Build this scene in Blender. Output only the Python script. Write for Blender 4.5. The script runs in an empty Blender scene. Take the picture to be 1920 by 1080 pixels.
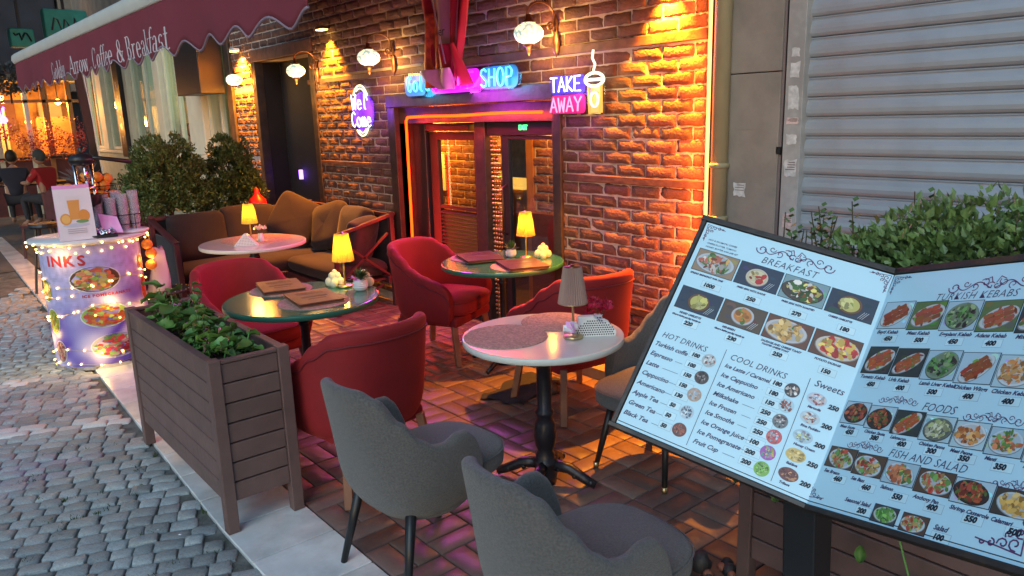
import bpy, bmesh, math, random
from mathutils import Vector, Matrix, noise
R = math.radians
PI = math.pi
random.seed(7)
scene = bpy.context.scene
col = scene.collection

# ------------------------------------------------------------------ camera
F_PX = 1420.0
pitch = math.atan(325 / F_PX); roll = R(-1.75); yaw = R(39.7); CH = 1.75
fwd0 = Vector((math.sin(yaw), math.cos(yaw), 0)); right0 = Vector((math.cos(yaw), -math.sin(yaw), 0)); up = Vector((0, 0, 1))
fw = fwd0 * math.cos(pitch) - up * math.sin(pitch)
cu = up * math.cos(pitch) + fwd0 * math.sin(pitch)
rr = right0 * math.cos(roll) + cu * math.sin(roll)
uu = cu * math.cos(roll) - right0 * math.sin(roll)
cam = bpy.data.objects.new('camera', bpy.data.cameras.new('camera'))
col.objects.link(cam)
cam.data.sensor_width = 36.0; cam.data.lens = F_PX / 1920 * 36
cam.data.clip_start = 0.05; cam.data.clip_end = 500
cam.matrix_world = Matrix(((rr.x, uu.x, -fw.x, 0), (rr.y, uu.y, -fw.y, 0), (rr.z, uu.z, -fw.z, CH), (0, 0, 0, 1)))
scene.camera = cam

# ------------------------------------------------------------------ world, sun, exposure
world = bpy.data.worlds.new('World'); scene.world = world; world.use_nodes = True
wn = world.node_tree; bg = wn.nodes['Background']
sky = wn.nodes.new('ShaderNodeTexSky'); sky.sky_type = 'NISHITA'; sky.sun_disc = False
SUN_EL, SUN_ROT = R(6), R(235)
sky.sun_elevation = SUN_EL; sky.sun_rotation = SUN_ROT
sky.air_density = 1.0; sky.dust_density = 0.6; sky.ozone_density = 3.0
wn.links.new(sky.outputs[0], bg.inputs[0]); bg.inputs[1].default_value = 0.15
sl = bpy.data.lights.new('sun', 'SUN'); sl.energy = 0.55; sl.angle = R(40); sl.color = (0.76, 0.93, 1.0)
so = bpy.data.objects.new('sun', sl); col.objects.link(so)
so.rotation_euler = (R(50), 0, R(-60))
scene.view_settings.view_transform = 'Standard'
scene.view_settings.look = 'None'
scene.view_settings.exposure = 1.15
scene.view_settings.gamma = 1.0
scene.view_settings.use_curve_mapping = False

# ------------------------------------------------------------------ materials
MATS = {}
def nodes(name):
    m = bpy.data.materials.new(name); m.use_nodes = True
    nt = m.node_tree; b = nt.nodes['Principled BSDF']
    MATS[name] = m
    return m, nt, b

def mat(name, c, rough=0.6, metal=0.0, var=0.12, nscale=6.0, bump=0.0, bscale=60.0, rnd=0.0, sheen=0.0, spec=0.5,
        c2=None, c2scale=3.0, c2lo=0.45, c2hi=0.65, coat=0.0, detail=6.0):
    m, nt, b = nodes(name)
    N, L = nt.nodes, nt.links
    tc = N.new('ShaderNodeTexCoord')
    no = N.new('ShaderNodeTexNoise'); no.inputs['Scale'].default_value = nscale; no.inputs['Detail'].default_value = detail
    L.new(tc.outputs['Object'], no.inputs['Vector'])
    mr = N.new('ShaderNodeMapRange'); mr.inputs[1].default_value = 0.3; mr.inputs[2].default_value = 0.7
    mr.inputs[3].default_value = 1 - var; mr.inputs[4].default_value = 1 + var
    L.new(no.outputs[0], mr.inputs[0])
    base = None
    if c2:
        n2 = N.new('ShaderNodeTexNoise'); n2.inputs['Scale'].default_value = c2scale; n2.inputs['Detail'].default_value = 8
        n2.inputs['Roughness'].default_value = 0.65
        L.new(tc.outputs['Object'], n2.inputs['Vector'])
        m2 = N.new('ShaderNodeMapRange'); m2.inputs[1].default_value = c2lo; m2.inputs[2].default_value = c2hi
        L.new(n2.outputs[0], m2.inputs[0])
        mx0 = N.new('ShaderNodeMix'); mx0.data_type = 'RGBA'
        mx0.inputs['A'].default_value = (*c, 1); mx0.inputs['B'].default_value = (*c2, 1)
        L.new(m2.outputs[0], mx0.inputs['Factor']); base = mx0.outputs['Result']
    hs = N.new('ShaderNodeHueSaturation')
    if base: L.new(base, hs.inputs['Color'])
    else: hs.inputs['Color'].default_value = (*c, 1)
    if rnd > 0:
        oi = N.new('ShaderNodeObjectInfo')
        r1 = N.new('ShaderNodeMapRange'); r1.inputs[3].default_value = 1 - rnd; r1.inputs[4].default_value = 1 + rnd
        L.new(oi.outputs['Random'], r1.inputs[0])
        mu = N.new('ShaderNodeMath'); mu.operation = 'MULTIPLY'
        L.new(mr.outputs[0], mu.inputs[0]); L.new(r1.outputs[0], mu.inputs[1]); L.new(mu.outputs[0], hs.inputs['Value'])
        mh = N.new('ShaderNodeMath'); mh.operation = 'MULTIPLY'; mh.inputs[1].default_value = 37.3
        L.new(oi.outputs['Random'], mh.inputs[0])
        fr = N.new('ShaderNodeMath'); fr.operation = 'FRACT'; L.new(mh.outputs[0], fr.inputs[0])
        r2 = N.new('ShaderNodeMapRange'); r2.inputs[3].default_value = 0.5 - rnd * 0.06; r2.inputs[4].default_value = 0.5 + rnd * 0.06
        L.new(fr.outputs[0], r2.inputs[0]); L.new(r2.outputs[0], hs.inputs['Hue'])
    else:
        L.new(mr.outputs[0], hs.inputs['Value'])
    L.new(hs.outputs[0], b.inputs['Base Color'])
    b.inputs['Roughness'].default_value = rough; b.inputs['Metallic'].default_value = metal
    b.inputs['Specular IOR Level'].default_value = spec
    if sheen: b.inputs['Sheen Weight'].default_value = sheen; b.inputs['Sheen Roughness'].default_value = 0.4
    if coat: b.inputs['Coat Weight'].default_value = coat; b.inputs['Coat Roughness'].default_value = 0.08
    if bump > 0:
        nb = N.new('ShaderNodeTexNoise'); nb.inputs['Scale'].default_value = bscale; nb.inputs['Detail'].default_value = 5
        L.new(tc.outputs['Object'], nb.inputs['Vector'])
        bp = N.new('ShaderNodeBump'); bp.inputs['Strength'].default_value = bump; bp.inputs['Distance'].default_value = 0.01
        L.new(nb.outputs[0], bp.inputs['Height']); L.new(bp.outputs[0], b.inputs['Normal'])
    return m

def emit(name, c, s, base=(0.06, 0.05, 0.05)):
    m, nt, b = nodes(name)
    b.inputs['Base Color'].default_value = (*base, 1)
    b.inputs['Emission Color'].default_value = (*c, 1); b.inputs['Emission Strength'].default_value = s
    b.inputs['Roughness'].default_value = 0.4
    return m

def glass(name, tint=(0.9, 0.95, 1.0), refl=0.12, rough=0.02):
    m = bpy.data.materials.new(name); m.use_nodes = True; nt = m.node_tree; nt.nodes.clear()
    o = nt.nodes.new('ShaderNodeOutputMaterial'); t = nt.nodes.new('ShaderNodeBsdfTransparent'); g = nt.nodes.new('ShaderNodeBsdfGlossy')
    t.inputs[0].default_value = (*tint, 1); g.inputs['Roughness'].default_value = rough
    f = nt.nodes.new('ShaderNodeLayerWeight'); f.inputs[0].default_value = 0.5
    f4 = nt.nodes.new('ShaderNodeMath'); f4.operation = 'POWER'; f4.inputs[1].default_value = 5.0; nt.links.new(f.outputs['Facing'], f4.inputs[0])
    a = nt.nodes.new('ShaderNodeMath'); a.operation = 'MULTIPLY_ADD'; a.inputs[1].default_value = 0.7; a.inputs[2].default_value = refl*0.45; nt.links.new(f4.outputs[0], a.inputs[0])
    mx = nt.nodes.new('ShaderNodeMixShader'); nt.links.new(a.outputs[0], mx.inputs[0])
    nt.links.new(t.outputs[0], mx.inputs[1]); nt.links.new(g.outputs[0], mx.inputs[2]); nt.links.new(mx.outputs[0], o.inputs[0])
    MATS[name] = m
    return m

def colattr(name, rough=0.45, emis=0.0):
    m, nt, b = nodes(name)
    a = nt.nodes.new('ShaderNodeVertexColor'); a.layer_name = 'Col'
    nt.links.new(a.outputs[0], b.inputs['Base Color']); b.inputs['Roughness'].default_value = rough
    if emis:
        nt.links.new(a.outputs[0], b.inputs['Emission Color']); b.inputs['Emission Strength'].default_value = emis
    return m

def leafmat(name, c, rough=0.45, rnd=0.3):
    m = mat(name, c, rough=rough, var=0.35, nscale=9, rnd=rnd)
    b = m.node_tree.nodes['Principled BSDF']
    b.inputs['Subsurface Weight'].default_value = 0.0
    return m

# brick: two tones, deep pitting, soot and lime specks
mat('brick', (0.145, 0.068, 0.050), rough=0.82, var=0.30, nscale=14, bump=0.9, bscale=75, rnd=0.38, c2=(0.075, 0.036, 0.030), c2scale=9, c2lo=0.42, c2hi=0.62)
mat('brick_dark', (0.14, 0.055, 0.040), rough=0.8, var=0.2, nscale=14, bump=0.5, bscale=60, rnd=0.3, c2=(0.07, 0.04, 0.042), c2scale=7)
mat('mortar', (0.42, 0.37, 0.33), rough=0.92, var=0.2, nscale=10, bump=0.8, bscale=70)
mat('beam_wood', (0.085, 0.040, 0.030), rough=0.6, var=0.35, nscale=16, bump=0.5, bscale=30)
mat('frame_black', (0.028, 0.022, 0.020), rough=0.42, var=0.4, nscale=9, bump=0.25, bscale=25, c2=(0.085, 0.05, 0.02), c2scale=5, c2lo=0.52, c2hi=0.75)
mat('black', (0.012, 0.012, 0.014), rough=0.4, var=0.2)
mat('black_matte', (0.010, 0.009, 0.012), rough=0.8, var=0.2)
mat('paver', (0.17, 0.105, 0.088), rough=0.46, var=0.24, nscale=7, bump=0.2, bscale=26, rnd=0.30, c2=(0.10, 0.075, 0.068), c2scale=5, c2lo=0.45, c2hi=0.7, spec=0.5)
mat('paver_joint', (0.045, 0.034, 0.030), rough=0.9, var=0.3, nscale=20, bump=0.4, bscale=60)
mat('marble', (0.72, 0.72, 0.70), rough=0.30, var=0.12, nscale=5, bump=0.08, bscale=14, rnd=0.12, c2=(0.46, 0.45, 0.43), c2scale=3.2, c2lo=0.45, c2hi=0.72)
mat('cobble', (0.37, 0.405, 0.40), rough=0.42, var=0.25, nscale=18, bump=0.5, bscale=38, rnd=0.28, c2=(0.25, 0.25, 0.24), c2scale=6, c2lo=0.45, c2hi=0.75)
mat('cobble_pale', (0.68, 0.66, 0.62), rough=0.5, var=0.15, nscale=18, bump=0.35, bscale=38, rnd=0.15)
mat('street_joint', (0.15, 0.145, 0.13), rough=0.9, var=0.4, nscale=14, bump=0.8, bscale=60, c2=(0.045, 0.055, 0.03), c2scale=1.5)
mat('far_street', (0.13, 0.12, 0.11), rough=0.6, var=0.3, nscale=3)
mat('grey_wool', (0.108, 0.102, 0.099), rough=0.95, var=0.22, nscale=150, bump=0.55, bscale=420, sheen=0.25, detail=2)
mat('red_velvet', (0.21, 0.005, 0.009), rough=0.8, var=0.12, nscale=7, bump=0.12, bscale=300, sheen=0.35)
MATS['red_velvet'].node_tree.nodes['Principled BSDF'].inputs['Sheen Tint'].default_value = (1.0, 0.14, 0.10, 1)
mat('red_piping', (0.13, 0.006, 0.012), rough=0.7)
mat('chair_wood', (0.20, 0.085, 0.050), rough=0.45, var=0.2, nscale=12)
mat('sofa_fabric', (0.024, 0.015, 0.015), rough=0.9, var=0.14, nscale=5, bump=0.25, bscale=160, sheen=0.12)
mat('sofa_fabric_dark', (0.016, 0.012, 0.014), rough=0.9, var=0.14, nscale=5, bump=0.25, bscale=160, sheen=0.2)
mat('sofa_frame', (0.075, 0.020, 0.024), rough=0.4, var=0.15)
mat('planter_wood', (0.135, 0.082, 0.074), rough=0.48, var=0.14, nscale=9, bump=0.18, bscale=35, rnd=0.08)
mat('maroon_wood', (0.10, 0.025, 0.028), rough=0.55, var=0.2, nscale=9)
mat('soil', (0.03, 0.022, 0.016), rough=0.95, var=0.4, nscale=30, bump=1, bscale=50)
mat('table_green', (0.025, 0.165, 0.105), rough=0.16, var=0.06, coat=0.4)
mat('table_white', (0.66, 0.62, 0.57), rough=0.16, var=0.03, coat=0.3)
mat('table_edge_white', (0.62, 0.64, 0.60), rough=0.35, var=0.05)
mat('table_edge_green', (0.02, 0.13, 0.085), rough=0.35, var=0.05)
mat('cast_iron', (0.020, 0.018, 0.024), rough=0.35, metal=0.3, var=0.3, bump=0.2, bscale=50)
mat('mat_weave', (0.46, 0.27, 0.22), rough=0.85, var=0.3, nscale=90, bump=0.9, bscale=130, detail=2)
mat('menu_leather', (0.21, 0.090, 0.050), rough=0.38, var=0.3, nscale=8, bump=0.2, bscale=80)
mat('menu_leather_dark', (0.055, 0.026, 0.034), rough=0.35, var=0.3, nscale=8, bump=0.2, bscale=80)
mat('menu_print', (0.10, 0.045, 0.03), rough=0.5)
mat('white_plastic', (0.68, 0.68, 0.70), rough=0.35, var=0.05)
mat('white_metal', (0.70, 0.72, 0.72), rough=0.3, var=0.05)
mat('ceramic', (0.66, 0.66, 0.70), rough=0.22, var=0.05)
mat('bone', (0.72, 0.65, 0.42), rough=0.5, var=0.1, bump=0.4, bscale=40)
mat('brass', (0.55, 0.42, 0.22), rough=0.28, metal=0.9, var=0.1)
mat('bronze', (0.16, 0.085, 0.045), rough=0.35, metal=0.8, var=0.2)
mat('chrome', (0.65, 0.65, 0.68), rough=0.12, metal=1.0, var=0.03)
mat('foil', (0.62, 0.62, 0.64), rough=0.25, metal=1.0, var=0.1, bump=0.9, bscale=30)
mat('awning_cloth', (0.155, 0.020, 0.036), rough=0.85, var=0.10, nscale=3, bump=0.10, bscale=12)
mat('awning_text', (0.50, 0.45, 0.49), rough=0.8, var=0.06)
mat('awning_trim', (0.22, 0.17, 0.22), rough=0.8)
mat('alu_white', (0.66, 0.70, 0.68), rough=0.30, metal=0.15, var=0.05)
mat('shutter', (0.37, 0.395, 0.43), rough=0.38, metal=0.35, var=0.10, nscale=1.8, bump=0.04, bscale=7, c2=(0.29, 0.305, 0.33), c2scale=2.6, c2lo=0.5, c2hi=0.8)
mat('shutter_frame', (0.30, 0.29, 0.28), rough=0.6, var=0.10, nscale=8, c2=(0.38, 0.37, 0.36), c2scale=4)
mat('stone_pilaster', (0.27, 0.235, 0.20), rough=0.75, var=0.08, nscale=4, bump=0.12, bscale=40, c2=(0.21, 0.185, 0.16), c2scale=2.5)
mat('pipe_paint', (0.31, 0.26, 0.15), rough=0.45, var=0.1, nscale=6)
mat('paper_scrap', (0.52, 0.52, 0.52), rough=0.8, var=0.25, nscale=35)
mat('paper_ink', (0.20, 0.15, 0.15), rough=0.8)
mat('sticker_red', (0.55, 0.42, 0.40), rough=0.8, var=0.3, nscale=60)
mat('panel_white', (0.48, 0.745, 0.88), rough=0.35, var=0.02)
mat('ink', (0.055, 0.045, 0.12), rough=0.5)
mat('ink_purple', (0.12, 0.035, 0.14), rough=0.5)
mat('ink_black', (0.012, 0.015, 0.03), rough=0.5)
mat('tag_paper', (0.55, 0.785, 0.89), rough=0.4)
mat('tag_line', (0.18, 0.36, 0.48), rough=0.4)
mat('terracotta', (0.28, 0.10, 0.06), rough=0.7)
mat('red_plastic', (0.55, 0.015, 0.010), rough=0.4, var=0.08)
mat('cream_wall', (0.44, 0.42, 0.30), rough=0.8, var=0.08, bump=0.1)
mat('white_column', (0.60, 0.58, 0.46), rough=0.6, var=0.06)
mat('dark_wall', (0.028, 0.030, 0.040), rough=0.85, var=0.3, nscale=2)
mat('grey_stone', (0.17, 0.15, 0.12), rough=0.85, var=0.3, nscale=3, bump=0.4, bscale=12)
mat('curtain', (0.40, 0.45, 0.30), rough=0.9, var=0.12, nscale=3)
mat('canopy_brown', (0.085, 0.055, 0.042), rough=0.75, var=0.25, nscale=6)
mat('turquoise', (0.03, 0.34, 0.28), rough=0.5, var=0.2, nscale=5)
mat('wood_orange', (0.30, 0.13, 0.045), rough=0.5, var=0.2, nscale=8)
mat('flower_red', (0.30, 0.05, 0.04), rough=0.6, var=0.4, rnd=0.2)
mat('flower_white', (0.72, 0.68, 0.55), rough=0.6, var=0.1)
mat('rose', (0.42, 0.010, 0.05), rough=0.6, var=0.3)
mat('orange_fruit', (0.75, 0.26, 0.025), rough=0.42, var=0.10, nscale=10, bump=0.25, bscale=150)
mat('pineapple_skin', (0.34, 0.15, 0.10), rough=0.6, var=0.3, bump=0.8, bscale=40)
leafmat('leaf_green', (0.045, 0.115, 0.028))
leafmat('leaf_mint', (0.10, 0.23, 0.05), rough=0.5)
leafmat('leaf_bush', (0.085, 0.145, 0.04))
leafmat('leaf_hedge', (0.12, 0.20, 0.055))
leafmat('leaf_pineapple', (0.12, 0.10, 0.10))
mat('stem', (0.07, 0.05, 0.025), rough=0.8)
mat('moss', (0.055, 0.085, 0.02), rough=0.9, var=0.3)
mat('shirt_red', (0.42, 0.015, 0.022), rough=0.8, var=0.08)
mat('shirt_dark', (0.02, 0.022, 0.04), rough=0.8)
mat('trousers', (0.035, 0.035, 0.045), rough=0.8)
mat('skin', (0.42, 0.23, 0.16), rough=0.55, var=0.05)
mat('hair', (0.018, 0.012, 0.010), rough=0.6)
mat('cap_grey', (0.06, 0.065, 0.065), rough=0.8)
mat('cloth_beige', (0.34, 0.28, 0.20), rough=0.85, var=0.1)
mat('interior_dark', (0.018, 0.010, 0.008), rough=0.7, var=0.2)
mat('banner_red', (0.34, 0.010, 0.022), rough=0.6, var=0.15, nscale=6)
mat('banner_white', (0.42, 0.30, 0.28), rough=0.6, var=0.12, nscale=6)
mat('banner_orange', (0.50, 0.10, 0.02), rough=0.6, var=0.5, nscale=20)
mat('acrylic_blue', (0.05, 0.20, 0.55), rough=0.25, var=0.1)
mat('pink_card', (0.75, 0.38, 0.72), rough=0.6)
mat('ornate_black', (0.03, 0.028, 0.03), rough=0.6, var=0.3, nscale=20, bump=0.5, bscale=60)
mat('rug_dark', (0.02, 0.02, 0.03), rough=0.9)
glass('glass'); glass('cup_plastic', (0.985, 0.98, 0.985), 0.10, 0.12); glass('acrylic', (0.86, 0.90, 0.95), 0.08, 0.05)
def clearish(name, c, f):
    m = bpy.data.materials.new(name); m.use_nodes = True; nt = m.node_tree; b_ = nt.nodes['Principled BSDF']; o_ = nt.nodes['Material Output']
    b_.inputs['Base Color'].default_value = (*c, 1); b_.inputs['Roughness'].default_value = 0.12
    t_ = nt.nodes.new('ShaderNodeBsdfTransparent'); mx = nt.nodes.new('ShaderNodeMixShader'); mx.inputs[0].default_value = f
    nt.links.new(t_.outputs[0], mx.inputs[1]); nt.links.new(b_.outputs[0], mx.inputs[2]); nt.links.new(mx.outputs[0], o_.inputs[0]); MATS[name] = m
clearish('cup_clear', (0.72, 0.66, 0.74), 0.22)
colattr('print_board', 0.4); colattr('print_cart', 0.35)
emit('neon_orange', (1.0, 0.36, 0.05), 9.0)
emit('neon_orange_pale', (1.0, 0.40, 0.09), 2.4, (0.0, 0.0, 0.0)).node_tree.nodes['Principled BSDF'].inputs['Specular IOR Level'].default_value = 0
emit('neon_red', (1.0, 0.034, 0.002), 4.6, (0.0, 0.0, 0.0)).node_tree.nodes['Principled BSDF'].inputs['Specular IOR Level'].default_value = 0
emit('neon_white', (0.80, 0.74, 1.0), 1.6)
emit('neon_pale_yellow', (1.0, 0.82, 0.48), 1.1)
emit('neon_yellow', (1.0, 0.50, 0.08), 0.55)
emit('neon_cyan', (0.10, 0.75, 1.0), 0.9)
emit('neon_magenta', (0.75, 0.01, 0.9), 0.8)
emit('neon_pink', (1.0, 0.34, 0.60), 0.75)
emit('glow_purple', (0.14, 0.01, 0.95), 0.75, (0.04, 0.01, 0.2))
emit('glow_blue', (0.03, 0.02, 0.95), 0.40, (0.02, 0.02, 0.2))
emit('glow_magenta', (0.75, 0.01, 0.20), 0.32, (0.2, 0.01, 0.05))
emit('glow_cyan', (0.01, 0.20, 0.62), 0.34, (0.02, 0.08, 0.2))
emit('glow_violet', (0.70, 0.01, 0.9), 0.75, (0.2, 0.01, 0.2))
emit('exit_green', (0.05, 1.0, 0.25), 2.0)
emit('fairy', (1.0, 0.56, 0.12), 6.0)
emit('amber_bulb', (1.0, 0.42, 0.05), 20.0)
emit('purple_led', (0.25, 0.08, 1.0), 5.0)
emit('window_glow', (0.60, 0.64, 0.26), 0.55, (0.5, 0.5, 0.35))
emit('window_glow_dim', (0.30, 0.37, 0.22), 0.33, (0.25, 0.28, 0.2))
mat('restaurant_wall', (0.50, 0.27, 0.10), rough=0.7, var=0.35, nscale=2.2, c2=(0.20, 0.09, 0.04), c2scale=1.6)  # plain orange wall colour in two noise tones, no emission
emit('spot_lens', (1.0, 0.6, 0.15), 6.0)

def globe_mat():
    m, nt, b = nodes('globe')
    N, L = nt.nodes, nt.links
    tc = N.new('ShaderNodeTexCoord'); v = N.new('ShaderNodeTexVoronoi'); v.inputs['Scale'].default_value = 42
    L.new(tc.outputs['Object'], v.inputs['Vector'])
    cr = N.new('ShaderNodeValToRGB'); cr.color_ramp.elements[0].position = 0.0; cr.color_ramp.elements[0].color = (1.0, 0.86, 0.52, 1)
    cr.color_ramp.elements[1].position = 0.62; cr.color_ramp.elements[1].color = (0.10, 0.30, 0.28, 1)
    e = cr.color_ramp.elements.new(0.45); e.color = (1.0, 0.80, 0.42, 1)
    L.new(v.outputs['Distance'], cr.inputs[0]); L.new(cr.outputs[0], b.inputs['Emission Color'])
    b.inputs['Emission Strength'].default_value = 0.8; b.inputs['Roughness'].default_value = 0.2
globe_mat()
def shade_mat(name, trans, em, ec):
    m = bpy.data.materials.new(name); m.use_nodes = True; nt = m.node_tree; b = nt.nodes['Principled BSDF']; o = nt.nodes['Material Output']
    b.inputs['Base Color'].default_value = (*trans, 1); b.inputs['Roughness'].default_value = 0.5
    b.inputs['Emission Color'].default_value = (*ec, 1); b.inputs['Emission Strength'].default_value = em
    t = nt.nodes.new('ShaderNodeBsdfTranslucent'); t.inputs[0].default_value = (*trans, 1)
    mx = nt.nodes.new('ShaderNodeMixShader'); mx.inputs[0].default_value = 0.5
    nt.links.new(b.outputs[0], mx.inputs[1]); nt.links.new(t.outputs[0], mx.inputs[2]); nt.links.new(mx.outputs[0], o.inputs[0])
    MATS[name] = m
shade_mat('shade_lit', (0.60, 0.36, 0.06), 0.0, (1.0, 0.58, 0.06))
shade_mat('shade_off', (0.46, 0.34, 0.30), 0.0, (0, 0, 0))

# ------------------------------------------------------------------ mesh helpers
class MB:
    def __init__(s): s.v = []; s.f = []; s.c = []
    def add(s, vs, fs, c=None):
        o = len(s.v); s.v += [tuple(v) for v in vs]; s.f += [tuple(i + o for i in f) for f in fs]
        if c is not None: s.c += [c] * len(fs)
        return s
    def box(s, x0, x1, y0, y1, z0, z1, c=None):
        return s.add([(x0,y0,z0),(x1,y0,z0),(x1,y1,z0),(x0,y1,z0),(x0,y0,z1),(x1,y0,z1),(x1,y1,z1),(x0,y1,z1)],
              [(0,3,2,1),(4,5,6,7),(0,1,5,4),(1,2,6,5),(2,3,7,6),(3,0,4,7)], c)
    def lathe(s, prof, cx=0, cy=0, cz=0, n=24, cap=True, sx=1, sy=1):
        vs = []; fs = []
        for (r, z) in prof:
            for k in range(n):
                a = 2*PI*k/n; vs.append((cx + r*math.cos(a)*sx, cy + r*math.sin(a)*sy, cz + z))
        for i in range(len(prof)-1):
            for k in range(n):
                k2 = (k+1) % n; fs.append((i*n+k, i*n+k2, (i+1)*n+k2, (i+1)*n+k))
        if cap:
            fs.append(tuple(range(n-1, -1, -1))); m = (len(prof)-1)*n; fs.append(tuple(m+k for k in range(n)))
        return s.add(vs, fs)
    def tube(s, pts, r, n=8, cap=True, closed=False):
        pts = [Vector(p) for p in pts]; vs = []; fs = []; m = len(pts)
        rs = r if isinstance(r, (list, tuple)) else [r]*m
        prev = None
        for i, p in enumerate(pts):
            if closed: t = pts[(i+1) % m] - pts[i-1]
            else: t = pts[min(i+1, m-1)] - pts[max(i-1, 0)]
            if t.length < 1e-9: t = Vector((0,0,1))
            t.normalize()
            if prev is None:
                a = Vector((0,0,1)) if abs(t.z) < 0.9 else Vector((1,0,0)); x = t.cross(a).normalized()
            else:
                x = (prev - t * prev.dot(t))
                if x.length < 1e-6: x = t.orthogonal()
                x.normalize()
            prev = x; y = t.cross(x)
            for k in range(n):
                a = 2*PI*k/n; vs.append(p + (x*math.cos(a) + y*math.sin(a)) * rs[i])
        for i in range(m-1 if not closed else m):
            j = (i+1) % m
            for k in range(n):
                k2 = (k+1) % n; fs.append((i*n+k, i*n+k2, j*n+k2, j*n+k))
        if cap and not closed:
            fs.append(tuple(range(n-1, -1, -1))); fs.append(tuple((m-1)*n+k for k in range(n)))
        return s.add(vs, fs)
    def bar(s, a, b, w, h):                     # rectangular bar from a to b
        a, b = Vector(a), Vector(b); t = (b-a).normalized()
        x = t.cross(Vector((0,0,1)));
        if x.length < 0.05: x = Vector((1,0,0))
        x.normalize(); y = x.cross(t).normalized()
        vs = []
        for p in (a, b):
            for (i, j) in ((-1,-1),(1,-1),(1,1),(-1,1)): vs.append(p + x*i*w/2 + y*j*h/2)
        return s.add(vs, [(0,3,2,1),(4,5,6,7),(0,1,5,4),(1,2,6,5),(2,3,7,6),(3,0,4,7)])
    def sphere(s, c, r, n=12, m=8, sz=1.0, sx=1.0, sy=1.0):
        vs = []; fs = []
        for i in range(m+1):
            th = PI*i/m
            for k in range(n):
                a = 2*PI*k/n; vs.append((c[0]+r*sx*math.sin(th)*math.cos(a), c[1]+r*sy*math.sin(th)*math.sin(a), c[2]+r*sz*math.cos(th)))
        for i in range(m):
            for k in range(n):
                k2 = (k+1) % n; fs.append((i*n+k, (i+1)*n+k, (i+1)*n+k2, i*n+k2))
        return s.add(vs, fs)
    def xf(s, M):
        s.v = [tuple(M @ Vector(v)) for v in s.v]; return s
    def join(s, o):
        return s.add(o.v, o.f)
    def mesh(s, name, m, smooth=False, weld=False):
        me = bpy.data.meshes.new(name); me.from_pydata([tuple(v) for v in s.v], [], s.f)
        if m: me.materials.append(MATS[m])
        if s.c:
            ca = me.color_attributes.new('Col', 'FLOAT_COLOR', 'CORNER'); i = 0
            for f, c in zip(s.f, s.c):
                for _ in f: ca.data[i].color = (*c, 1); i += 1
        if weld:
            b = bmesh.new(); b.from_mesh(me); bmesh.ops.remove_doubles(b, verts=b.verts, dist=1e-5); bmesh.ops.recalc_face_normals(b, faces=b.faces); b.to_mesh(me); b.free()
        if smooth:
            for p in me.polygons: p.use_smooth = True
        me.update()
        return me
    def build(s, name, m, parent=None, smooth=False, bevel=0, sub=0, weld=False, loc=None, seg=2):
        me = s.mesh(name, m, smooth or bevel > 0, weld)
        return link(name, me, parent, bevel, sub, loc, seg)

def link(name, me, parent=None, bevel=0, sub=0, loc=None, seg=2):
    o = bpy.data.objects.new(name, me); col.objects.link(o)
    if parent: o.parent = parent
    if loc: o.location = loc
    if bevel:
        b = o.modifiers.new('bevel', 'BEVEL'); b.width = bevel; b.segments = seg; b.limit_method = 'ANGLE'; b.angle_limit = R(40); b.harden_normals = True
    if sub:
        b = o.modifiers.new('sub', 'SUBSURF'); b.levels = sub; b.render_levels = sub
    return o

def thing(name, label, cat, loc=(0,0,0), rz=0, group=None):
    o = bpy.data.objects.new(name, None); col.objects.link(o); o.empty_display_size = 0.1
    o.location = loc; o.rotation_euler = (0, 0, rz); o['label'] = label; o['category'] = cat
    if group: o['group'] = group
    return o
def tag(o, label, cat, group=None):
    o['label'] = label; o['category'] = cat
    if group: o['group'] = group
    return o
def struct(o, label=None):
    o['kind'] = 'structure'
    if label: o['label'] = label
    return o
def stuff(o): o['kind'] = 'stuff'; return o
def kids(o): return [c for c in bpy.data.objects if c.parent == o]
def dup(root, loc, rz, label, group=None):
    def cp(o, par):
        c = o.copy(); col.objects.link(c); c.parent = par
        for ch in kids(o): cp(ch, c)
        return c
    r = cp(root, None); r.location = loc; r.rotation_euler = (0, 0, rz); r['label'] = label
    if group: r['group'] = group
    return r
def plight(name, loc, e, c, size=0.03, parent=None):
    l = bpy.data.lights.new(name, 'POINT'); l.energy = e; l.color = c; l.shadow_soft_size = size
    o = bpy.data.objects.new(name, l); col.objects.link(o); o.location = loc
    if parent: o.parent = parent
    return o
def spot(name, loc, target, e, c, ang=70, blend=0.8, size=0.03, parent=None):
    l = bpy.data.lights.new(name, 'SPOT'); l.energy = e; l.color = c; l.shadow_soft_size = size; l.spot_size = R(ang); l.spot_blend = blend
    o = bpy.data.objects.new(name, l); col.objects.link(o); o.location = loc
    d = Vector(target) - Vector(loc); o.rotation_euler = d.to_track_quat('-Z', 'Y').to_euler()
    if parent: o.parent = parent
    return o
def alight(name, loc, target, e, c, sx, sy, parent=None):
    l = bpy.data.lights.new(name, 'AREA'); l.shape = 'RECTANGLE'; l.size = sx; l.size_y = sy; l.energy = e; l.color = c
    o = bpy.data.objects.new(name, l); col.objects.link(o); o.location = loc
    d = Vector(target) - Vector(loc); o.rotation_euler = d.to_track_quat('-Z', 'Y').to_euler()
    if parent: o.parent = parent
    return o

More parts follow.
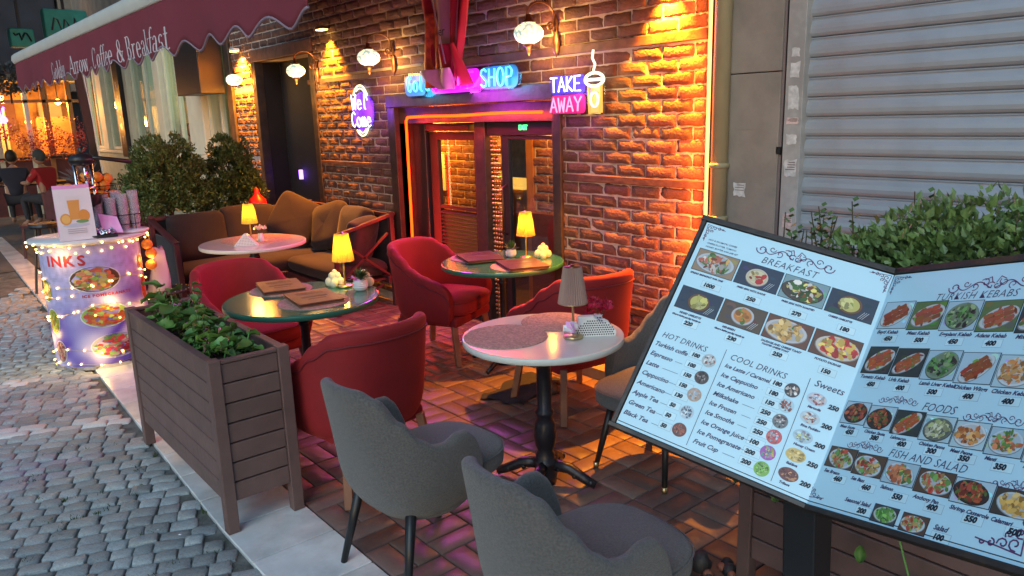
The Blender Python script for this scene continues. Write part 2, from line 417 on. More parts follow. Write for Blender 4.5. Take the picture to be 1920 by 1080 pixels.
def text_mesh(body, size, offset=0.0, shear=0.0, align='LEFT', space=1.0, ext=0.0):
    cu_ = bpy.data.curves.new('t', 'FONT'); cu_.body = body; cu_.size = size; cu_.offset = offset; cu_.shear = shear
    cu_.align_x = align; cu_.space_character = space; cu_.extrude = ext; cu_.resolution_u = 2; cu_.fill_mode = 'BOTH' if ext else 'FRONT'
    o = bpy.data.objects.new('t', cu_); me = bpy.data.meshes.new_from_object(o)
    vs = [tuple(v.co) for v in me.vertices]; fs = [tuple(p.vertices) for p in me.polygons]
    bpy.data.objects.remove(o); bpy.data.curves.remove(cu_); bpy.data.meshes.remove(me)
    return vs, fs

# ================================================================== GROUND
g = MB()
g.add([(-60,-30,-0.040),(60,-30,-0.040),(60,120,-0.040),(-60,120,-0.040)], [(0,1,2,3)])
g.add([(-6,-1,-0.019),(0.928,-1,-0.019),(0.928,3.2,-0.019),(1.21,11.4,-0.019),(-6,11.4,-0.019)], [(0,1,2,3,4)])
ground = struct(g.build('street', 'street_joint'), 'cobbled street of worn grey setts running away to the left')

def outer(y): return 0.93 + 0.035 * max(0.0, y - 3.2)      # kerb line of the marble strip
def inner(y): return 1.30 + 0.018 * max(0.0, y - 3.2)

def cobble_mesh(i, m):
    rnd = random.Random(100 + i); b = MB(); nx, ny = 6, 5; US = [-1,-.91,-.35,.05,.4,.92,1]; VS = [-1,-.88,-.25,.3,.89,1]
    vs = []; fs = []
    for j in range(ny+1):
        for k in range(nx+1):
            u, v = US[k], VS[j]
            # rounded-rectangle outline
            q = 0.08*rnd.uniform(0.2,1)
            x = u*(1 - q*abs(v)**3); y = v*(1 - q*abs(u)**3)
            x += rnd.uniform(-.05,.05); y += rnd.uniform(-.06,.06)
            e = max(abs(u), abs(v)); z = (-0.15 if e == 1 else 0.0) - 0.03*e**3 + rnd.uniform(-.035,.035)
            vs.append((x*.5, y*.5, z)); 
    for j in range(ny):
        for k in range(nx): a = j*(nx+1)+k; fs.append((a, a+1, a+nx+2, a+nx+1))
    ring = [k for k in range(nx+1)] + [ (j*(nx+1)+nx) for j in range(1,ny+1)] + [ny*(nx+1)+k for k in range(nx-1,-1,-1)] + [j*(nx+1) for j in range(ny-1,0,-1)]
    o = len(vs)
    for r_ in ring: x,y,z = vs[r_]; vs.append((x*1.02, y*1.02, z-0.6))
    n = len(ring)
    for t in range(n): t2 = (t+1) % n; fs.append((ring[t], o+t, o+t2, ring[t2]))
    b.add(vs, fs); return b
cob_var = [cobble_mesh(i, 'cobble') for i in range(9)]
cob_me = [b.mesh('cobblestone', 'cobble', True) for b in cob_var]
cob_pale_me = [b.mesh('pale_cobblestone', 'cobble_pale', True) for b in cob_var[:4]]
camp = Vector((0, 0, CH))
def inview(p, mx=60):
    d = Vector(p) - camp; z = d.dot(fw)
    if z < 0.1: return False
    x = 960 + F_PX*d.dot(rr)/z; y = 540 - F_PX*d.dot(uu)/z
    return -mx < x < 1920+mx and -mx < y < 1080+mx
stones = []
AR = R(-23); e1 = Vector((math.cos(AR), math.sin(AR), 0)); e2 = Vector((-math.sin(AR), math.cos(AR), 0))
c_ = 1.0
while c_ < 12.5:
    rh = random.uniform(0.078, 0.094); pale = 4.80 < c_ < 4.97
    a_ = -3.0 + random.uniform(0, .1)
    while a_ < 6.0:
        w = random.uniform(0.072, 0.142) if not pale else random.uniform(0.13, 0.17)
        p = e1*(a_+w/2) + e2*(c_ + .012*math.sin(a_*2.3+c_)); a_ += w
        if p.x > outer(p.y) - w*.30 - .008 or p.y > 11.6: continue
        pl = (pale and random.random() < .93) or (abs(p.x-.55) < .16 and abs(p.y-6.2) < .07)
        if inview((p.x, p.y, 0)): stones.append((p.x, p.y, w*random.uniform(.92,.975), rh*random.uniform(.90,.97), pl))
    c_ += rh
stones.sort(key=lambda s: (s[0]**2 + s[1]**2))
rest = MB(); restp = MB()
for i, (cx, cy, w, h_, pl) in enumerate(stones):
    rz = AR + random.uniform(-.06, .06); z = -0.004 + random.uniform(-.006, .004)
    if i < 300:
        me = random.choice(cob_pale_me if pl else cob_me)
        o = link('cobblestone', me, ground); o.location = (cx, cy, z); o.scale = (w, h_, 0.05); o.rotation_euler = (random.uniform(-.04,.04), random.uniform(-.04,.04), rz + (PI if random.random() < .5 else 0))
    else:
        b = MB(); src = random.choice(cob_var); b.add(src.v, src.f)
        b.xf(Matrix.Translation((cx, cy, z)) @ Matrix.Rotation(rz, 4, 'Z') @ Matrix.Diagonal((w, h_, 0.05, 1)))
        (restp if pl else rest).join(b)
stuff(rest.build('far_cobblestones', 'cobble', ground, smooth=True)); stuff(restp.build('pale_cobblestone_band', 'cobble_pale', ground, smooth=True))
b = MB()
for i in range(260):                                             # moss tufts in the joints
    if i < 150: cx, cy = random.uniform(0.25, 0.95), random.uniform(2.2, 4.6)
    else: cx, cy = random.uniform(-0.2, 0.6), random.uniform(3.0, 4.7)
    if noise.noise(Vector((cx*3.5, cy*3.5, 3))) < 0.12: continue
    for k in range(7):
        a = random.uniform(0, 2*PI); x, y_ = cx + random.gauss(0,.012), cy + random.gauss(0,.012); l = random.uniform(.006,.016)
        b.add([(x-.004,y_,-.018),(x+.004,y_,-.018),(x+math.cos(a)*l,y_+math.sin(a)*l,-.004+l*.6)], [(0,1,2)])
stuff(b.build('moss', 'moss', ground))
b = MB()
for i in range(26):                                              # crumbs of paper and cigarette ends on the setts
    x, y = random.uniform(-.2, .9), random.uniform(2.4, 6.0); a = random.uniform(0, PI); l = random.uniform(.003, .009); c, s_ = math.cos(a), math.sin(a)
    b.add([(x-c*l-s_*.002,y-s_*l+c*.002,.004),(x+c*l-s_*.002,y+s_*l+c*.002,.004),(x+c*l+s_*.002,y+s_*l-c*.002,.004),(x-c*l+s_*.002,y-s_*l-c*.002,.004),(x,y,.008)], [(0,1,4),(1,2,4),(2,3,4),(3,0,4)])
stuff(b.build('litter', 'ceramic', ground))
fs_ = struct(MB().add([(-30,11.4,-0.012),(3.7,11.4,-0.012),(3.7,70,-0.012),(-30,70,-0.012)], [(0,1,2,3)]).build('far_street', 'far_street'), 'far end of the cobbled street')

# marble strip
pav = struct(MB().box(0.90, 1.31, -1, 3.2, -0.20, -0.032).add([(0.93,3.2,-.2),(1.31,3.2,-.2),(1.56,18,-.2),(1.45,18,-.2),(0.93,3.2,-.032),(1.31,3.2,-.032),(1.56,18,-.032),(1.45,18,-.032)],
      [(4,5,6,7),(0,1,5,4),(1,2,6,5),(3,0,4,7)]).build('pavement', 'paver_joint'), 'strip of pale marble kerb slabs beside the terrace')
ys = [-0.8]; 
while ys[-1] < 15: ys.append(ys[-1] + 0.335)
off = 2.50 - min(ys, key=lambda v: abs(v-2.50))
for i in range(len(ys)-1):
    y0, y1 = ys[i]+off+.0035, ys[i+1]+off-.0035
    b = MB(); z1 = 0.0 + random.uniform(-.0015,.0015)
    b.add([(outer(y0),y0,-.03),(inner(y0)-.003,y0,-.03),(inner(y1)-.003,y1,-.03),(outer(y1),y1,-.03),(outer(y0),y0,z1),(inner(y0)-.003,y0,z1),(inner(y1)-.003,y1,z1),(outer(y1),y1,z1)],
          [(0,3,2,1),(4,5,6,7),(0,1,5,4),(1,2,6,5),(2,3,7,6),(3,0,4,7)])
    b.build('marble_slab', 'marble', pav, bevel=0.004)

# terrace pavers, basket weave
ter = struct(MB().box(1.30, 3.80, -2, 9.2, -0.2, -0.011).build('terrace_floor', 'paver_joint'), 'red brown paver terrace in basket weave bond')
struct(MB().box(1.56, 3.80, 9.2, 18.5, -0.2, -0.004).build('far_pavement', 'far_street'), 'plain pavement beyond the terrace')
M_ = 0.2295
pv_me = []
def paver_mesh(i):
    rnd = random.Random(i); US = [-1,-.955,-.4,0,.4,.955,1]; VS = [-1,-.91,0,.91,1]; nx, ny = 6, 4; vs = []; fs = []
    L_, W_ = M_-0.006, M_/2-0.006
    for j in range(ny+1):
        for k in range(nx+1):
            u, v = US[k], VS[j]; e = 1.0 if (abs(u) == 1 or abs(v) == 1) else 0.0
            vs.append((u*L_/2 + rnd.uniform(-.0008,.0008), v*W_/2 + rnd.uniform(-.0008,.0008), -0.0035*e + noise.noise(Vector((u*1.5+i*5, v*1.5, 0)))*.0007))
    for j in range(ny):
        for k in range(nx): a = j*(nx+1)+k; fs.append((a, a+1, a+nx+2, a+nx+1))
    ring = [k for k in range(nx+1)] + [(j*(nx+1)+nx) for j in range(1,ny+1)] + [ny*(nx+1)+k for k in range(nx-1,-1,-1)] + [j*(nx+1) for j in range(ny-1,0,-1)]
    o = len(vs)
    for r_ in ring: x,y,z = vs[r_]; vs.append((x, y, -0.012))
    n = len(ring)
    for t in range(n): t2 = (t+1) % n; fs.append((ring[t], o+t, o+t2, ring[t2]))
    return MB().add(vs, fs)
pvb = [paver_mesh(i) for i in range(8)]; pvm = [b.mesh('paver', 'paver', True) for b in pvb]
pcs = []
for i in range(11):
    for j in range(-4, 36):
        cx, cy = 1.303 + (i+.5)*M_, 2.58 + (j-6+.5)*M_ - 0.0
        if cx > 3.86: continue
        for s in (-1, 1):
            if (i + j) % 2 == 0: p = (cx, cy + s*M_/4, 0)
            else: p = (cx + s*M_/4, cy, PI/2)
            if inview((p[0], p[1], 0), 30): pcs.append(p)
pcs.sort(key=lambda s: s[0]**2 + s[1]**2)
rest = MB()
for i, (cx, cy, rz) in enumerate(pcs):
    z = random.uniform(-.0022, .0016); tx, ty = random.uniform(-.0045,.0045), random.uniform(-.0045,.0045)
    rz2 = rz + (PI if random.random() < .5 else 0) + random.uniform(-.008,.008)
    if i < 300:
        o = link('paver', random.choice(pvm), ter); o.location = (cx, cy, z); o.rotation_euler = (tx, ty, rz2)
    else:
        src = random.choice(pvb); b = MB().add(src.v, src.f); b.xf(Matrix.Translation((cx, cy, z)) @ Matrix.Rotation(rz2, 4, 'Z')); rest.join(b)
stuff(rest.build('far_pavers', 'paver', ter, smooth=True))

# ================================================================== BRICK FRONT
XW = 3.75
cafe = thing('brick_cafe_front', 'old red brick cafe wall with dark timber bands and a low entrance', 'building', (XW, 5, 0))
PX = Vector((XW, 5, 0))
def C(b): b.v = [(x-PX.x, y-PX.y, z-PX.z) for x, y, z in b.v]; return b
DY0, DY1, DZ = 3.955, 6.12, 1.885          # entrance opening
KY0, KY1, KZ = 7.70, 9.22, 2.46            # dark doorway
WY0, WY1 = 2.68, 9.96
b = MB()
T = 0.35
for (y0, y1, z0, z1) in ((WY0, DY0, 0, 6.5), (DY1, KY0, 0, 6.5), (KY1, WY1, 0, 6.5), (DY0, DY1, DZ, 6.5), (KY0, KY1, KZ, 6.5)):
    b.box(XW, XW+T, y0, y1, z0, z1)
C(b).build('wall_core', 'mortar', cafe)
beams = [(2.70, DY0-.03, 0.43, 0.475), (2.70, DY0-.03, 1.285, 1.335), (DY1+.03, KY0-.05, 1.285, 1.335), (2.70, 5.62, 2.135, 2.195), (5.62, KY0+.12, 2.125, 2.175)]
for (y0, y1, z0, z1) in beams:
    C(MB().box(XW-.016, XW+.02, y0, y1, z0, z1)).build('timber_beam', 'beam_wood', cafe, bevel=0.006)
def brick_b(i, rough):
    rnd = random.Random(40+i); nx, nz = (8, 4) if rough else (6, 3); vs = []; fs = []
    for j in range(nz+1):
        for k in range(nx+1):
            u, v = (k/nx*2-1), j/nz*2-1; e = max(abs(u)**16, abs(v)**9)
            am = 0.0060 if rough else 0.0018
            d = -0.010 + 0.0075*e + noise.noise(Vector((u*2.4+i*9.1, v*1.3, i)))*am + noise.noise(Vector((u*7+i*9.1, v*3.5, i)))*am*.7
            jit = .0045 if rough else .0016
            y = u*.5*.228 + rnd.uniform(-jit, jit); z = v*.5*.0695 + rnd.uniform(-jit, jit)
            vs.append((d, y, z))
    for j in range(nz):
        for k in range(nx): a = j*(nx+1)+k; fs.append((a, a+nx+1, a+nx+2, a+1))
    ring = [k for k in range(nx+1)] + [(j*(nx+1)+nx) for j in range(1,nz+1)] + [nz*(nx+1)+k for k in range(nx-1,-1,-1)] + [j*(nx+1) for j in range(nz-1,0,-1)]
    o = len(vs)
    for r_ in ring: x,y,z = vs[r_]; vs.append((0.004, y, z))
    n = len(ring)
    for t in range(n): t2 = (t+1) % n; fs.append((ring[t], ring[t2], o+t2, o+t))
    return MB().add(vs, fs)
bb = [brick_b(i, i < 7) for i in range(12)]
bm_ = [b.mesh('brick', 'brick', i < 7) for i, b in enumerate(bb)]
def rough_zone(y, z):
    if y < 3.25 + 0.25*math.sin(z*9): return True
    if 6.95 < y < 7.7 and z > 0.9: return random.random() < .8
    if y > 9.2: return True
    return random.random() < 0.12
bricks = []
CH_ = 0.0813
z = 0.475 - 5*CH_; r_i = 0
rows = []
for (za, zb) in ((0.07, 0.43), (0.475, 1.285), (1.335, 2.125), (2.195, 3.25)):
    n = round((zb-za)/CH_); 
    for k in range(n): rows.append(za + (k+.5)*(zb-za)/n)
for ri, zc in enumerate(rows):
    y = WY0 - (0.12 if ri % 2 else 0.0)
    while y < WY1:
        L0 = 0.2395
        segs = [(y, y+L0)]
        for (a0, a1, zt) in ((DY0-.01, DY1+.01, DZ+.035), (KY0-.02, KY1+.02, KZ+.03)):
            if zc < zt:
                ns = []
                for (s0, s1) in segs:
                    if s1 <= a0 or s0 >= a1: ns.append((s0, s1))
                    else:
                        if s0 < a0: ns.append((s0, a0))
                        if s1 > a1: ns.append((a1, s1))
                segs = ns
        for (s0, s1) in segs:
            s0, s1 = max(s0, WY0+.03), min(s1, WY1-.005)
            if s1 - s0 > 0.05: bricks.append(((s0+s1)/2, zc, (s1-s0-0.011)/0.228))
        y += L0
def big(bk): 
    d = Vector((XW, bk[0], bk[1]-CH)); return (0 if inview((XW, bk[0], bk[1]), 10) else 100) + d.length
bricks.sort(key=big)
rest = MB()
for i, (yc, zc, sc) in enumerate(bricks):
    rg = rough_zone(yc, zc); k = random.randrange(7) if rg else random.randrange(7, 12)
    dx = random.uniform(-.004, .003); dz = random.uniform(-.002,.002)
    if i < 300:
        o = link('brick', bm_[k], cafe); o.location = (dx, yc-PX.y, zc+dz); o.scale = (1, sc, 1); o.rotation_euler = (random.uniform(-.012,.012), 0, random.uniform(-.02,.02))
    else:
        b = MB().add(bb[k].v, bb[k].f); b.xf(Matrix.Translation((dx, yc-PX.y, zc+dz)) @ Matrix.Diagonal((1, sc, 1, 1))); rest.join(b)
stuff(rest.build('more_bricks', 'brick', cafe))
# low ledge along the foot of the wall
C(MB().box(3.50, XW-.001, 2.7, DY0+.02, -0.005, 0.075)).build('foot_ledge', 'stone_pilaster', cafe, bevel=.004)
# entrance architrave
b = MB().box(XW-.035, XW+.10, DY0-.055, DY1+.09, DZ-.04, DZ+.075)
C(b).build('lintel', 'frame_black', cafe, bevel=.006)
C(MB().box(XW-.030, XW+.10, DY0-.05, DY0+.035, 0, DZ-.042)).build('door_post', 'frame_black', cafe, bevel=.005)
C(MB().box(XW-.030, XW+.10, DY1-.04, DY1+.08, 0, DZ-.042)).build('door_post', 'frame_black', cafe, bevel=.005)
# dark doorway
C(MB().box(XW-.03, XW+.08, KY0-.05, KY1+.06, KZ-.005, KZ+.13)).build('doorway_lintel', 'beam_wood', cafe, bevel=.006)
for y0 in (KY0-.06, KY1-.03):
    C(MB().box(XW-.025, XW+.08, y0, y0+.10, 0, KZ-.008)).build('doorway_jamb', 'frame_black', cafe, bevel=.004)
for (ya, yb) in ((KY0, KY0+.03), (KY1-.028, KY1)): C(MB().box(XW+.081, XW+.299, ya, yb, 0, KZ-.01)).build('reveal_shade', 'black_matte', cafe)  # black sheets added so the doorway reveal reads as shade
b = MB().box(XW+.30, XW+.33, KY0+.04, KY1-.03, 0, KZ)
C(b).build('dark_door', 'black_matte', cafe)
C(MB().box(XW+.28, XW+.299, KY0+.10, KY0+.55, 0.9, 2.2)).build('door_panel', 'black', cafe, bevel=.01)
# iron scrollwork seen inside the dark doorway
b = MB()
for k in range(4):
    pts = [(XW+.26, KY0+.28+.10*math.cos(a)*(1-a/9), 1.75-.17*k+.09*math.sin(a)*(1-a/9)) for a in [i*.4 for i in range(18)]]
    b.tube(pts, .008, 5)
C(b).build('iron_scroll', 'bronze', cafe)
b = MB(); b.box(XW+.25, XW+.28, KY1-.45, KY1-.40, 1.06, 1.17); C(b).build('door_light', 'purple_led', cafe)

# recess behind the entrance
XR = XW + 0.15
E0, E1 = DY0+.035, DY1-.04
ent = thing('cafe_entrance', 'dark framed cafe entrance screen with slatted window and glass door', 'entrance', (XR, 5, 0))
def CE(b): b.v = [(x-XR, y-5, z) for x, y, z in b.v]; return b
ZT = 1.70
CE(MB().box(XW+.02, XR+.2, E1+.0, E1+.03, 0, DZ)).build('side_panel', 'frame_black', ent)
CE(MB().box(XW+.10, XR+.2, E0-.03, E0, 0, DZ)).build('side_panel', 'frame_black', ent)
CE(MB().box(XW+.02, XR+.06, E0, E1, ZT, DZ-.045)).build('soffit', 'frame_black', ent)
CE(MB().box(XR-.03, XR+.05, 6.01, E1, 0, ZT)).build('jamb_panel', 'frame_black', ent, bevel=.004)
CE(MB().box(XR-.05, XR+.05, 5.79, 6.0, 0, ZT)).build('column', 'black', ent, bevel=.01)
CE(MB().box(XR-.05, XR+.04, 4.93, 5.07, 0, ZT)).build('column', 'frame_black', ent, bevel=.01)
CE(MB().box(XR-.07, XR+.03, 5.12, 5.76, ZT-.07, ZT-.005)).build('roller_box', 'interior_dark', ent, bevel=.01)
wf = CE(MB().box(XR-.01, XR+.03, 5.66, 5.785, .2, ZT-.08).box(XR-.01, XR+.03, 5.075, 5.13, .2, ZT-.08).box(XR-.01, XR+.03, 5.13, 5.66, .95, .98).box(XR-.01, XR+.03, 5.13, 5.66, ZT-.15, ZT-.08)).build('window_frame', 'interior_dark', ent, bevel=.004)
CE(MB().box(XR+.005, XR+.009, 5.131, 5.659, .981, ZT-.151)).build('pane', 'glass', wf)
for k in range(21):
    z0 = 0.23 + k*.034
    CE(MB().add([(XR-.012,5.132,z0),(XR-.012,5.658,z0),(XR+.016,5.658,z0+.026),(XR+.016,5.132,z0+.026),(XR-.014,5.132,z0-.003),(XR-.014,5.658,z0-.003),(XR+.018,5.658,z0+.022),(XR+.018,5.132,z0+.022)],
        [(0,1,2,3),(7,6,5,4),(0,3,7,4),(1,5,6,2),(0,4,5,1),(2,6,7,3)])).build('louvre_slat', 'interior_dark', wf)
bl = MB()
for k in range(18): bl.box(XR+.04, XR+.055, 5.13, 5.66-.30*(k < 9), 1.0+k*.033, 1.003+k*.033)
stuff(CE(bl).build('blind_slats', 'interior_dark', wf))
ZD = 1.59
df = CE(MB().box(XR-.01, XR+.03, 4.68, 4.77, .02, ZD).box(XR-.01, XR+.03, E0, E0+.06, .02, ZD).box(XR-.01, XR+.03, E0+.06, 4.68, ZD-.03, ZD).box(XR-.01, XR+.03, E0+.06, 4.68, .02, .20)).build('door_leaf', 'black', ent, bevel=.004)
CE(MB().box(XR+.005, XR+.009, E0+.061, 4.679, .201, ZD-.031)).build('pane', 'glass', df)
CE(MB().tube([(XR-.012,4.72,.80),(XR-.05,4.72,.82),(XR-.055,4.71,1.05),(XR-.05,4.72,1.18),(XR-.012,4.72,1.20)], .009)).build('handle', 'bronze', df, smooth=True)
CE(MB().box(XR-.03, XR+.03, E0, 4.92, ZD+.003, ZT-.002)).build('door_header', 'black', ent, bevel=.006)
xs = MB()
vs, fs = text_mesh('EXIT', .05, offset=.002)
vs = [(XR-.0335, 4.52 - x, 1.635+y) for x, y, z in vs]; xs.add(vs, fs)
CE(xs).build('exit_light', 'exit_green', ent)
bc = MB()
for k in range(4):
    yy = 4.905 - k*.032
    for j in range(42):
        bc.sphere((XR-.0, yy + .003*math.sin(j), ZD-.01 - j*.036), .009 if j % 3 else .013, 6, 4)
stuff(CE(bc).build('bead_curtain', 'brass', ent, smooth=True))

# interior behind the glass
inn = struct(MB().add([(XR+.06,3.0,0.01),(7.2,3.0,0.01),(7.2,9.0,0.01),(XR+.06,9.0,0.01)], [(0,1,2,3)]).add([(XR+.36,3.0,2.3),(XR+.36,9.0,2.3),(7.2,9.0,2.3),(7.2,3.0,2.3)], [(0,1,2,3)]).build('interior_floor', 'interior_dark'))
iw = struct(MB().box(4.90, 5.0, 6.0, 7.65, 0, 2.3).box(4.72, 4.80, 4.86, 5.30, 0, 2.3).box(6.6,6.7,3.0,9.0,0,2.3).build('interior_wall', 'mortar'), 'brick wall inside the cafe')
ib = MB()
for r_ in range(27):
    zc = .1 + r_*.0813
    for k in range(7):
        yc = 6.06 + k*.24 + (.12 if r_ % 2 else 0)
        q = random.choice(bb[:7]); t = MB().add(q.v, q.f); t.xf(Matrix.Translation((4.90, yc, zc))); ib.join(t)
    for k in range(2):
        yc = 4.92 + k*.24 + (.08 if r_ % 2 else 0)
        q = random.choice(bb[:7]); t = MB().add(q.v, q.f); t.xf(Matrix.Translation((4.72, yc, zc))); ib.join(t)
stuff(ib.build('interior_bricks', 'brick', iw))
MB().box(4.70,4.76,5.31,5.40,0,2.3).build('wood_post', 'wood_orange', iw)
MB().box(4.66,4.71,4.86,5.30,0,.85).build('wainscot', 'maroon_wood', iw)
MB().box(4.84,4.88,6.0,7.4,0,.60).build('wainscot', 'maroon_wood', iw)
MB().box(4.86,4.88,6.95,7.35,.95,1.35).build('white_notice', 'ceramic', iw)
cn = thing('cafe_counter', 'bar counter with self glowing yellow top seen through the glass door', 'counter', (5.7, 6.75, 0))
MB().box(-.3, .3, -.5, .5, 0, 0.95).build('counter_body', 'wood_orange', cn, bevel=.01)
MB().box(-.34, .34, -.52, .52, .952, 1.0).build('counter_top', 'neon_yellow', cn, bevel=.006)  # top emits yellow itself in place of lamplight falling on it
p1 = thing('unseen_indoor_lamp', 'unseen amber pendant lamp added to light the inner cafe wall', 'lamp', (4.55, 7.1, 1.85), group='unseen lamps added inside the cafe')  # added out of view to light the inner brick wall
MB().sphere((0,0,0), .07, 12, 8).build('bulb', 'amber_bulb', p1, smooth=True); MB().tube([(0,0,.07),(0,0,.55)], .006, 6).build('cord', 'black', p1)
plight('indoor_light', (0,0,-.12), 75, (1.0, .30, .02), .08, p1)
p2 = thing('unseen_indoor_lamp', 'unseen amber pendant lamp added to light the inner brick pier', 'lamp', (4.45, 4.75, 1.95), group='unseen lamps added inside the cafe')  # added behind the header, out of view, to light the pier
MB().sphere((0,0,0), .06, 12, 8).build('bulb', 'amber_bulb', p2, smooth=True); MB().tube([(0,0,.06),(0,0,.5)], .006, 6).build('cord', 'black', p2)
plight('indoor_light', (0,0,-.12), 40, (1.0, .30, .02), .08, p2)

# ------------------------------------------------------------------ neon strips
t = thing('neon_door_strip', 'glowing orange red neon tube bent round the top left of the entrance', 'neon light', (XW, 5.85, 0))
pts = [(0,0.01,0.25),(0,0,1.0),(0,-.005,1.72),(0,-.03,1.752)] + [(0, -.03-1.76*k/12, 1.752+.003*math.sin(k*.9)+.012*k/12) for k in range(1, 13)]
pts = [(-.055+.0*p[0], p[1], p[2]) for p in pts]
MB().tube(pts, .0105, 8).build('neon_tube', 'neon_red', t, smooth=True)
alight('neon_glow', (-.10, -.95, 1.70), (-.6, -.95, 0), 5, (1.0, .10, .02), 1.6, .05, t)
alight('neon_glow', (-.075, -.95, 1.75), (.3, -.95, 1.70), 4, (1.0, .04, .008), 1.7, .015, t)
alight('neon_glow', (-.075, 0, 1.0), (.3, 0, 1.0), 10, (1.0, .02, .008), .015, 1.4, t)
alight('neon_glow', (-.09, -.02, 1.0), (-2.0, -.2, .3), 7, (1.0, .035, .02), .05, 1.3, t)
t = thing('neon_corner_strip', 'long vertical orange neon tube on the right edge of the brick wall', 'neon light', (XW-.03, 2.675, 0))
MB().tube([(0,0,.35),(0,0,1.5),(0,.003,4.2)], .0105, 8).build('neon_tube', 'neon_orange_pale', t, smooth=True)
MB().box(-.012,.05,-.055,-.018,0.1,4.4).build('backing_channel', 'black', t)
alight('neon_glow', (-.07, .03, 1.6), (-.02, 1.5, 1.6), 20, (1.0, .17, .008), .03, 2.4, t)
alight('neon_glow', (-.06, .02, 1.7), (.1, .10, 1.7), .7, (1.0, .13, .006), .02, 2.6, t)
alight('neon_glow', (-.05, -.03, 1.7), (-.06, -1, 1.7), .9, (1.0, .16, .01), .02, 2.6, t)

# wall washers
def washer(y, z, label, e, ang=84):
    t = thing('wall_washer', label, 'floodlight', (XW, y, z), group='orange floodlights on the brick front')
    MB().box(-.13, -.05, -.07, .07, 0.01, .04).build('housing', 'white_metal' if y > 9 else 'bronze', t, bevel=.006)
    MB().box(-.125, -.055, -.06, .06, .002, .009).build('lens', 'spot_lens', t)
    MB().box(-.05, -.011, -.02, .02, .02, .035).build('bracket', 'black', t)
    spot('beam', (-.10, 0, -.01), (-.035, 0, -1.4), e, (1.0, .30, .012), ang, .9, .02, t)
    return t
washer(2.99, 2.50, 'floodlight high above the right end of the brick wall', 520)
washer(7.24, 2.62, 'floodlight over the brick between the two doorways', 430, 90)
washer(9.60, 2.60, 'floodlight on the narrow far brick pier, just under the awning edge', 800, 125)

# ------------------------------------------------------------------ sconces
def sconce(y, z, label, lit='globe', s=1.0, purple=False):
    t = thing('wall_sconce', label, 'wall lamp', (XW, y, z), group='mosaic wall lamps along the brick front'); t.scale = (s, s, s)
    # local: -x outwards, globe hangs .28 m off the wall
    MB().lathe([(0.0,.14),(.010,.12),(.022,.08),(.014,.03),(.026,.0),(.036,-.06),(.028,-.11),(.0,-.15)], -.022, 0, 0, 14, sx=.45).build('backplate', 'bronze', t, smooth=True)
    pts = []
    for i in range(22):
        a = i/21*1.25*PI
        pts.append((-.16 + .12*math.cos(a*0.9)*1.0, 0, .12 + .085*math.sin(a*0.9)))
    pts = [(-.03,0,.02),(-.06,0,.03)] + pts
    MB().tube(pts, .007, 7).build('scroll_arm', 'bronze', t, smooth=True)
    sp = [(-.075+.035*math.cos(a)*(1-a/10), 0, .05+.035*math.sin(a)*(1-a/10)) for a in [i*.4 for i in range(18)]]
    MB().tube(sp, .006, 6).build('scroll', 'bronze', t, smooth=True)
    gx = -.27
    MB().lathe([(.016,.12),(.020,.09),(.045,.075),(.05,.068)], gx, 0, 0, 16).build('gallery', 'bronze', t, smooth=True)
    MB().tube([(-.27,0,.17),(-.27,0,.11)], .006, 6).build('hook', 'bronze', t)
    prof = [(0.055*.6,.072)] + [(.098*math.sin(a)**.8, .066*math.cos(a)) for a in [PI*(.14+.72*i/14) for i in range(15)]] + [(.035,-.066)]
    MB().lathe(prof, gx, 0, 0, 28).build('glass_globe', 'globe', t, smooth=True)
    MB().lathe([(.035,-.068),(.040,-.075),(.018,-.09),(.012,-.12),(.0,-.145)], gx, 0, 0, 14).build('finial', 'bronze', t, smooth=True)
    plight('lamp_light', (gx, 0, -.16), 4.6, (1.0, .50, .12), .08, t)
    plight('lamp_light', (gx+.13, 0, .0), 2.4, (1.0, .50, .12), .05, t)
    return t
sconce(3.94, 2.27, 'mosaic globe wall lamp above the neon sign, rightmost and nearest of its row')
sconce(6.05, 2.27, 'glowing white oval wall lamp above the purple welcome neon')
sconce(7.56, 2.25, 'mosaic globe wall lamp hanging in front of the dark doorway', s=.95)
sconce(9.27, 2.25, 'glowing oval wall lamp on the narrow far brick pier beside the dark doorway', s=.95)

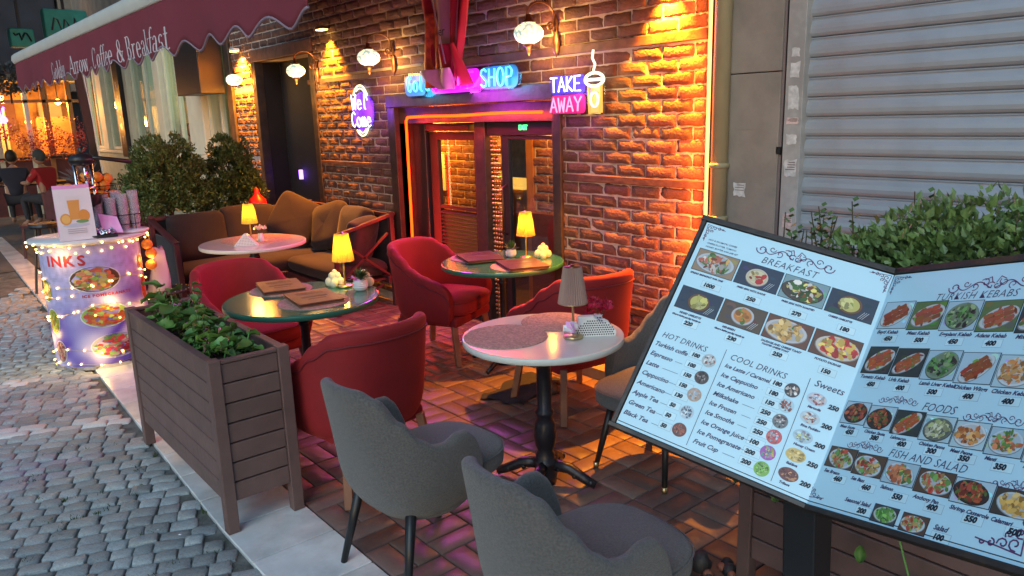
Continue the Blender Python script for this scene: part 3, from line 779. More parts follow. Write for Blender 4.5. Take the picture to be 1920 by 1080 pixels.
# ------------------------------------------------------------------ neon signs: stroke lettering
GL = {
 'W': [[(0,1),(.22,0),(.5,.75),(.78,0),(1,1)]], 'E': [[(.85,1),(.05,1),(0,0),(.9,0)],[(.02,.5),(.7,.5)]], 'L': [[(.1,1),(.05,0),(.85,0)]],
 'T': [[(0,1),(1,1)],[(.5,1),(.5,0)]], 'A': [[(0,0),(.5,1),(1,0)],[(.2,.36),(.8,.36)]], 'K': [[(.1,1),(.1,0)],[(.85,1),(.12,.45),(.9,0)]],
 'Y': [[(0,1),(.5,.5),(1,1)],[(.5,.5),(.45,0)]], 'S': [[(.9,.85),(.6,1),(.2,.93),(.1,.7),(.5,.5),(.9,.3),(.8,.06),(.4,0),(.05,.15)]],
 'H': [[(.1,1),(.05,0)],[(.9,1),(.85,0)],[(.07,.52),(.88,.52)]], 'O': [[(.5+.45*math.cos(a), .5+.5*math.sin(a)) for a in [i*PI/8 for i in range(17)]]],
 'P': [[(.1,0),(.12,1),(.6,1),(.9,.8),(.75,.5),(.12,.45)]], 'G': [[(.9,.8),(.6,1),(.2,.85),(.05,.45),(.2,.08),(.6,0),(.9,.2),(.9,.5),(.55,.5)]],
 'F': [[(.85,1),(.1,1),(.08,0)],[(.1,.55),(.7,.55)]], 'C': [[(.9,.82),(.6,1),(.2,.85),(.05,.5),(.2,.12),(.6,0),(.92,.18)]],
 'e': [[(.08,.32),(.85,.34),(.7,.6),(.35,.64),(.08,.4),(.12,.12),(.4,0),(.85,.1)]], 'l': [[(.4,1),(.35,.1),(.55,0)]],
 'o': [[(.5+.4*math.cos(a), .32+.32*math.sin(a)) for a in [i*PI/6 for i in range(13)]]], 'u': [[(.1,.62),(.1,.15),(.35,0),(.7,.1),(.8,.62)],[(.8,.62),(.85,0)]],
 'm': [[(.05,.62),(.05,0)],[(.05,.45),(.25,.64),(.45,.5),(.45,0)],[(.45,.45),(.68,.64),(.9,.5),(.92,0)]],
 'd': [[(.8,1),(.8,0)],[(.8,.45),(.5,.62),(.15,.45),(.12,.15),(.45,0),(.8,.15)]],
}
def neon_word(word, y0, z0, w, h, gap=.18, dx=0.0, r=.006, slope=0.0, m=None, par=None):
    """letters run towards -y (left to right for someone facing the wall)"""
    y = y0; cw = w/len(word)
    for i, ch in enumerate(word):
        b = MB()
        for st in GL[ch]:
            b.tube([(dx, y - p[0]*cw*(1-gap), z0 + p[1]*h + slope*(y0-y)) for p in st], r, 6)
        b.build('letter', m, par, smooth=True)
        y -= cw
def rpanel(y0, y1, z0, z1, r_, name, m, par, x0=-.008, x1=-.003):
    pts = []
    for (cy, cz, a0) in ((y1-r_, z1-r_, 0), (y0+r_, z1-r_, PI/2), (y0+r_, z0+r_, PI), (y1-r_, z0+r_, 1.5*PI)):
        for k in range(6): a = a0+PI/2*k/5; pts.append((cy+r_*math.cos(a), cz+r_*math.sin(a)))
    n_ = len(pts)
    return MB().add([(x0,a,c) for a, c in pts]+[(x1,a,c) for a, c in pts], [tuple(range(n_)),tuple(range(2*n_-1,n_-1,-1))]+[(i,(i+1)%n_,n_+(i+1)%n_,n_+i) for i in range(n_)]).build(name, m, par)
# WEL COME
t = thing('welcome_neon_sign', 'oval neon sign reading WelCome in white on purple with yellow arcs', 'neon sign', (XW-.045, 6.61, 1.83)); t.scale = (1, 1.12, 1.05)
b = MB().lathe([(.235,-.008),(.235,0)], 0,0,0, 32); b.v = [(z_, x_*.82, y_*1.08) for x_, y_, z_ in b.v]
b.build('backing', 'acrylic', t)
b = MB()
b.v = []; MB()
blob = MB().lathe([(.19,0),(.175,.006)], 0,0,0, 28); blob.v = [(-.004-z_, x_*1.0, y_*.92-.01) for x_, y_, z_ in blob.v]; blob.build('purple_panel', 'glow_purple', t)
neon_word('Wel', .15, .01, .29, .135, dx=-.028, r=.0058, m='neon_white', par=t)
neon_word('Come', .165, -.145, .35, .135, dx=-.028, r=.0058, m='neon_white', par=t)
arc = lambda a0, a1, ry, rz, n=14: [(-.022, -ry*math.sin(a0+(a1-a0)*i/n), rz*math.cos(a0+(a1-a0)*i/n)) for i in range(n+1)]
MB().tube(arc(-.9, .95, .15, .222), .008, 7).build('yellow_arc', 'neon_pale_yellow', t, smooth=True); MB().tube(arc(-.5, 1.1, .125, .195), .006, 7).build('yellow_arc', 'neon_pale_yellow', t, smooth=True)
MB().tube(arc(PI-.8, PI+.7, .14, .225), .008, 7).build('yellow_arc', 'neon_pale_yellow', t, smooth=True); MB().tube(arc(PI-.6, PI+.5, .11, .198), .006, 7).build('yellow_arc', 'neon_pale_yellow', t, smooth=True)
plight('sign_light', (-.14, 0, 0), 3.5, (.32, .06, 1.0), .1, t)
# TAKE AWAY + cup
t = thing('take_away_neon_sign', 'neon sign reading TAKE AWAY, blue above pink, beside a cup outline', 'neon sign', (XW-.05, 3.76, 1.87))
MB().box(0,.006,-.30,.21,-.13,.13).build('backing', 'acrylic', t)
rpanel(-.13,.20,.004,.125,.03,'blue_halo','glow_blue',t)  # emissive sheet stands in for the blue halo round TAKE
rpanel(-.13,.20,-.125,-.001,.03,'pink_halo','glow_magenta',t)  # emissive sheet stands in for the pink halo round AWAY
neon_word('TAKE', .185, .018, .31, .095, dx=-.026, r=.006, slope=.02, m='neon_white', par=t)
neon_word('AWAY', .190, -.115, .315, .095, dx=-.026, r=.006, slope=.02, m='neon_pink', par=t)
b = MB()
b.tube([(-.026,-.175,.06),(-.026,-.185,-.13),(-.026,-.275,-.13),(-.026,-.29,.06)], .008, 7)
b.build('cup_outline', 'neon_yellow', t, smooth=True)
b = MB(); b.tube([(-.028, -.232+.082*math.cos(a), .085+.042*math.sin(a)) for a in [i*PI/10 for i in range(21)]], .010, 7)
b.tube([(-.028,-.155,.085),(-.028,-.31,.085)], .010, 7)
b.tube([(-.028, -.232+.034*math.cos(a), -.04+.045*math.sin(a)) for a in [i*PI/8 for i in range(17)]], .008, 7)
b.tube([(-.028,-.225,.14),(-.028,-.24,.18),(-.028,-.215,.22),(-.028,-.225,.27)], .008, 7)
b.build('lid_and_steam', 'neon_pale_yellow', t, smooth=True)
b = MB(); b.box(-.012,-.004,-.283,-.182,-.125,.055); b.build('cup_glow', 'neon_yellow', t)
plight('sign_light', (-.14, .0, .0), 1.8, (.35, .06, 1.0), .08, t); plight('sign_light', (-.12, -.23, .0), 1.6, (1.0, .75, .3), .06, t)
# shop sign over the door
t = thing('shop_neon_sign', 'cyan and magenta neon coffee shop sign standing on the entrance lintel', 'neon sign', (XW-.055, 5.05, 1.965))
prof = [(.80,.0),(.79,.09),(.70,.16),(.55,.15),(.40,.13),(.1,.15),(-.2,.16),(-.42,.15),(-.60,.17),(-.72,.16),(-.78,.08),(-.76,.0),(-.68,-.03),(.66,-.055),(.76,-.04)]
n = len(prof)
MB().add([(0,y_,z_) for y_, z_ in prof] + [(.006,y_,z_) for y_, z_ in prof], [tuple(range(n)), tuple(range(2*n-1,n-1,-1))] + [(i,(i+1)%n,n+(i+1)%n,n+i) for i in range(n)]).build('backing', 'acrylic', t)
rpanel(.44,.77,-.035,.135,.06,'cyan_halo','glow_cyan',t)  # emissive sheets here stand in for the halo round the letters
rpanel(-.30,.36,-.03,.14,.05,'magenta_halo','glow_violet',t)
rpanel(-.75,-.31,-.025,.14,.06,'cyan_halo','glow_cyan',t)
neon_word('Gold', .70, .0, .36, .13, dx=-.026, r=.0075, m='neon_cyan', par=t)
neon_word('COFFEE', .32, -.005, .58, .12, gap=.1, dx=-.026, r=.011, m='neon_magenta', par=t)
neon_word('SHOP', -.33, -.005, .40, .13, dx=-.026, r=.008, m='neon_cyan', par=t)
alight('sign_throw', (-.16, -.05, .02), (-2.0, -1.7, -2.1), 12, (.75,.06,1.0), 1.1, .16, t)
plight('sign_light', (-.22, -.26, -.10), 3, (.85, .05, 1.0), .12, t); plight('sign_light', (-.12, -.55, .03), 2.6, (.08, .6, 1.0), .08, t); plight('sign_light', (-.12, .6, .03), 1.6, (.08, .6, 1.0), .08, t)

# ------------------------------------------------------------------ hanging banner
t = thing('hanging_banner', 'twisted red and white cloth banner hanging above the entrance', 'banner', (3.62, 5.05, 2.0))
def cloth(y_top0, y_top1, y_b0, y_b1, m, dx, name, zt=.95, zb=.12, ph=0, amp=.022, tail=0.0):
    b = MB(); nx, nz = 16, 22; vs = []; fs = []
    for j in range(nz+1):
        v = j/nz
        for i in range(nx+1):
            u = i/nx; y0 = y_top0+(y_b0-y_top0)*v**1.3; y1 = y_top1+(y_b1-y_top1)*v**1.3
            vs.append((dx+amp*math.sin(u*9+ph+v*3)*(1-.3*v)+.02*v, y0+(y1-y0)*u, zt+(zb+tail*u-zt)*v))
    for j in range(nz):
        for i in range(nx): a = j*(nx+1)+i; fs.append((a,a+1,a+nx+2,a+nx+1))
    o = MB().add(vs, fs).build(name, m, t, smooth=True); s_ = o.modifiers.new('s','SOLIDIFY'); s_.thickness = .003
cloth(.42, .10, .22, .06, 'banner_red', .0, 'cloth_fold', ph=1)
cloth(.30, .10, .34, .08, 'banner_orange', -.012, 'cloth_fold', zt=.55, zb=-.02, ph=2)
cloth(.20, -.24, .10, -.12, 'banner_white', -.03, 'cloth_fold', ph=0, zb=.02)
cloth(-.16, -.40, -.06, -.15, 'banner_red', -.045, 'cloth_fold', ph=3, zb=.05)
cloth(.06, -.16, -.04, -.34, 'banner_red', -.05, 'cloth_fold', zt=.30, zb=-.02, ph=3)
cloth(.34, -.10, .10, -.10, 'banner_white', -.055, 'cloth_fold', zt=.12, zb=-.04, ph=3)
vs, fs = text_mesh('er', .10); vs = [(-.075, .02 - x, .36 + y) for x, y, z_ in vs]; MB().add(vs, fs).build('lettering', 'ink_black', t)
MB().tube([(-.06,.16,.95),(-.065,.12,.7),(-.07,-.05,.15)], .006, 6).build('cord', 'awning_trim', t)

# ================================================================== PILASTER AND SHUTTER
pil = thing('stone_pilaster', 'beige stone pilaster between the neon corner and the shutter', 'wall', (XW, 2.4, 0))
zs = [0, 0.55, 1.02, 1.93, 2.9, 3.9, 5.0, 6.5]
for i in range(len(zs)-1):
    MB().box(-.02+.0, .4, -.165, .265, zs[i]+.0025, zs[i+1]-.0025).build('stone_block', 'stone_pilaster', pil, bevel=.004)
MB().box(.0, .3, -.16, .26, 0, 6.4).build('mortar_core', 'paver_joint', pil)
def scrap(y, z, w, h, m='paper_scrap', x=-.0225, par=pil, lines=3, seed=0):
    rnd = random.Random(seed); b = MB(); n = 16; pts = []
    for k in range(n):
        a = 2*PI*k/n; q = max(abs(math.cos(a)), abs(math.sin(a))); s = rnd.uniform(.75, 1.0)/q
        pts.append((x, y+math.cos(a)*w/2*s, z+math.sin(a)*h/2*s))
    b.add(pts, [tuple(range(n))])
    o = b.build('paper_scrap', m, par)
    if lines:
        l = MB()
        for k in range(lines): l.box(x-.0012, x-.0008, y-w*.35, y+w*rnd.uniform(.1,.35), z+h*(.28-.5*k/lines), z+h*(.28-.5*k/lines)+h*.05)
        l.build('print_lines', 'paper_ink', o)
scrap(.06, 1.30, .085, .085, lines=3, seed=1); scrap(.03, 1.64, .12, .02, 'stone_pilaster', lines=0, seed=2); scrap(.19, 1.75, .03, .10, lines=0, seed=9)
dp = thing('drainpipe', 'olive painted metal drainpipe between brick and stone', 'pipe', (XW-.055, 2.575, 0))
MB().lathe([(.047,0),(.047,6.4)], 0,0,0, 20).build('pipe', 'pipe_paint', dp, smooth=True)
for z_ in (.4, 1.12, 1.42, 3.0): MB().lathe([(.052,0),(.056,.006),(.056,.022),(.052,.028)], 0,0,z_, 20).build('collar', 'pipe_paint', dp, smooth=True)
MB().box(.02,.05,-.012,.012,1.26,1.31).build('bracket', 'paper_scrap', dp)

sh = thing('roller_shutter', 'closed grey metal roller shutter of wide ribbed slats', 'shutter', (XW+.03, 1.0, 0))
SLAT = 0.0985
def slat_mesh():
    pr = [(0,.0),(-.006,.004),(-.012,.016),(-.0135,.035),(-.010,.056),(-.004,.070),(.001,.078),(.0015,.084),(-.003,.090),(.003,.0965),(.012,.0965),(.012,0)]
    y0, y1 = -1.6, 1.11; n = len(pr)
    return MB().add([(x,y0,z_) for x,z_ in pr]+[(x,y1,z_) for x,z_ in pr], [(i,(i+1)%n,n+(i+1)%n,n+i) for i in range(n)]+[tuple(range(n-1,-1,-1)), tuple(n+i for i in range(n))]).mesh('slat','shutter',False)
sm = slat_mesh()
for k in range(40):
    o = link('slat', sm, sh); o.location = (random.uniform(-.001,.001), 0, .02+k*SLAT); o.rotation_euler = (random.uniform(-.0008,.0008), 0, 0)
    m_ = o.modifiers.new('b','BEVEL'); m_.width = .002; m_.segments = 2
fr = MB().box(-.055, .06, 1.105, 1.205, 0, 4.2).build('guide_rail', 'shutter_frame', sh, bevel=.004)
MB().box(-.035, -.01, 1.207, 1.222, 0, 4.2).build('gap_strip', 'black', sh)
MB().box(-.035, -.018, 1.224, 1.236, 0, 4.2).build('cable', 'paper_ink', sh)
MB().box(-.05, -.034, 1.22, 1.245, 1.50, 1.54).build('cable_clip', 'black', sh)
for (z_, h_, w_, s_, m__) in ((2.02,.05,.05,3,'paper_scrap'),(1.93,.09,.06,4,'paper_scrap'),(1.79,.13,.065,5,'paper_scrap'),(1.675,.04,.075,6,'sticker_red'),(1.58,.06,.07,7,'paper_scrap'),(1.43,.10,.08,8,'paper_scrap'),(1.15,.085,.065,10,'sticker_red')):
    scrap(1.155, z_, w_, h_, m__, -.0565, sh, 4 if s_ > 5 and s_ != 7 else 0, s_)
up_ = struct(MB().box(XW-.0, XW+.4, -3, WY0-.0, 4.25, 6.5).box(XW+.1, XW+.4, -3, 2.1, 0, 4.25).build('shop_wall', 'stone_pilaster'), 'stone wall over the closed shutter')

# ================================================================== AWNING
XA = 1.15; AY0, AY1 = 2.32, 8.06
aw = thing('cafe_awning', 'maroon awning lettered Golden Arrow Coffee and Breakfast over the terrace', 'awning', (XA, 5, 0))
def CA(b): b.v = [(x-XA, y-5, z) for x, y, z in b.v]; return b
def zbar(y): return 2.30 + (y-AY0)*0.004
pr = [(0.0,-.035),(-.03,-.03),(-.045,0),(-.04,.035),(-.015,.055),(.03,.055),(.05,.02),(.04,-.03)]
n = len(pr); b = MB(); vs = []
for y in (AY0-.03, AY1+.03):
    for (x, z_) in pr: vs.append((XA+x, y, zbar(y)+.02+z_))
b.add(vs, [(i,(i+1)%n,n+(i+1)%n,n+i) for i in range(n)]+[tuple(range(n-1,-1,-1)), tuple(n+i for i in range(n))])
CA(b).build('front_bar', 'alu_white', aw, bevel=.006)
SC = 0.30
def zval(y):                                   # scalloped lower edge
    f = ((y-AY0)/SC) % 1.0
    return 2.055 + 0.004*(y-AY0) + 0.052*abs(math.cos(PI*f))**1.6 - .01
def xval(y, z_): return XA - .02 + .010*math.sin(y*6.1) * (2.3-z_)/.25 + .006*math.sin(y*15.3+1)*(2.3-z_)/.25
b = MB(); ny = 240; nz = 8; vs = []; fs = []
for i in range(ny+1):
    y = AY0 + (AY1-AY0)*i/ny
    for j in range(nz+1):
        z_ = zbar(y) + (zval(y)-zbar(y))*j/nz; vs.append((xval(y,z_), y, z_))
for i in range(ny):
    for j in range(nz): a = i*(nz+1)+j; fs.append((a,a+1,a+nz+2,a+nz+1))
o = CA(b.add(vs, fs)).build('valance', 'awning_cloth', aw, smooth=True); s_ = o.modifiers.new('s','SOLIDIFY'); s_.thickness = .003
CA(MB().tube([(xval(y, zval(y)), y, zval(y)) for y in [AY0+(AY1-AY0)*i/240 for i in range(241)]], .0055, 6)).build('scallop_trim', 'awning_trim', aw, smooth=True)
b = MB(); ny = 40; nx = 8; vs = []; fs = []
for i in range(ny+1):
    y = AY0 + (AY1-AY0)*i/ny
    for j in range(nx+1):
        u = j/nx; vs.append((XA+.03+(XW-.06-XA)*u, y, zbar(y)+.03+1.0*u-.05*math.sin(PI*u)+.01*math.sin(y*5)*math.sin(PI*u)))
for i in range(ny):
    for j in range(nx): a = i*(nx+1)+j; fs.append((a,a+1,a+nx+2,a+nx+1))
o = CA(b.add(vs, fs)).build('canopy_cloth', 'awning_cloth', aw, smooth=True); s_ = o.modifiers.new('s','SOLIDIFY'); s_.thickness = .003
for y in (3.1, 5.2, 7.3):
    CA(MB().tube([(XA+.02,y,zbar(y)-.0),(2.3,y,2.72),(XW-.02,y,3.20)], .018, 8)).build('folding_arm', 'alu_white', aw, smooth=True)

# serif lettering on the valance
def glyph(ch):
    """flat condensed serif glyph: list of (verts, faces) in cap-height units, advance width"""
    P = MB(); X = .62
    def st(x, y0, y1, w=.13, top=True, bot=True, s=.07):
        P.add([(x-w/2,y0,0),(x+w/2,y0,0),(x+w/2,y1,0),(x-w/2,y1,0)], [(0,1,2,3)])
        h = .035
        if bot: P.add([(x-w/2-s,y0,0),(x+w/2+s,y0,0),(x+w/2,y0+h*1.4,0),(x-w/2,y0+h*1.4,0)], [(0,1,2,3)])
        if top: P.add([(x-w/2-s,y1-h,0),(x+w/2+(s if top == 2 else 0),y1-h,0),(x+w/2+(s if top == 2 else 0),y1,0),(x-w/2-s,y1,0)], [(0,1,2,3)])
    def ar(cx, cy, rx, ry, a0, a1, t0=.045, t1=.13, n=18):
        vs = []; 
        for i in range(n+1):
            a = a0+(a1-a0)*i/n; t = t0+(t1-t0)*abs(math.cos(a))**1.3
            vs.append((cx+rx*math.cos(a), cy+ry*math.sin(a), 0)); vs.append((cx+(rx-t)*math.cos(a), cy+(ry-t*.8)*math.sin(a), 0))
        P.add(vs, [(2*i,2*i+2,2*i+3,2*i+1) for i in range(n)])
    def ln(x0,y0,x1,y1,t):
        d = Vector((x1-x0,y1-y0,0)).normalized(); q = Vector((-d.y,d.x,0))*t/2
        P.add([(x0+q.x,y0+q.y,0),(x0-q.x,y0-q.y,0),(x1-q.x,y1-q.y,0),(x1+q.x,y1+q.y,0)], [(0,1,2,3)])
    w = .5
    if ch == 'G': ar(.33,.5,.31,.52,R(50),R(335)); st(.56,0.02,.42,top=2,bot=False); ln(.56,.98,.56,.72,.04); w = .74
    elif ch == 'C': ar(.33,.5,.31,.52,R(48),R(315)); ln(.56,.98,.56,.70,.04); w = .66
    elif ch == 'A': ln(.02,.02,.33,1.0,.05); ln(.33,1.0,.62,.0,.14); ln(.14,.33,.50,.33,.05); ln(-.04,.02,.14,.02,.04); ln(.5,.02,.74,.02,.04); w = .76
    elif ch == 'B': st(.13,0,1,.14); ar(.30,.74,.24,.26,R(-90),R(90)); ar(.30,.26,.29,.27,R(-90),R(90)); ln(.13,.98,.32,.98,.045); ln(.13,.5,.32,.5,.045); ln(.13,.02,.32,.02,.045); w = .68
    elif ch == 'o': ar(.24,X/2,.22,X/2+.02,0,2*PI); w = .52
    elif ch == 'e': ar(.24,X/2,.22,X/2+.02,R(0),R(318)); ln(.06,X*.54,.44,X*.54,.045); w = .50
    elif ch == 'l': st(.12,0,1.02,.13,top=1,bot=True); w = .28
    elif ch == 'd': ar(.21,X/2,.19,X/2+.02,R(20),R(340)); st(.40,0,1.02,.12,top=1,bot=False); ln(.40,.02,.52,.02,.04); w = .56
    elif ch == 'n': st(.12,0,X,.12); ar(.27,X*.62,.17,X*.38,R(0),R(150),.05,.12); st(.385,0,X*.62,.12,top=False); w = .56
    elif ch == 'r': st(.12,0,X,.12); ar(.29,X*.66,.15,X*.34,R(55),R(150),.07,.07); w = .42
    elif ch == 'w': ln(.03,X,.16,0,.11); ln(.16,0,.30,X,.045); ln(.27,X,.42,0,.11); ln(.42,0,.54,X,.045); ln(-.04,X-.02,.12,X-.02,.04); ln(.46,X-.02,.62,X-.02,.04); w = .66
    elif ch == 'f': st(.15,0,.84,.12,top=False); ar(.28,.82,.17,.20,R(40),R(180),.05,.12); ln(0,X-.02,.34,X-.02,.045); w = .36
    elif ch == '&': ar(.27,.76,.17,.24,0,2*PI,.045,.09); ar(.27,.27,.25,.29,R(40),R(330),.045,.12); ln(.16,.62,.60,.0,.12); ln(.44,.45,.66,.45,.04); ln(.56,.45,.46,.12,.05); w = .74
    elif ch == 'a': ar(.22,X*.70,.18,X*.33,R(0),R(160),.05,.10); st(.36,0,X*.7,.12,top=False,bot=False); ln(.36,.02,.50,.02,.05); ar(.20,X*.27,.17,X*.29,R(60),R(300),.045,.11); w = .50
    elif ch == 'k': st(.12,0,1.02,.12,top=1); ln(.16,X*.42,.44,X,.05); ln(.22,X*.5,.48,0,.12); ln(.34,X-.02,.52,X-.02,.04); ln(.40,.02,.58,.02,.04); w = .58
    elif ch == 's': ar(.20,X*.73,.16,X*.29,R(30),R(250),.05,.09); ar(.20,X*.25,.17,X*.29,R(-150),R(90),.05,.09); w = .42
    elif ch == 't': st(.15,.06,.86,.12,top=False,bot=False); ar(.27,.12,.18,.14,R(180),R(320),.05,.12); ln(0,X-.02,.32,X-.02,.045); w = .36
    elif ch == ' ': w = .34
    return P, w
tx = MB(); u = 0; parts = []
for ch in 'Golden  Arrow   Coffee & Breakfast':
    P_, w = glyph(ch); parts.append((P_, u)); u += w
tot = u; TY0, TY1 = 6.52, 3.72
for P_, u0 in parts:
    vs = []
    for (x, y, _) in P_.v:
        yy = TY0 + (TY1-TY0)*(u0+x)/tot; zz = 2.090 + .115*y + .004*(yy-4) - .004
        vs.append((xval(yy, zz) - .0045, yy, zz))
    if P_.v: CA(MB().add(vs, P_.f)).build('letter', 'awning_text', aw)

# ================================================================== CHAIRS
def sstep(tbl, s):
    for i in range(len(tbl)-1):
        if s <= tbl[i+1][0]:
            a, b_ = tbl[i], tbl[i+1]; t_ = (s-a[0])/(b_[0]-a[0]); t_ = t_*t_*(3-2*t_); return a[1]+(b_[1]-a[1])*t_
    return tbl[-1][1]
def shell(a, bk, f, tbl, th, zb, zs_, lean, flare, taper, n=30, pw=2.6, roll_=0.0):
    pts = []
    for i in range(n+1):
        an = i/n*PI/2; c, s = math.cos(an), math.sin(an)
        pts.append((a*s**(2/pw), -bk*c**(2/pw)))
    m2 = 12
    for i in range(1, m2+1): pts.append((a - .012*(i/m2)**2, f*i/m2))
    L_ = [0]
    for i in range(1, len(pts)): L_.append(L_[-1] + math.hypot(pts[i][0]-pts[i-1][0], pts[i][1]-pts[i-1][1]))
    k0 = len(pts); full = [(-x, y, -l/L_[-1]) for (x, y), l in zip(pts[::-1], L_[::-1])][:-1] + [(x, y, l/L_[-1]) for (x, y), l in zip(pts, L_)]
    N_ = len(full); vs = []; M0 = None
    for i, (x, y, s) in enumerate(full):
        x0, y0, _ = full[max(i-1, 0)]; x1, y1, _ = full[min(i+1, N_-1)]
        tx_, ty_ = x1-x0, y1-y0; l = math.hypot(tx_, ty_) or 1; nx_, ny_ = ty_/l, -tx_/l      # outward
        h = sstep(tbl, abs(s)); wgt = max(0, 1-abs(s)/.62); wgt = wgt*wgt*(3-2*wgt)
        def P(z_, off):
            k = 1.0
            if z_ < .46: q = (.46-z_)/(.46-zb); k = 1 - taper*q**1.8
            e = max(0, z_-.46)/.38
            return ((x*(1+flare*e) * k + nx_*off), (y*k + ny_*off - lean*e*wgt), z_)
        sec = []
        for j in range(9): sec.append(P(zb + (h-th*.5-zb)*j/8, 0))
        for j in range(1, 6):
            an = j/6*PI; sec.append(P(h-th*.5+math.sin(an)*th*.5, -th*.5+math.cos(an)*th*.5 + roll_*math.sin(an)*.0))
        lo = min(zs_, h-th*.6)
        for j in range(6): sec.append(P(h-th*.5+(lo-(h-th*.5))*j/5, -th))
        vs += sec; M0 = len(sec)
    fs = []
    for i in range(N_-1):
        for j in range(M0-1): q = i*M0+j; fs.append((q, q+M0, q+M0+1, q+1))
    fs.append(tuple(range(M0))); fs.append(tuple((N_-1)*M0+j for j in range(M0-1, -1, -1)))
    # underside
    fs.append(tuple(i*M0 for i in range(N_-1, -1, -1)))
    return MB().add(vs, fs), full
def cushion_disc(a, y0, y1, z0, z1, dome=.02, pw=3.0, n=40):
    cy = (y0+y1)/2; hb = (y1-y0)/2; b = MB(); vs = []; rings = [(1-.06, z0), (1.0, z0+.012), (1.0, z1-.022), (.985, z1-.010), (.95, z1-.002), (.85, z1+dome*.4), (.6, z1+dome*.8), (.3, z1+dome), (.0, z1+dome)]
    for (k, z_) in rings:
        for i in range(n):
            an = 2*PI*i/n; c, s = math.cos(an), math.sin(an)
            vs.append((a*k*math.copysign(abs(c)**(2/pw), c), cy + hb*k*math.copysign(abs(s)**(2/pw), s), z_))
    fs = [(r*n+i, r*n+(i+1) % n, (r+1)*n+(i+1) % n, (r+1)*n+i) for r in range(len(rings)-1) for i in range(n)]
    fs.append(tuple(range(n-1,-1,-1)))
    return b.add(vs, fs)
GREY_T = [(0,.842),(.17,.838),(.28,.805),(.40,.715),(.52,.640),(.60,.610),(.69,.605),(.79,.626),(.86,.624),(.92,.595),(.965,.545),(1.0,.48)]
RED_T = [(0,.815),(.25,.812),(.36,.80),(.48,.745),(.60,.675),(.72,.63),(.84,.60),(.92,.575),(.97,.54),(1.0,.49)]
def taper_leg(x0, y0, z0, x1, y1, r0, r1, n=10):
    return MB().tube([(x0,y0,z0),(x1,y1,0)], [r0, r1], n)
def make_grey(label, loc, rz, group, caps=False):
    t = thing('grey_tub_chair', label, 'chair', loc, rz, group)
    b, _ = shell(.262, .255, .13, GREY_T, .048, .285, .44, .075, .05, .30)
    b.build('shell', 'grey_wool', t, smooth=True, sub=1)
    cushion_disc(.222, -.19, .35, .365, .460, .016).build('seat', 'grey_wool', t, smooth=True, sub=1)
    rg_ = [(.2225*math.copysign(abs(math.cos(a))**(2/3), math.cos(a)), .08+.27*math.copysign(abs(math.sin(a))**(2/3), math.sin(a)), .446) for a in [2*PI*k/60 for k in range(60)]]
    MB().tube(rg_, .003, 5, closed=True).build('seat_piping', 'grey_wool', t, smooth=True)
    MB().lathe([(.17,.27),(.20,.30),(.20,.375)], 0, .02, 0, 24).build('seat_base', 'grey_wool', t, smooth=True)
    for (sx, sy) in ((-1,-1),(1,-1),(-1,1),(1,1)):
        lg = taper_leg(sx*.155, .02+sy*.155, .36, sx*.205, .02+sy*.235, .021, .0125).build('leg', 'black', t, smooth=True)
        if caps: MB().lathe([(.0135,0),(.0150,.03)], sx*.204, .02+sy*.234, 0, 10).build('foot_cap', 'brass', lg, smooth=True)
    return t
def make_red(label, loc, rz, group):
    t = thing('red_tub_chair', label, 'chair', loc, rz, group)
    b, full = shell(.30, .275, .235, RED_T, .062, .27, .44, .085, .05, .16)
    b.build('shell', 'red_velvet', t, smooth=True, sub=1)
    pts = []
    for (x, y, s) in full:
        h = sstep(RED_T, abs(s)) - .062; wgt = max(0, 1-abs(s)/.62); wgt = wgt*wgt*(3-2*wgt); e = max(0, h-.46)/.38
        l = math.hypot(x, y); pts.append((x*(1+.05*e)+x/l*.002, y-.085*e*wgt+y/l*.002, h))
    MB().tube(pts, .0048, 6).build('piping', 'red_piping', t, smooth=True)
    cushion_disc(.245, -.21, .29, .34, .455, .018, 3.6).build('seat', 'red_velvet', t, smooth=True, sub=1)
    rg_ = [(.2465*math.copysign(abs(math.cos(a))**(2/3.6), math.cos(a)), .04+.251*math.copysign(abs(math.sin(a))**(2/3.6), math.sin(a)), .436) for a in [2*PI*k/60 for k in range(60)]]
    MB().tube(rg_, .0035, 5, closed=True).build('seat_piping', 'red_piping', t, smooth=True)
    MB().box(-.23,.23,-.2,.24,.268,.338).build('seat_base', 'red_velvet', t, bevel=.02)
    for (sx, sy) in ((-1,-1),(1,-1),(-1,1),(1,1)):
        b = MB(); b.bar((sx*.20, .0+sy*.20, .30), (sx*.235, .0+sy*.245, 0), .036, .036); b.build('leg', 'chair_wood', t, bevel=.004)
    return t
E90 = -PI/2
gg = 'grey upholstered tub chairs'; rg = 'red velvet tub chairs'
make_grey('grey tub chair at the left of the white table, beside the planter box', (1.45, 2.38, 0), E90+R(4), gg).scale = (1.05,1.05,1.0)
make_grey('grey tub chair nearest the camera, cut by the bottom of the photo', (1.42, 1.45, 0), E90-R(4), gg).scale = (1.05,1.05,1.0)
make_grey('grey tub chair half hidden behind the menu board', (2.83, 2.28, 0), PI/2+R(5), gg, True)
make_red('large red tub chair with its back to the camera, right behind the brown planter', (1.66, 3.24, 0), R(6), rg).scale = (1.1,1.1,1.04)
make_red('red tub chair on the far side of the nearer green table', (1.78, 4.86, 0), PI+R(8), rg).scale = (1.08,1.08,1.03)
make_red('red tub chair facing the green table by the entrance', (3.12, 4.58, 0), PI+R(24), rg).scale = (1.12,1.12,1.05)
make_red('red tub chair lit orange, between the white table and the brick wall', (3.09, 3.17, 0), R(-8), rg).scale = (1.1,1.1,1.07)

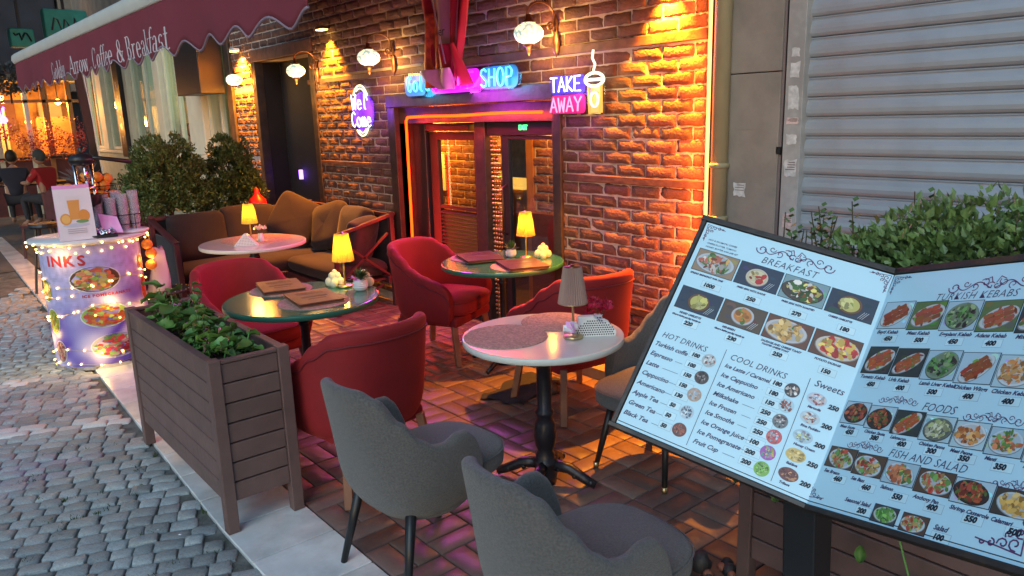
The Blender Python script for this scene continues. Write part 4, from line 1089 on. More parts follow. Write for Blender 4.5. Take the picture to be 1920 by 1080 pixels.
# ================================================================== TABLES
def table(name, label, cx, cy, r, kind, group):
    t = thing(name, label, 'table', (cx, cy, 0), 0, group)
    top, edge = ('table_white','table_edge_white') if kind == 'white' else ('table_green','table_edge_green')
    MB().lathe([(r-.006,.718),(r,.722),(r,.7455),(r-.002,.7485)], 0,0,0, 64).build('table_edge', edge, t, smooth=True)
    MB().lathe([(r-.0022,.7487),(r-.006,.7502)], 0,0,0, 64).build('tabletop', top, t)
    if kind == 'white':
        prof = [(.05,.0),(.058,.05),(.050,.09),(.060,.10),(.060,.12),(.045,.13),(.048,.15),(.036,.17),(.050,.20),(.056,.25),(.050,.31),(.036,.345),(.046,.355),(.046,.37),(.034,.385),(.036,.52),(.034,.60),(.046,.61),(.046,.625),(.036,.64),(.036,.70),(.09,.717)]
        MB().lathe(prof, 0,0,0, 28).build('pedestal', 'cast_iron', t, smooth=True)
        for k in range(4):
            a = k*PI/2+.5
            f_ = MB(); c, s = math.cos(a), math.sin(a)
            f_.tube([(c*.03,s*.03,.10),(c*.12,s*.12,.09),(c*.20,s*.20,.045),(c*.25,s*.25,.022)], [.03,.028,.024,.02], 8)
            for q in range(5): f_.sphere((c*(.07+q*.04)+.012*(-1)**q*s, s*(.07+q*.04)-.012*(-1)**q*c, .085-.012*q), .016, 8, 5)
            f_.build('foot', 'cast_iron', t, smooth=True)
    else:
        MB().lathe([(.06,.0),(.045,.06),(.026,.08),(.026,.58),(.036,.59),(.036,.605),(.027,.615),(.027,.69),(.10,.717)], 0,0,0, 20).build('pedestal', 'cast_iron', t, smooth=True)
        for k in range(4):
            a = k*PI/2+.4; c, s = math.cos(a), math.sin(a)
            MB().tube([(c*.03,s*.03,.09),(c*.14,s*.14,.05),(c*.27,s*.27,.015)], [.022,.018,.014], 8).build('foot', 'cast_iron', t, smooth=True)
    return t
tg = 'round cafe tables'
table('round_white_table', 'round white table with ornate black pedestal, nearest the menu board', 2.27, 2.52, .375, 'white', tg)
table('round_green_table', 'round green table near the planter with two brown menus', 1.80, 4.08, .44, 'green', tg)
table('round_green_table', 'round green table beside the cafe entrance', 3.29, 4.06, .43, 'green', tg)
table('round_white_table', 'far round cream table in front of the sofa', 2.42, 6.38, .44, 'white', tg)

def placemat(x, y, r, label, z=.7505):
    b = MB(); prof = [(r*.995,0),(r,.002),(r*.99,.0045)]
    k = r*.97
    while k > .01:
        prof.append((k, .0055 if int(k/.008) % 2 else .0042)); k -= .008
    prof.append((.002,.005)); b.lathe(prof, 0,0,0, 48)
    o = b.build('woven_placemat', 'mat_weave', loc=(x, y, z)); return tag(o, label, 'placemat', 'round woven placemats')
placemat(2.12, 2.61, .195, 'round pink brown woven mat at the left of the white table')
placemat(2.455, 2.63, .17, 'round woven mat at the back of the white table under the lamp')
placemat(1.80, 4.37, .185, 'round woven mat on the nearer green table under the back menu')
placemat(1.80, 3.93, .200, 'round woven mat on the nearer green table under the front menu')
placemat(3.24, 4.30, .185, 'round woven mat under the dark menu by the entrance')
placemat(3.24, 3.83, .19, 'round woven mat under the open brown menu by the entrance')
placemat(2.50, 6.50, .30, 'large round woven mat on the far cream table')
def menu(x, y, rz, label, m='menu_leather', w=.25, h=.33, sheen_=True):
    t = thing('menu_folder', label, 'menu', (x, y, .757), rz, 'leather menu folders')
    MB().box(-w/2,w/2,-h/2,h/2,0,.005).build('back_cover', m, t, bevel=.002)
    MB().box(-w/2+.008,w/2-.006,-h/2+.006,h/2-.006,.0055,.0145).build('pages', 'menu_print', t, bevel=.002)
    MB().box(-w/2,w/2,-h/2,h/2,.015,.0205).build('front_cover', m, t, bevel=.002)
    b = MB().box(-w*.28,w*.28,-.03,.0,.0209,.0213).box(-w*.2,w*.2,-.075,-.06,.0209,.0213)
    for k in range(3): b.box(-w*.3,w*.3,.06+.02*k,.066+.02*k,.0209,.0213)
    b.build('embossing', 'menu_print', t)
menu(1.805, 4.39, R(-14), 'brown leather menu at the back of the nearer green table')
menu(1.815, 3.96, R(-8), 'brown leather menu at the front of the nearer green table', w=.26)
menu(3.22, 4.23, R(-20), 'dark plum menu on the table by the entrance', 'menu_leather_dark', w=.27)
menu(3.25, 3.80, R(-22), 'brown menu reflecting yellow lamplight on the table by the entrance', 'menu_leather_dark', w=.28)

def table_lamp(x, y, label, lit=True, e=1.5, h=.33):
    t = thing('table_lamp', label, 'lamp', (x, y, .751), 0, 'small pleated table lamps')
    MB().lathe([(.045,0),(.045,.010),(.040,.014),(.010,.018)], 0,0,0, 24).build('base', 'brass', t, smooth=True)
    MB().tube([(0,0,.016),(0,0,h-.02)], .0055, 10).build('stem', 'brass', t, smooth=True)
    n = 72; vs = []; fs = []
    z0, z1 = h-.165, h; r0, r1 = .066, .040
    for j in range(5):
        v = j/4
        for k in range(n):
            a = 2*PI*k/n; r = r0+(r1-r0)*v + (.0022 if k % 2 else -.0022); vs.append((r*math.cos(a), r*math.sin(a), z0+(z1-z0)*v))
    for j in range(4):
        for k in range(n): fs.append((j*n+k, j*n+(k+1) % n, (j+1)*n+(k+1) % n, (j+1)*n+k))
    MB().add(vs, fs).build('lamp_shade', 'shade_lit' if lit else 'shade_off', t)
    MB().tube([(r0*math.cos(a), r0*math.sin(a), z0) for a in [2*PI*k/24 for k in range(24)]], .0025, 5, closed=True).build('rim', 'brass', t, smooth=True)
    MB().lathe([(.040,h-.001),(.012,h+.002),(.008,h+.010)], 0,0,0, 20).build('cap', 'brass' if lit else 'bronze', t, smooth=True)
    if lit:
        plight('bulb_light', (0,0,h-.07), e, (1.0, .66, .12), .018, t)
        plight('bulb_light', (0,0,h-.22), e*.12, (1.0, .66, .12), .02, t)
    return t
table_lamp(2.11, 4.14, 'lit yellow table lamp on the nearer green table')
table_lamp(3.47, 4.01, 'lit yellow table lamp on the green table beside the entrance')
table_lamp(2.40, 6.36, 'lit yellow table lamp on the far cream table')
table_lamp(2.325, 2.375, 'unlit brown pleated table lamp on the near white table', False)

def flower_bunch(x, y, z, m, n, r, name, label, cat, vase=True):
    t = thing(name, label, cat, (x, y, z))
    if vase: MB().lathe([(.022,0),(.028,.01),(.026,.05),(.018,.065),(.022,.075)], 0,0,0, 16).build('vase', 'ceramic', t, smooth=True)
    rnd = random.Random(int(x*100)); b = MB(); s = MB()
    for k in range(n):
        a = rnd.uniform(0, 2*PI); q = r*math.sqrt(rnd.random()); cx, cy, cz = q*math.cos(a), q*math.sin(a), .085+rnd.uniform(0,.05)
        s.tube([(0,0,.05),(cx*.6,cy*.6,cz-.03),(cx,cy,cz)], .0012, 4)
        for p in range(14):
            a1 = rnd.uniform(0,2*PI); el = rnd.uniform(-.3,1.3); l = rnd.uniform(.013,.026)
            d = Vector((math.cos(a1)*math.cos(el), math.sin(a1)*math.cos(el), math.sin(el))); sd = d.orthogonal().normalized()*l*.6
            c0 = Vector((cx,cy,cz)); b.add([c0, c0+d*l*.6+sd, c0+d*l*1.2, c0+d*l*.6-sd], [(0,1,2,3)])
    b.build('petals', m, t); stuff(s.build('stems', 'stem', t))
    return t
flower_bunch(2.50, 2.385, .751, 'rose', 12, .050, 'rose_vase', 'small bunch of dark red roses behind the napkin holder', 'flowers')
flower_bunch(2.46, 6.30, .751, 'flower_white', 7, .05, 'white_flower_vase', 'small bunch of white flowers by the far table lamp', 'flowers')
# cloud napkin holder
def cloud_holder(x, y, rz, label, s=1.0, white=True):
    t = thing('napkin_holder', label, 'napkin holder', (x, y, .751), rz, 'white napkin holders'); t.scale = (s, s, s)
    outl = [(-.085,0),(-.088,.015),(-.078,.032),(-.060,.038),(-.055,.058),(-.030,.075),(-.008,.078),(.012,.070),(.022,.055),(.045,.062),(.062,.052),(.070,.036),(.084,.028),(.088,.012),(.085,0)]
    n = len(outl)
    for k, yy in enumerate((-.022, .022)):
        MB().add([(p[0],yy-.0015,p[1]) for p in outl]+[(p[0],yy+.0015,p[1]) for p in outl], [tuple(range(n-1,-1,-1)),tuple(n+i for i in range(n))]+[(i,(i+1)%n,n+(i+1)%n,n+i) for i in range(n)]).build('cloud_plate', 'white_metal', t)
        h = MB()
        for i in range(-8, 9):
            for j in range(0, 7):
                px, pz = i*.0095+(.0047 if j % 2 else 0), .008+j*.0095
                if abs(px) < .080*(1-max(0,(pz-.03))/.06) and pz < .07:
                    q = .0040; y2 = yy+(-.0021 if yy < 0 else .0021)
                    h.add([(px-q,y2,pz),(px,y2,pz-q),(px+q,y2,pz),(px,y2,pz+q)], [(0,1,2,3)])
        h.build('pierced_pattern', 'ink_black', t)
    MB().box(-.085,.085,-.022,.022,0,.004).build('base', 'white_metal', t)
    MB().box(-.066,-.0,-.016,.016,.005,.082).build('napkins', 'white_plastic', t, bevel=.002)
cloud_holder(2.425, 2.34, R(-38), 'white cloud shaped pierced napkin holder on the near white table', 1.12)
# triangular napkin stand on far table
t = thing('napkin_holder', 'white triangular napkin stand on the far cream table', 'napkin holder', (2.30, 6.22, .751), R(-30), 'white napkin holders')
MB().add([(-.10,-.03,0),(.10,-.03,0),(.10,.03,0),(-.10,.03,0),(-.012,-.03,.10),(.012,-.03,.10),(.012,.03,.10),(-.012,.03,.10)], [(0,3,2,1),(4,5,6,7),(0,1,5,4),(1,2,6,5),(2,3,7,6),(3,0,4,7)]).build('stand', 'white_metal', t, bevel=.003)
b = MB()
for i in range(-6,7):
    for j in range(6):
        px, pz = i*.012, .012+j*.013
        if abs(px) < .085-.85*pz: b.box(px-.002,px+.002,-.0325,-.0305,pz-.002,pz+.002)
b.build('pierced_pattern', 'ink_black', t)
# sugar glass with sachets
t = thing('sugar_glass', 'small glass of sugar sachets beside the unlit lamp', 'glass', (2.285, 2.345, .751))
MB().lathe([(.030,0),(.034,.065),(.0325,.065),(.029,.004)], 0,0,0, 24, cap=False).build('glass_cup', 'cup_plastic', t, smooth=True)
rnd = random.Random(3)
for k in range(7):
    b = MB().box(-.022,.022,-.0015,.0015,-.014,.014); b.xf(Matrix.Translation((rnd.uniform(-.012,.012), rnd.uniform(-.012,.012), .055+rnd.uniform(-.015,.025))) @ Matrix.Rotation(rnd.uniform(0,PI),4,'Z') @ Matrix.Rotation(rnd.uniform(-.7,.7),4,'X'))
    b.build('sachet', 'pink_card' if k % 3 == 0 else 'ceramic', t)
def pot_plant(x, y, label, s=1.0):
    t = thing('potted_succulent', label, 'plant', (x, y, .751), 0, 'little potted plants on tables'); t.scale = (s,s,s)
    MB().lathe([(.024,0),(.036,.012),(.040,.035),(.036,.055),(.038,.060),(.034,.060),(.032,.052)], 0,0,0, 24).build('pot', 'ceramic', t, smooth=True)
    for k in range(3): MB().tube([(.0395*math.cos(a), .0395*math.sin(a), .022+.010*k) for a in [2*PI*i/20 for i in range(20)]], .0025, 5, closed=True).build('pot_rib', 'ceramic', t, smooth=True)
    rnd = random.Random(int(y*100)); b = MB()
    for k in range(70):
        a = rnd.uniform(0,2*PI); el = rnd.uniform(.1,1.4); l = rnd.uniform(.03,.065)
        d = Vector((math.cos(a)*math.cos(el), math.sin(a)*math.cos(el), math.sin(el))); sd = d.cross(Vector((0,0,1)))
        sd = sd.normalized()*.008 if sd.length > .01 else Vector((.008,0,0)); c0 = Vector((0,0,.055))+d*l*.35
        b.add([c0, c0+d*l*.5+sd, c0+d*l, c0+d*l*.5-sd], [(0,1,2,3)])
    b.build('leaves', 'leaf_green', t)
pot_plant(2.13, 3.985, 'succulent in ribbed white pot on the nearer green table', 1.1)
pot_plant(3.43, 4.13, 'succulent in small pot on the green table by the entrance', .95)
def holder2(x, y, rz, label):
    t = thing('candle_holder', label, 'ornament', (x, y, .751), rz, 'pale ornaments beside the lamps')
    b = MB()
    for (px, pz, r) in ((-.03,.03,.032),(0,.035,.034),(.03,.03,.03),(-.012,.065,.028),(.014,.068,.024),(0,.092,.016)): b.sphere((px,0,pz), r, 12, 8, sy=.55)
    b.build('cloud_body', 'bone', t, smooth=True)
    MB().lathe([(.022,0),(.022,.045)], 0,-.028,0, 16).build('cup', 'bone', t, smooth=True)
holder2(2.075, 4.20, R(-40), 'pale ornament left of the lamp on the nearer green table')
holder2(2.20, 4.06, R(-40), 'pale ornament right of the lamp on the nearer green table')
holder2(3.56, 3.93, R(-40), 'pale ornament with cup on the table by the entrance')

# ================================================================== SOFA
sf = thing('corner_sofa', 'brown corner sofa with loose cushions and maroon frame by the brick wall', 'sofa', (3.0, 7.0, 0))
def CS(b): b.v = [(x-3.0, y-7.0, z) for x, y, z in b.v]; return b
def pillow(w, d, h, seed, e=.27, wr=.026, n=28, m=18):
    b = MB(); vs = []; fs = []
    sp = lambda v, p: math.copysign(abs(v)**p, v)
    for i in range(m+1):
        th = PI*i/m - PI/2
        for k in range(n):
            a = 2*PI*k/n
            x = sp(math.cos(th), e*1.4)*sp(math.cos(a), e); y = sp(math.cos(th), e*1.4)*sp(math.sin(a), e); z_ = sp(math.sin(th), .75)
            p = Vector((x*w/2, y*d/2, z_*h/2))
            q = noise.noise(Vector((p.x*5+seed, p.y*5, p.z*3)))*wr + noise.noise(Vector((p.x*16+seed, p.y*16+seed, p.z*6)))*wr*.45
            p += p.normalized()*q; vs.append(tuple(p))
    for i in range(m):
        for k in range(n): k2 = (k+1) % n; fs.append((i*n+k, i*n+k2, (i+1)*n+k2, (i+1)*n+k))
    return b.add(vs, fs)
def place(b, loc, rz=0, rx=0, ry=0): return CS(b.xf(Matrix.Translation(loc) @ Matrix.Rotation(rz,4,'Z') @ Matrix.Rotation(ry,4,'Y') @ Matrix.Rotation(rx,4,'X')))
# seats
place(pillow(1.60,.62,.17,1,.22,.010), (2.82,7.50,.36)).build('seat_cushion', 'sofa_fabric', sf, smooth=True, sub=1)
place(pillow(.62,1.05,.17,2,.22,.010), (3.35,6.72,.36)).build('seat_cushion', 'sofa_fabric', sf, smooth=True, sub=1)
# back cushions (upright, leaning)
place(pillow(.58,.48,.17,3), (2.40,7.76,.66), 0, R(76)).build('back_cushion', 'sofa_fabric', sf, smooth=True, sub=1)
place(pillow(.56,.50,.18,4), (2.93,7.76,.68), R(-4), R(76)).build('back_cushion', 'sofa_fabric', sf, smooth=True, sub=1)
place(pillow(.50,.50,.17,5,.34), (3.36,7.58,.74), R(-35), R(70), R(28)).build('back_cushion', 'sofa_fabric', sf, smooth=True, sub=1)
place(pillow(.52,.48,.17,6,.34), (3.52,7.14,.70), R(-80), R(70), R(-12)).build('back_cushion', 'sofa_fabric', sf, smooth=True, sub=1)
place(pillow(.54,.50,.18,8), (3.54,6.66,.68), R(-92), R(74)).build('back_cushion', 'sofa_fabric_dark', sf, smooth=True, sub=1)
place(pillow(.46,.44,.17,9), (3.42,6.34,.64), R(-150), R(72)).build('back_cushion', 'sofa_fabric_dark', sf, smooth=True, sub=1)
# frame
b = MB().box(2.0,3.66,7.16,7.22,.22,.29).box(2.0,3.66,7.80,7.86,.22,.29).box(3.02,3.08,6.16,7.16,.22,.29).box(3.60,3.66,6.16,7.80,.22,.29).box(2.0,3.6,7.22,7.80,.25,.27).box(3.08,3.6,6.2,7.2,.25,.27)
CS(b).build('seat_frame', 'sofa_frame', sf, bevel=.005)
b = MB().box(1.98,3.66,7.86,7.90,.84,.88); b.box(3.665,3.70,6.16,7.86,.84,.88)
CS(b).build('back_rail', 'sofa_frame', sf, bevel=.005)
CS(MB().box(2.0,3.62,7.872,7.886,.30,.84)).build('back_panel', 'sofa_fabric_dark', sf)
CS(MB().box(3.674,3.688,6.18,7.82,.30,.84)).build('back_panel', 'sofa_fabric_dark', sf)
b = MB(); b.bar((2.0,7.87,.86),(2.0,7.12,.70),.05,.035); CS(b).build('arm_rest', 'sofa_frame', sf, bevel=.005)
b = MB(); b.bar((2.0,7.13,.70),(2.0,7.08,.0),.045,.045); CS(b).build('leg', 'sofa_frame', sf, bevel=.005)
for (x, y) in ((2.0,7.86),(3.66,7.86),(3.05,6.16),(3.66,6.16)): CS(MB().box(x-.022,x+.022,y-.022,y+.022,0,.9 if y > 7 or x > 3.6 else .22)).build('leg', 'sofa_frame', sf, bevel=.004)
b = MB(); b.bar((3.08,6.16,.74),(3.70,6.16,.88),.045,.03); CS(b).build('arm_rest', 'sofa_frame', sf, bevel=.005)
b = MB(); b.bar((3.06,6.16,.22),(3.09,6.16,.75),.035,.035); b.bar((3.1,6.17,.3),(3.62,6.17,.7),.02,.02); b.bar((3.1,6.17,.7),(3.62,6.17,.3),.02,.02); b.bar((3.1,6.18,.02),(3.55,6.18,.22),.018,.018); b.bar((3.1,6.18,.22),(3.55,6.18,.02),.018,.018)
CS(b).build('arm_brace', 'sofa_frame', sf)
CS(MB().box(2.02,2.03,7.1,7.86,.25,.72)).build('side_panel', 'sofa_fabric_dark', sf)

# ================================================================== PLANTERS
def plank_planter(name, label, x0, x1, y0, y1, h, m, nb, group, ytop=.03):
    t = thing(name, label, 'planter', ((x0+x1)/2, (y0+y1)/2, 0), 0, group)
    ox, oy = (x0+x1)/2, (y0+y1)/2
    def CP(b): b.v = [(x-ox, y-oy, z_) for x, y, z_ in b.v]; return b
    s = .052
    for (x, y) in ((x0,y0),(x1-s,y0),(x0,y1-s),(x1-s,y1-s)): CP(MB().box(x,x+s,y,y+s,0,h)).build('corner_post', m, t, bevel=.004)
    zb = .14; ph = (h-.02-zb)/nb
    for k in range(nb):
        z0, z1 = zb+k*ph+.002, zb+(k+1)*ph-.0035
        CP(MB().box(x0+s,x1-s,y0+.010,y0+.028,z0,z1)).build('board', m, t, bevel=.005)
        CP(MB().box(x0+s,x1-s,y1-.028,y1-.010,z0,z1)).build('board', m, t, bevel=.005)
        CP(MB().box(x0+.010,x0+.028,y0+s,y1-s,z0,z1)).build('board', m, t, bevel=.005)
        CP(MB().box(x1-.028,x1-.010,y0+s,y1-s,z0,z1)).build('board', m, t, bevel=.005)
    CP(MB().box(x0+.029,x1-.029,y0+.029,y1-.029,zb,h-.105)).build('liner', 'black_matte', t)
    b = MB().box(x0+.004,x0+.04,y0+s+.001,y1-s-.001,h-.02,h-.006).box(x1-.04,x1-.004,y0+s+.001,y1-s-.001,h-.02,h-.006).box(x0+s+.001,x1-s-.001,y0+.004,y0+.04,h-.02,h-.006).box(x0+s+.001,x1-s-.001,y1-.04,y1-.004,h-.02,h-.006)
    CP(b).build('top_rim', m, t, bevel=.003)
    # open top: soil sheet a little below the rim
    CP(MB().box(x0+.041,x1-.041,y0+.041,y1-.041,h-.10,h-.09)).build('soil', 'soil', t)
    return t
pg = 'brown slatted planter boxes'
plank_planter('planter_box', 'brown slatted planter box at the street edge with leafy herbs', .932, 1.285, 3.10, 4.43, .79, 'planter_wood', 7, pg)
plank_planter('planter_box', 'brown slatted planter box under the menu board with a boxwood hedge', 2.22, 2.62, 0.02, 1.42, .79, 'planter_wood', 7, pg)
plank_planter('planter_box', 'dark maroon slatted planter box behind the sofa holding two round bushes', 1.78, 3.30, 8.02, 8.46, .82, 'maroon_wood', 8, pg)

# broad leaves of the street-edge plant
def broad_leaf(i, L=.07, W=.05):
    rnd = random.Random(i); nx, ny = 4, 6; vs = []; fs = []
    for j in range(ny+1):
        v = j/ny; wv = W/2*math.sin(PI*min(1,v*.93+.05))**.75*(1 + .10*(j % 2))
        for k in range(nx+1):
            u = k/nx*2-1; vs.append((u*wv, v*L, .010*abs(u)**1.5*2 - .35*L*v*v + .006*math.sin(v*9+i)*abs(u) + .012))
    for j in range(ny):
        for k in range(nx): a = j*(nx+1)+k; fs.append((a,a+1,a+nx+2,a+nx+1))
    return MB().add(vs, fs)
herb = thing('herb_plant', 'clump of broad green mint like leaves filling the street edge planter', 'plant', (1.11, 3.72, .70))
lm = [broad_leaf(i, *(((.085,.075),(.07,.055),(.055,.045),(.05,.028))[i % 4])).mesh('leaf', 'leaf_mint', True) for i in range(8)]
rnd = random.Random(11); st_ = MB(); cnt = 0
stems = []
for k in range(48):
    x, y = rnd.uniform(-.09,.11), rnd.uniform(-.52,.42); hgt = (.05 + .13*rnd.random()) * (1.3 if y > .05 else .75)
    stems.append((x, y, hgt))
for (x, y, hgt) in stems:
    tx_, ty_ = x*1.05+rnd.uniform(-.03,.03), y+rnd.uniform(-.04,.04)
    st_.tube([(x,y,0),((x+tx_)/2,(y+ty_)/2,hgt*.55),(tx_,ty_,hgt)], .0025, 5)
    for j in range(5):
        v = .3+.7*j/4; px, py, pz = x+(tx_-x)*v, y+(ty_-y)*v, hgt*v
        bigl = y > .15
        o = link('leaf', lm[rnd.choice((0,1,4,5)) if bigl else rnd.choice((1,2,3,5,6,7))], herb); cnt += 1
        o.location = (px, py, pz); o.rotation_euler = (rnd.uniform(-.2,.6), rnd.uniform(-.35,.35), rnd.uniform(0,2*PI))
        s = rnd.uniform(.45,1.25); o.scale = (s,s*rnd.uniform(.8,1.2),s)
stuff(st_.build('stems', 'leaf_mint', herb, smooth=True))

def leaf_cloud(b, cx, cy, cz, rx, ry, rz_, n, ls, seed, clump=9, hollow=.35, asp=.55, thr=-.1):
    rnd = random.Random(seed); k = 0; tries = 0
    while k < n and tries < n*6:
        tries += 1
        d = Vector((rnd.gauss(0,1), rnd.gauss(0,1), rnd.gauss(0,1))).normalized(); q = hollow+(1-hollow)*rnd.random()**.5
        lump = 1 + .28*noise.noise(Vector((d.x*1.7+seed, d.y*1.7, d.z*1.7))) + .12*noise.noise(Vector((d.x*4+seed, d.y*4, d.z*4)))
        p = Vector((cx+d.x*rx*q*lump, cy+d.y*ry*q*lump, cz+d.z*rz_*q*lump))
        if noise.noise(p*clump) < thr: continue
        k += 1
        a = Vector((rnd.gauss(0,1), rnd.gauss(0,1), rnd.gauss(0,1)+.4)).normalized(); a = (a*.6+d*.5+Vector((0,0,.3))).normalized()
        s = a.orthogonal().normalized(); s = (Matrix.Rotation(rnd.uniform(0,2*PI),3,a) @ s); l = ls*rnd.uniform(.6,1.25); w = l*asp*.5
        n_ = a.cross(s)
        b.add([p, p+a*l*.35+s*w+n_*w*.25, p+a*l, p+a*l*.35-s*w+n_*w*.25], [(0,1,2),(0,2,3)])
    return b
def bush(name, label, x, y, z0, crown, seed, group):
    t = thing(name, label, 'bush', (x, y, z0), 0, group); b = MB()
    for (dx, dy, dz, r, rz_) in crown: leaf_cloud(b, dx, dy, dz, r, r*.8, rz_, int(9000*r*rz_/.12), .036, seed+int(dx*100), thr=-.12)
    b.build('crown', 'leaf_bush', t)
    s = MB(); rnd = random.Random(seed)
    for k in range(9):
        a = rnd.uniform(0,2*PI); dx = crown[0][0]
        s.tube([(0,0,0),(rnd.uniform(-.03,.03),rnd.uniform(-.03,.03),.15),(dx+math.cos(a)*.15,math.sin(a)*.12,.42+rnd.uniform(0,.2))], [.016,.012,.005], 6)
    s.build('trunk', 'stem', t, smooth=True)
bush('round_bush', 'larger dark green bush in the maroon planter, left one behind the sofa', 2.30, 8.22, .80, [(0,0,.48,.33,.38),(-.20,0,.30,.26,.30),(.20,0,.34,.26,.34)], 5, 'bushes behind the sofa')
bush('round_bush', 'smaller bush tinted orange by the wall light, beside the brick pier', 2.98, 8.24, .80, [(0,0,.46,.27,.38),(.12,0,.24,.20,.26),(-.22,0,.22,.22,.24)], 9, 'bushes behind the sofa')
hd = thing('boxwood_hedge', 'boxwood hedge growing behind the menu board in front of the shutter', 'hedge', (2.42, .72, .78))
b = MB()
for k, (dy, dz, r) in enumerate([(.50,.26,.10),(.36,.38,.16),(.18,.48,.22),(.0,.50,.23),(-.18,.50,.23),(-.36,.48,.23),(-.55,.46,.22)]):
    leaf_cloud(b, 0, dy, dz, .20, r, .21, 2300, .032, 60+k, clump=12, hollow=.3, asp=.62, thr=-.08)
    leaf_cloud(b, 0, dy, dz-.22, .17, r, .20, 700, .026, 90+k, clump=12, hollow=.1, asp=.62)
b.build('leaves', 'leaf_hedge', hd)['kind'] = 'stuff'
s = MB(); tw = MB(); rnd = random.Random(4)
for k in range(64):
    y = rnd.uniform(-.7,.66); x = rnd.uniform(-.14,.10); hh = .50+rnd.uniform(.02,.22)+.04*math.sin(y*14) - (.12 if y > .45 else 0)
    s.tube([(x*.4,y,0),(x*.8,y+rnd.uniform(-.04,.04),hh*.6),(x,y+rnd.uniform(-.05,.05),hh)], [.006,.004,.0018], 5)
    for j in range(22):
        v = .45+.55*j/21; a = j*2.4; p = Vector((x*(.6+.4*v), y, hh*v)); d = Vector((math.cos(a)*.8,math.sin(a)*.8,.55)).normalized(); sd = d.cross(Vector((0,0,1))).normalized(); l = .036*(1.15-.4*v)
        tw.add([p, p+d*l*.5+sd*l*.38, p+d*l, p+d*l*.5-sd*l*.38], [(0,1,2),(0,2,3)])
stuff(s.build('branches', 'stem', hd, smooth=True)); stuff(tw.build('shoots', 'leaf_hedge', hd))
tr = thing('trailing_vine', 'few broad green leaves trailing below the menu board', 'plant', (2.16, 1.30, .78))
rnd = random.Random(8)
for (y, z_, s_) in ((.10,-.18,.9),(.06,-.22,1.2),(-.02,-.24,1.1),(-.10,-.25,1.2),(-.16,-.30,1.0),(.0,-.14,1.0),(-.36,-.36,.8),(-.52,-.42,1.2),(.02,-.17,1.0),(-.06,-.19,.9)):
    o = link('leaf', lm[rnd.choice((1,5))], tr); o.location = (rnd.uniform(-.02,.03), y, z_); o.scale = (s_*.75, s_*1.0, s_); o.rotation_euler = (R(-75)+rnd.uniform(-.3,.3), rnd.uniform(-.4,.4), R(90)+rnd.uniform(-1.0,1.0))
MB().tube([(.1,.1,0),(.0,.1,-.05),(0,.02,-.18),(0,-.12,-.25)], .003, 5).build('stem', 'leaf_mint', tr); b = MB(); b.tube([(.1,-.4,0),(.0,-.4,-.1),(0,-.5,-.4)], .003, 5)
b.build('stem', 'leaf_mint', tr)
# red extinguisher by the bush
t = thing('fire_extinguisher', 'red covered extinguisher standing beside the orange lit brick pier', 'fire extinguisher', (3.12, 7.98, .62))
MB().lathe([(.088,0),(.098,.02),(.098,.28),(.085,.33),(.05,.36),(.03,.39),(.022,.44),(.0,.46)], 0,0,0, 24).build('cover', 'red_plastic', t, smooth=True)
MB().tube([(.03,0,.36),(.09,0,.40),(.11,0,.34),(.105,0,.15)], .008, 6).build('hose', 'black', t, smooth=True)
MB().box(-.11,.11,-.09,.09,-.62,-.002).build('stand', 'maroon_wood', t)

# ================================================================== MENU BOARD
BA, BB_, BC_, BD_ = Vector((1.787,1.281,1.439)), Vector((1.951,.824,1.324)), Vector((1.540,.805,.845)), Vector((1.376,1.263,.961))
mb = thing('menu_board', 'open two panel menu lectern with light blue pages and food photos', 'menu board', (1.66, .86, 0))
OB = Vector((1.66,.86,0))
def frame_basis(o, ux, uy):
    ux = ux.normalized(); uy = (uy - ux*uy.dot(ux)).normalized(); n_ = uy.cross(ux).normalized()   # n_ towards viewer
    if n_.dot(camp - o) < 0: n_ = -n_
    return ux, uy, n_
eL = (BC_-BB_).normalized()
uxL, uyL, nL = frame_basis(BA, BB_-BA, BD_-BA)
uxR, uyR, nR = frame_basis(BB_, Vector((-.335,-.904,.266)), eL)
PW, PH, PWR = .5, .6313, .585
class Page:
    def __init__(s, o, ux, uy, n): s.o, s.ux, s.uy, s.n = o, ux, uy, n
    def p(s, u, v, h=0.0): return tuple(s.o + s.ux*u + s.uy*v + s.n*h - OB)
    def box(s, b, u0, u1, v0, v1, h0, h1):
        c = [s.p(u,v,h) for h in (h0,h1) for (u,v) in ((u0,v0),(u1,v0),(u1,v1),(u0,v1))]
        return b.add(c, [(0,1,2,3),(7,6,5,4),(0,4,5,1),(1,5,6,2),(2,6,7,3),(3,7,4,0)])
    def rect(s, b, u0, u1, v0, v1, h, c=None): return b.add([s.p(u0,v0,h),s.p(u0,v1,h),s.p(u1,v1,h),s.p(u1,v0,h)], [(0,1,2,3)], c)
    def text(s, b, body, u, v, size, shear=.25, off=0.0, bold=.00042, align='LEFT', h=.0008, space=1.0, rot=0.0, sx=1.0):
        vs, fs = text_mesh(body, size, off+bold, shear, align, space)
        c, sn = math.cos(rot), math.sin(rot)
        b.add([s.p(u+(x*sx*c-y*sn), v-(x*sx*sn+y*c), h) for x, y, _ in vs], fs)
    def line(s, b, pts, w, h=.0008):
        for (a, q) in zip(pts[:-1], pts[1:]):
            a, q = Vector((*a,0)), Vector((*q,0)); d = (q-a)
            if d.length < 1e-7: continue
            d.normalize(); nn = Vector((-d.y,d.x,0))*w/2; e = d*w*.3
            b.add([s.p(*(r_.xy), h) for r_ in (a-e+nn, a-e-nn, q+e-nn, q+e+nn)], [(0,1,2,3)])
PL = Page(BA, uxL, uyL, nL); PRt = Page(BB_, uxR, uyR, nR)
def spiral(cx, cy, r, a0, turns, n=16, sgn=1):
    return [(cx+r*(1-.72*i/n)*math.cos(a0+sgn*turns*2*PI*i/n), cy+r*(1-.72*i/n)*math.sin(a0+sgn*turns*2*PI*i/n)) for i in range(n+1)]
